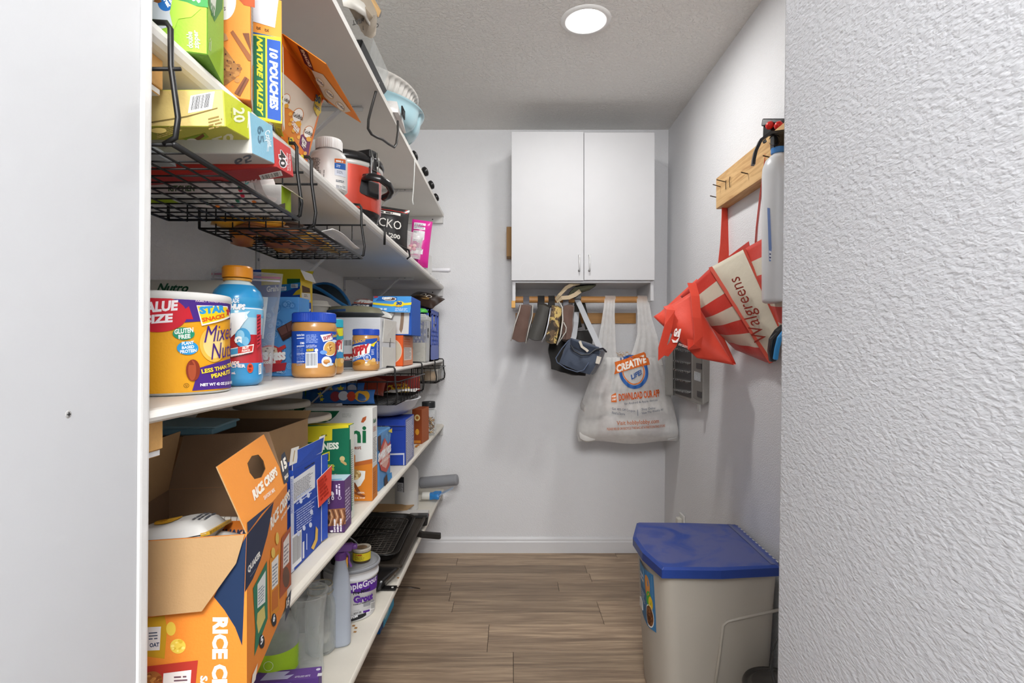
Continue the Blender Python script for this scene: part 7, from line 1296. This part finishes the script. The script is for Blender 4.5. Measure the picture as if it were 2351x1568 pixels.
# --- open socket set case hung in the corner
t = thing('tool_case', 'open grey socket set case hanging in the back right corner', 'tool case', (.875, 2.62, .98)); O = t.location; gcase = M('#8f8d88', .5, bump=.0008, bs=200, var=.06, name='grey_plastic'); dkc = plast('#3a3a3b', .5); chrome = M('#d4d4d2', .18, metal=1, var=0, name='chrome')
def rel(x, y, z): return V((x, y, z))-O
b = B(); cx0, cx1 = .815, .889
A0, A1 = L_(1548,0,2.80), L_(1628,0,2.42)
c = [L_(1548,908,2.80), L_(1613,932,2.44), L_(1637,918,2.44), L_(1562,905,2.86), L_(1548,770,2.80), L_(1613,770,2.44), L_(1637,770,2.44), L_(1562,770,2.86)]
b.hexa(c, gcase); b.build('case_half', t, bevel=.006, seg=2)
c2 = [L_(1527,908,2.80), L_(1546,908,2.79), L_(1548,908,2.90), L_(1530,908,2.92), L_(1527,780,2.80), L_(1546,780,2.79), L_(1548,780,2.90), L_(1530,780,2.92)]
b = B(); b.hexa(c2, gcase); b.build('lid_half', t, bevel=.006, seg=2)
FX = PArt(t, c[0], c[1]-c[0], c[4]-c[0]); nn_ = FX.nn
def inset(pts, m, nm, h=.002):
    b = B(); q = [FX.fn(*FX.P(*p))[0] for p in pts]; b.add([x+nn_*h for x in q]+q, [(0,1,2,3),(0,4,5,1),(1,5,6,2),(2,6,7,3),(3,7,4,0)], m); return b.build(nm, t)
inset([(1551,903),(1587,914),(1587,775),(1551,775)], dkc, 'dark_tray'); inset([(1592,912),(1612,924),(1612,775),(1592,775)], M('#777570', .5), 'bit_tray')
inset([(1600,845),(1612,848),(1612,835),(1600,833)], dkc, 'slot', .004); inset([(1602,910),(1612,914),(1612,900),(1602,897)], dkc, 'slot', .004)
for r_, py in enumerate((800, 828, 848, 870, 894)):
    for k_ in range(9):
        px = 1554+k_*3.9; pt = FX.fn(*FX.P(px, py+k_*.9))[0]+nn_*.002; rad = .0042+.0004*(k_ % 3); b = B(); b.lathe([(rad*.55,.006),(rad*.55,.013),(rad,.014),(rad,0)], chrome, 12, pt, axis=nn_); b.build('socket', t, smooth=False)
b = B()
for k_ in range(8):
    q = FX.fn(*FX.P(1596+k_*1.9, 852+k_*.6))[0]+nn_*.003; e_ = FX.fn(*FX.P(1596+k_*1.9, 872+k_*.6))[0]+nn_*.003; b.tube([q, e_], .0016, chrome, 6)
o = b.build('hex_bits', t); o['kind'] = 'stuff'
b = B(); b.box((-.006,-.012,-.02), (.002,.012,.012), M('#b8b8b4', .3, metal=.6)); o = b.build('latch', t); o.location = L_(1606,934,2.47)
# --- outlet above the bin
t = thing('wall_outlet', 'white wall outlet with a plug just above the bin lid', 'outlet', (.884, 2.785, .268)); b = B(); b.box((-.006,-.035,-.057), (.004,.035,.057), plast('#d9d8d4')); b.build('cover_plate', t, bevel=.002)
b = B(); b.box((-.03,-.018,.005), (-.006,.018,.04), plast('#d5d2c8')); b.build('plug', t, bevel=.004); b = B(); b.lathe([(.004,0),(.004,.03)], plast('#77736a'), 10, (-.02,0,-.022)); b.build('plug_cord', t)
# ================================================================== pet food bin with blue lid
t = thing('food_bin', 'big cream plastic bin with blue lid standing on the floor at right', 'bin', (.66, 1.9, 0)); O = t.location; cb_ = M('#b9b3a8', .4, var=.04, vs=3, name='cream_plastic'); zl = .485
foot = [(.475,1.80),(.515,1.725),(.83,1.735),(.84,2.06),(.53,2.075),(.478,1.95)]
topo = [(.452,1.81),(.482,1.692),(.85,1.705),(.865,2.085),(.505,2.105),(.452,1.95)]
def ringpts(poly, z, n=10, r=.05):
    out = []; k = len(poly)
    for i in range(k):
        p0, p1, p2 = V(poly[i-1]), V(poly[i]), V(poly[(i+1) % k]); a = p1+(p0-p1).normalized()*min(r, (p0-p1).length*.45); c_ = p1+(p2-p1).normalized()*min(r, (p2-p1).length*.45)
        for j in range(5):
            f = j/4; q = a*(1-f)**2+p1*2*f*(1-f)+c_*f*f; out.append(V((q.x, q.y, z))-O)
    return out
b = B(); levels = [(0, 0), (.02, .03), (.2, .45), (.40, .82), (.42, .88), (zl-.01, 1)]; rs = []
for z, f in levels:
    rs.append(ringpts([((1-f)*a[0]+f*c_[0], (1-f)*a[1]+f*c_[1]) for a, c_ in zip(foot, topo)], z, r=.04))
k = len(rs[0])
for i in range(len(rs)-1): b.add(rs[i]+rs[i+1], [(j, (j+1) % k, k+(j+1) % k, k+j) for j in range(k)], cb_)
b.add(rs[0], [tuple(range(k))[::-1]], cb_); b.build('bin_body', t, smooth=True, merge=True)
b = B(); hx_ = [(.635,1.723,.0),(.66,1.712,.2),(.672,1.7095,.305),(.685,1.709,.318),(.79,1.712,.34),(.852,1.714,.352)]
b.tube([V(p)-O for p in hx_], .005, cb_, 8); b.build('moulded_ridge', t, smooth=True)
bl_ = M('#24408c', .4, var=.10, vs=12, name='blue_plastic'); dust = bpy.data.materials.new('dusty_blue_lid'); dust.use_nodes = True; nt = dust.node_tree; N = nt.nodes; tc = N.new('ShaderNodeTexCoord'); n1 = N.new('ShaderNodeTexNoise'); n1.inputs['Scale'].default_value = 7; n1.inputs['Detail'].default_value = 5; n1.inputs['Distortion'].default_value = 1.2; nt.links.new(tc.outputs['Object'], n1.inputs[0]); rp = N.new('ShaderNodeValToRGB'); rp.color_ramp.elements[0].position = .38; rp.color_ramp.elements[0].color = lin('#20408f'); rp.color_ramp.elements[1].position = .55; rp.color_ramp.elements[1].color = lin('#4f578a'); nt.links.new(n1.outputs['Fac'], rp.inputs[0]); nt.links.new(rp.outputs[0], N['Principled BSDF'].inputs['Base Color']); N['Principled BSDF'].inputs['Roughness'].default_value = .42
lidp = [(.442,1.816),(.468,1.673),(.65,1.668),(.842,1.690),(.856,1.731),(.874,2.094),(.70,2.115),(.494,2.12),(.441,1.955)]
def flat(poly, z0, z1, inset, mside, mtop):
    c_ = V((sum(p[0] for p in poly)/len(poly), sum(p[1] for p in poly)/len(poly))); k = len(poly); lo = [V((p[0], p[1], z0))-O for p in poly]; mi = [V((p[0], p[1], z1-.006))-O for p in poly]; hi = [V((*(V(p)+(c_-V(p)).normalized()*inset), z1))-O for p in poly]
    for A_, B_, m in ((lo, mi, mside), (mi, hi, mside)): b.add(A_+B_, [(j, (j+1) % k, k+(j+1) % k, k+j) for j in range(k)], m)
    b.add(hi, [tuple(range(k))], mtop); b.add(lo, [tuple(range(k))[::-1]], mside)
b = B(); flat(lidp, zl-.016, zl+.016, .012, bl_, dust); b.build('blue_lid', t, bevel=.0015)
b = B(); b.strap([V((.825,1.70,zl+.0172))-O, V((.835,1.9,zl+.0172))-O, V((.842,2.085,zl+.0172))-O], (1,.3,0), .012, .0015, M('#5f668a', .5)); b.build('lid_ridge', t)
for i in range(26):
    f = i/25; q = V((.857,1.74)).lerp(V((.874,2.085)), f)
    b = B(); b.lathe([(.005,-.008),(.005,.008)], bl_ if i % 2 else plast('#d9d8d4'), 8, V((q.x+.001, q.y, zl+.006))-O, axis=(0,1,0)); b.build('hinge_knuckle', t)
b = B()
def lab(u, v):      # follows the bowed front of the bin
    z = .25+.19*v; f = z/zl; y = 1.905-.14*u; p0, p1, p2 = [V(a).lerp(V(c_), f) for a, c_ in ((foot[5], topo[5]), (foot[0], topo[0]), (foot[1], topo[1]))]
    x = p1.x+(p0.x-p1.x)*(y-p1.y)/(p0.y-p1.y) if y > p1.y else p1.x+(p2.x-p1.x)*(p1.y-y)/(p1.y-p2.y)
    return V((x-.0005-.004*math.sin(PI*u), y, z))-O
b.grid(lab, 8, 8, paper('#3f78a8')); b.build('printed_label', t); A = Art(lambda a, c_: (lab(a/32, c_/25), V((-1,0,0))), 6e-4, 2); A.rect(2, 15, 30, 24, '#5f98c4').ell(23, 18.5, 4, 4.5, '#c98a4a').ell(25, 13, 3, 3.4, '#4f9a3a').ell(27, 11.5, 2.5, 3, '#d9b22c').ell(25, 5.5, 5, 5, '#e4e0d8').ell(25, 5.5, 4.4, 4.4, '#6a4024').blobs(25, 5.5, 3.6, 3.6, ['#8a5a34','#4a2c18'], 24, .6).fine(4, 17, 12, 4, 2, '#e9eef4', fill=.6).fine(4, 8, 14, 5, 5, '#dce6f0').build('label_print', t)
b = B(); b.box((-.004,-.02,0), (0,.02,.03), plast('#d9d9d6')); o = b.build('label_corner', t); o.location = V((.462,1.9,.27))-O
# --- black canister with strap and white cap
t = thing('canister', 'black round canister with carrying strap in front of the bin', 'canister', (.772, 1.562, 0)); b = B(); cbm = plast('#3a3733', .4)
b.lathe([(0,0),(.085,0),(.088,.006),(.088,.19),(.094,.192),(.096,.2),(.092,.208),(.086,.206),(.084,.202),(.075,.203),(.073,.207),(.068,.207),(.066,.203),(0,.203)], cbm, 52); b.build('body_and_lid', t, smooth=True)
b = B(); b.strap([(.07,-.04,.2),(.0,-.062,.212),(-.03,-.05,.235),(-.034,-.03,.27),(-.02,-.01,.31),(.0,.0,.345),(.05,.0,.37)], (.6,.7,0), .022, .0025, cloth('#2c2a28')); b.build('strap', t)
ct = t; b = B()
b.lathe([(0,0),(.022,0),(.024,.002),(.024,.016),(.022,.018),(0,.018)], plast('#d5d6da'), 40); wc = b.build('white_cap', ct, smooth=True, loc=(.012,-.05,.2085)); b = B()
for j in range(24):
    a = 2*PI*j/24; b.box((-.0008,.0235,.002), (.0008,.0248,.016), plast('#e4e5e8')); q = b.v[-8:]; b.v[-8:] = [(x*math.cos(a)-y*math.sin(a), x*math.sin(a)+y*math.cos(a), z) for x, y, z in q]
b.build('ribs', wc)['kind'] = 'stuff'
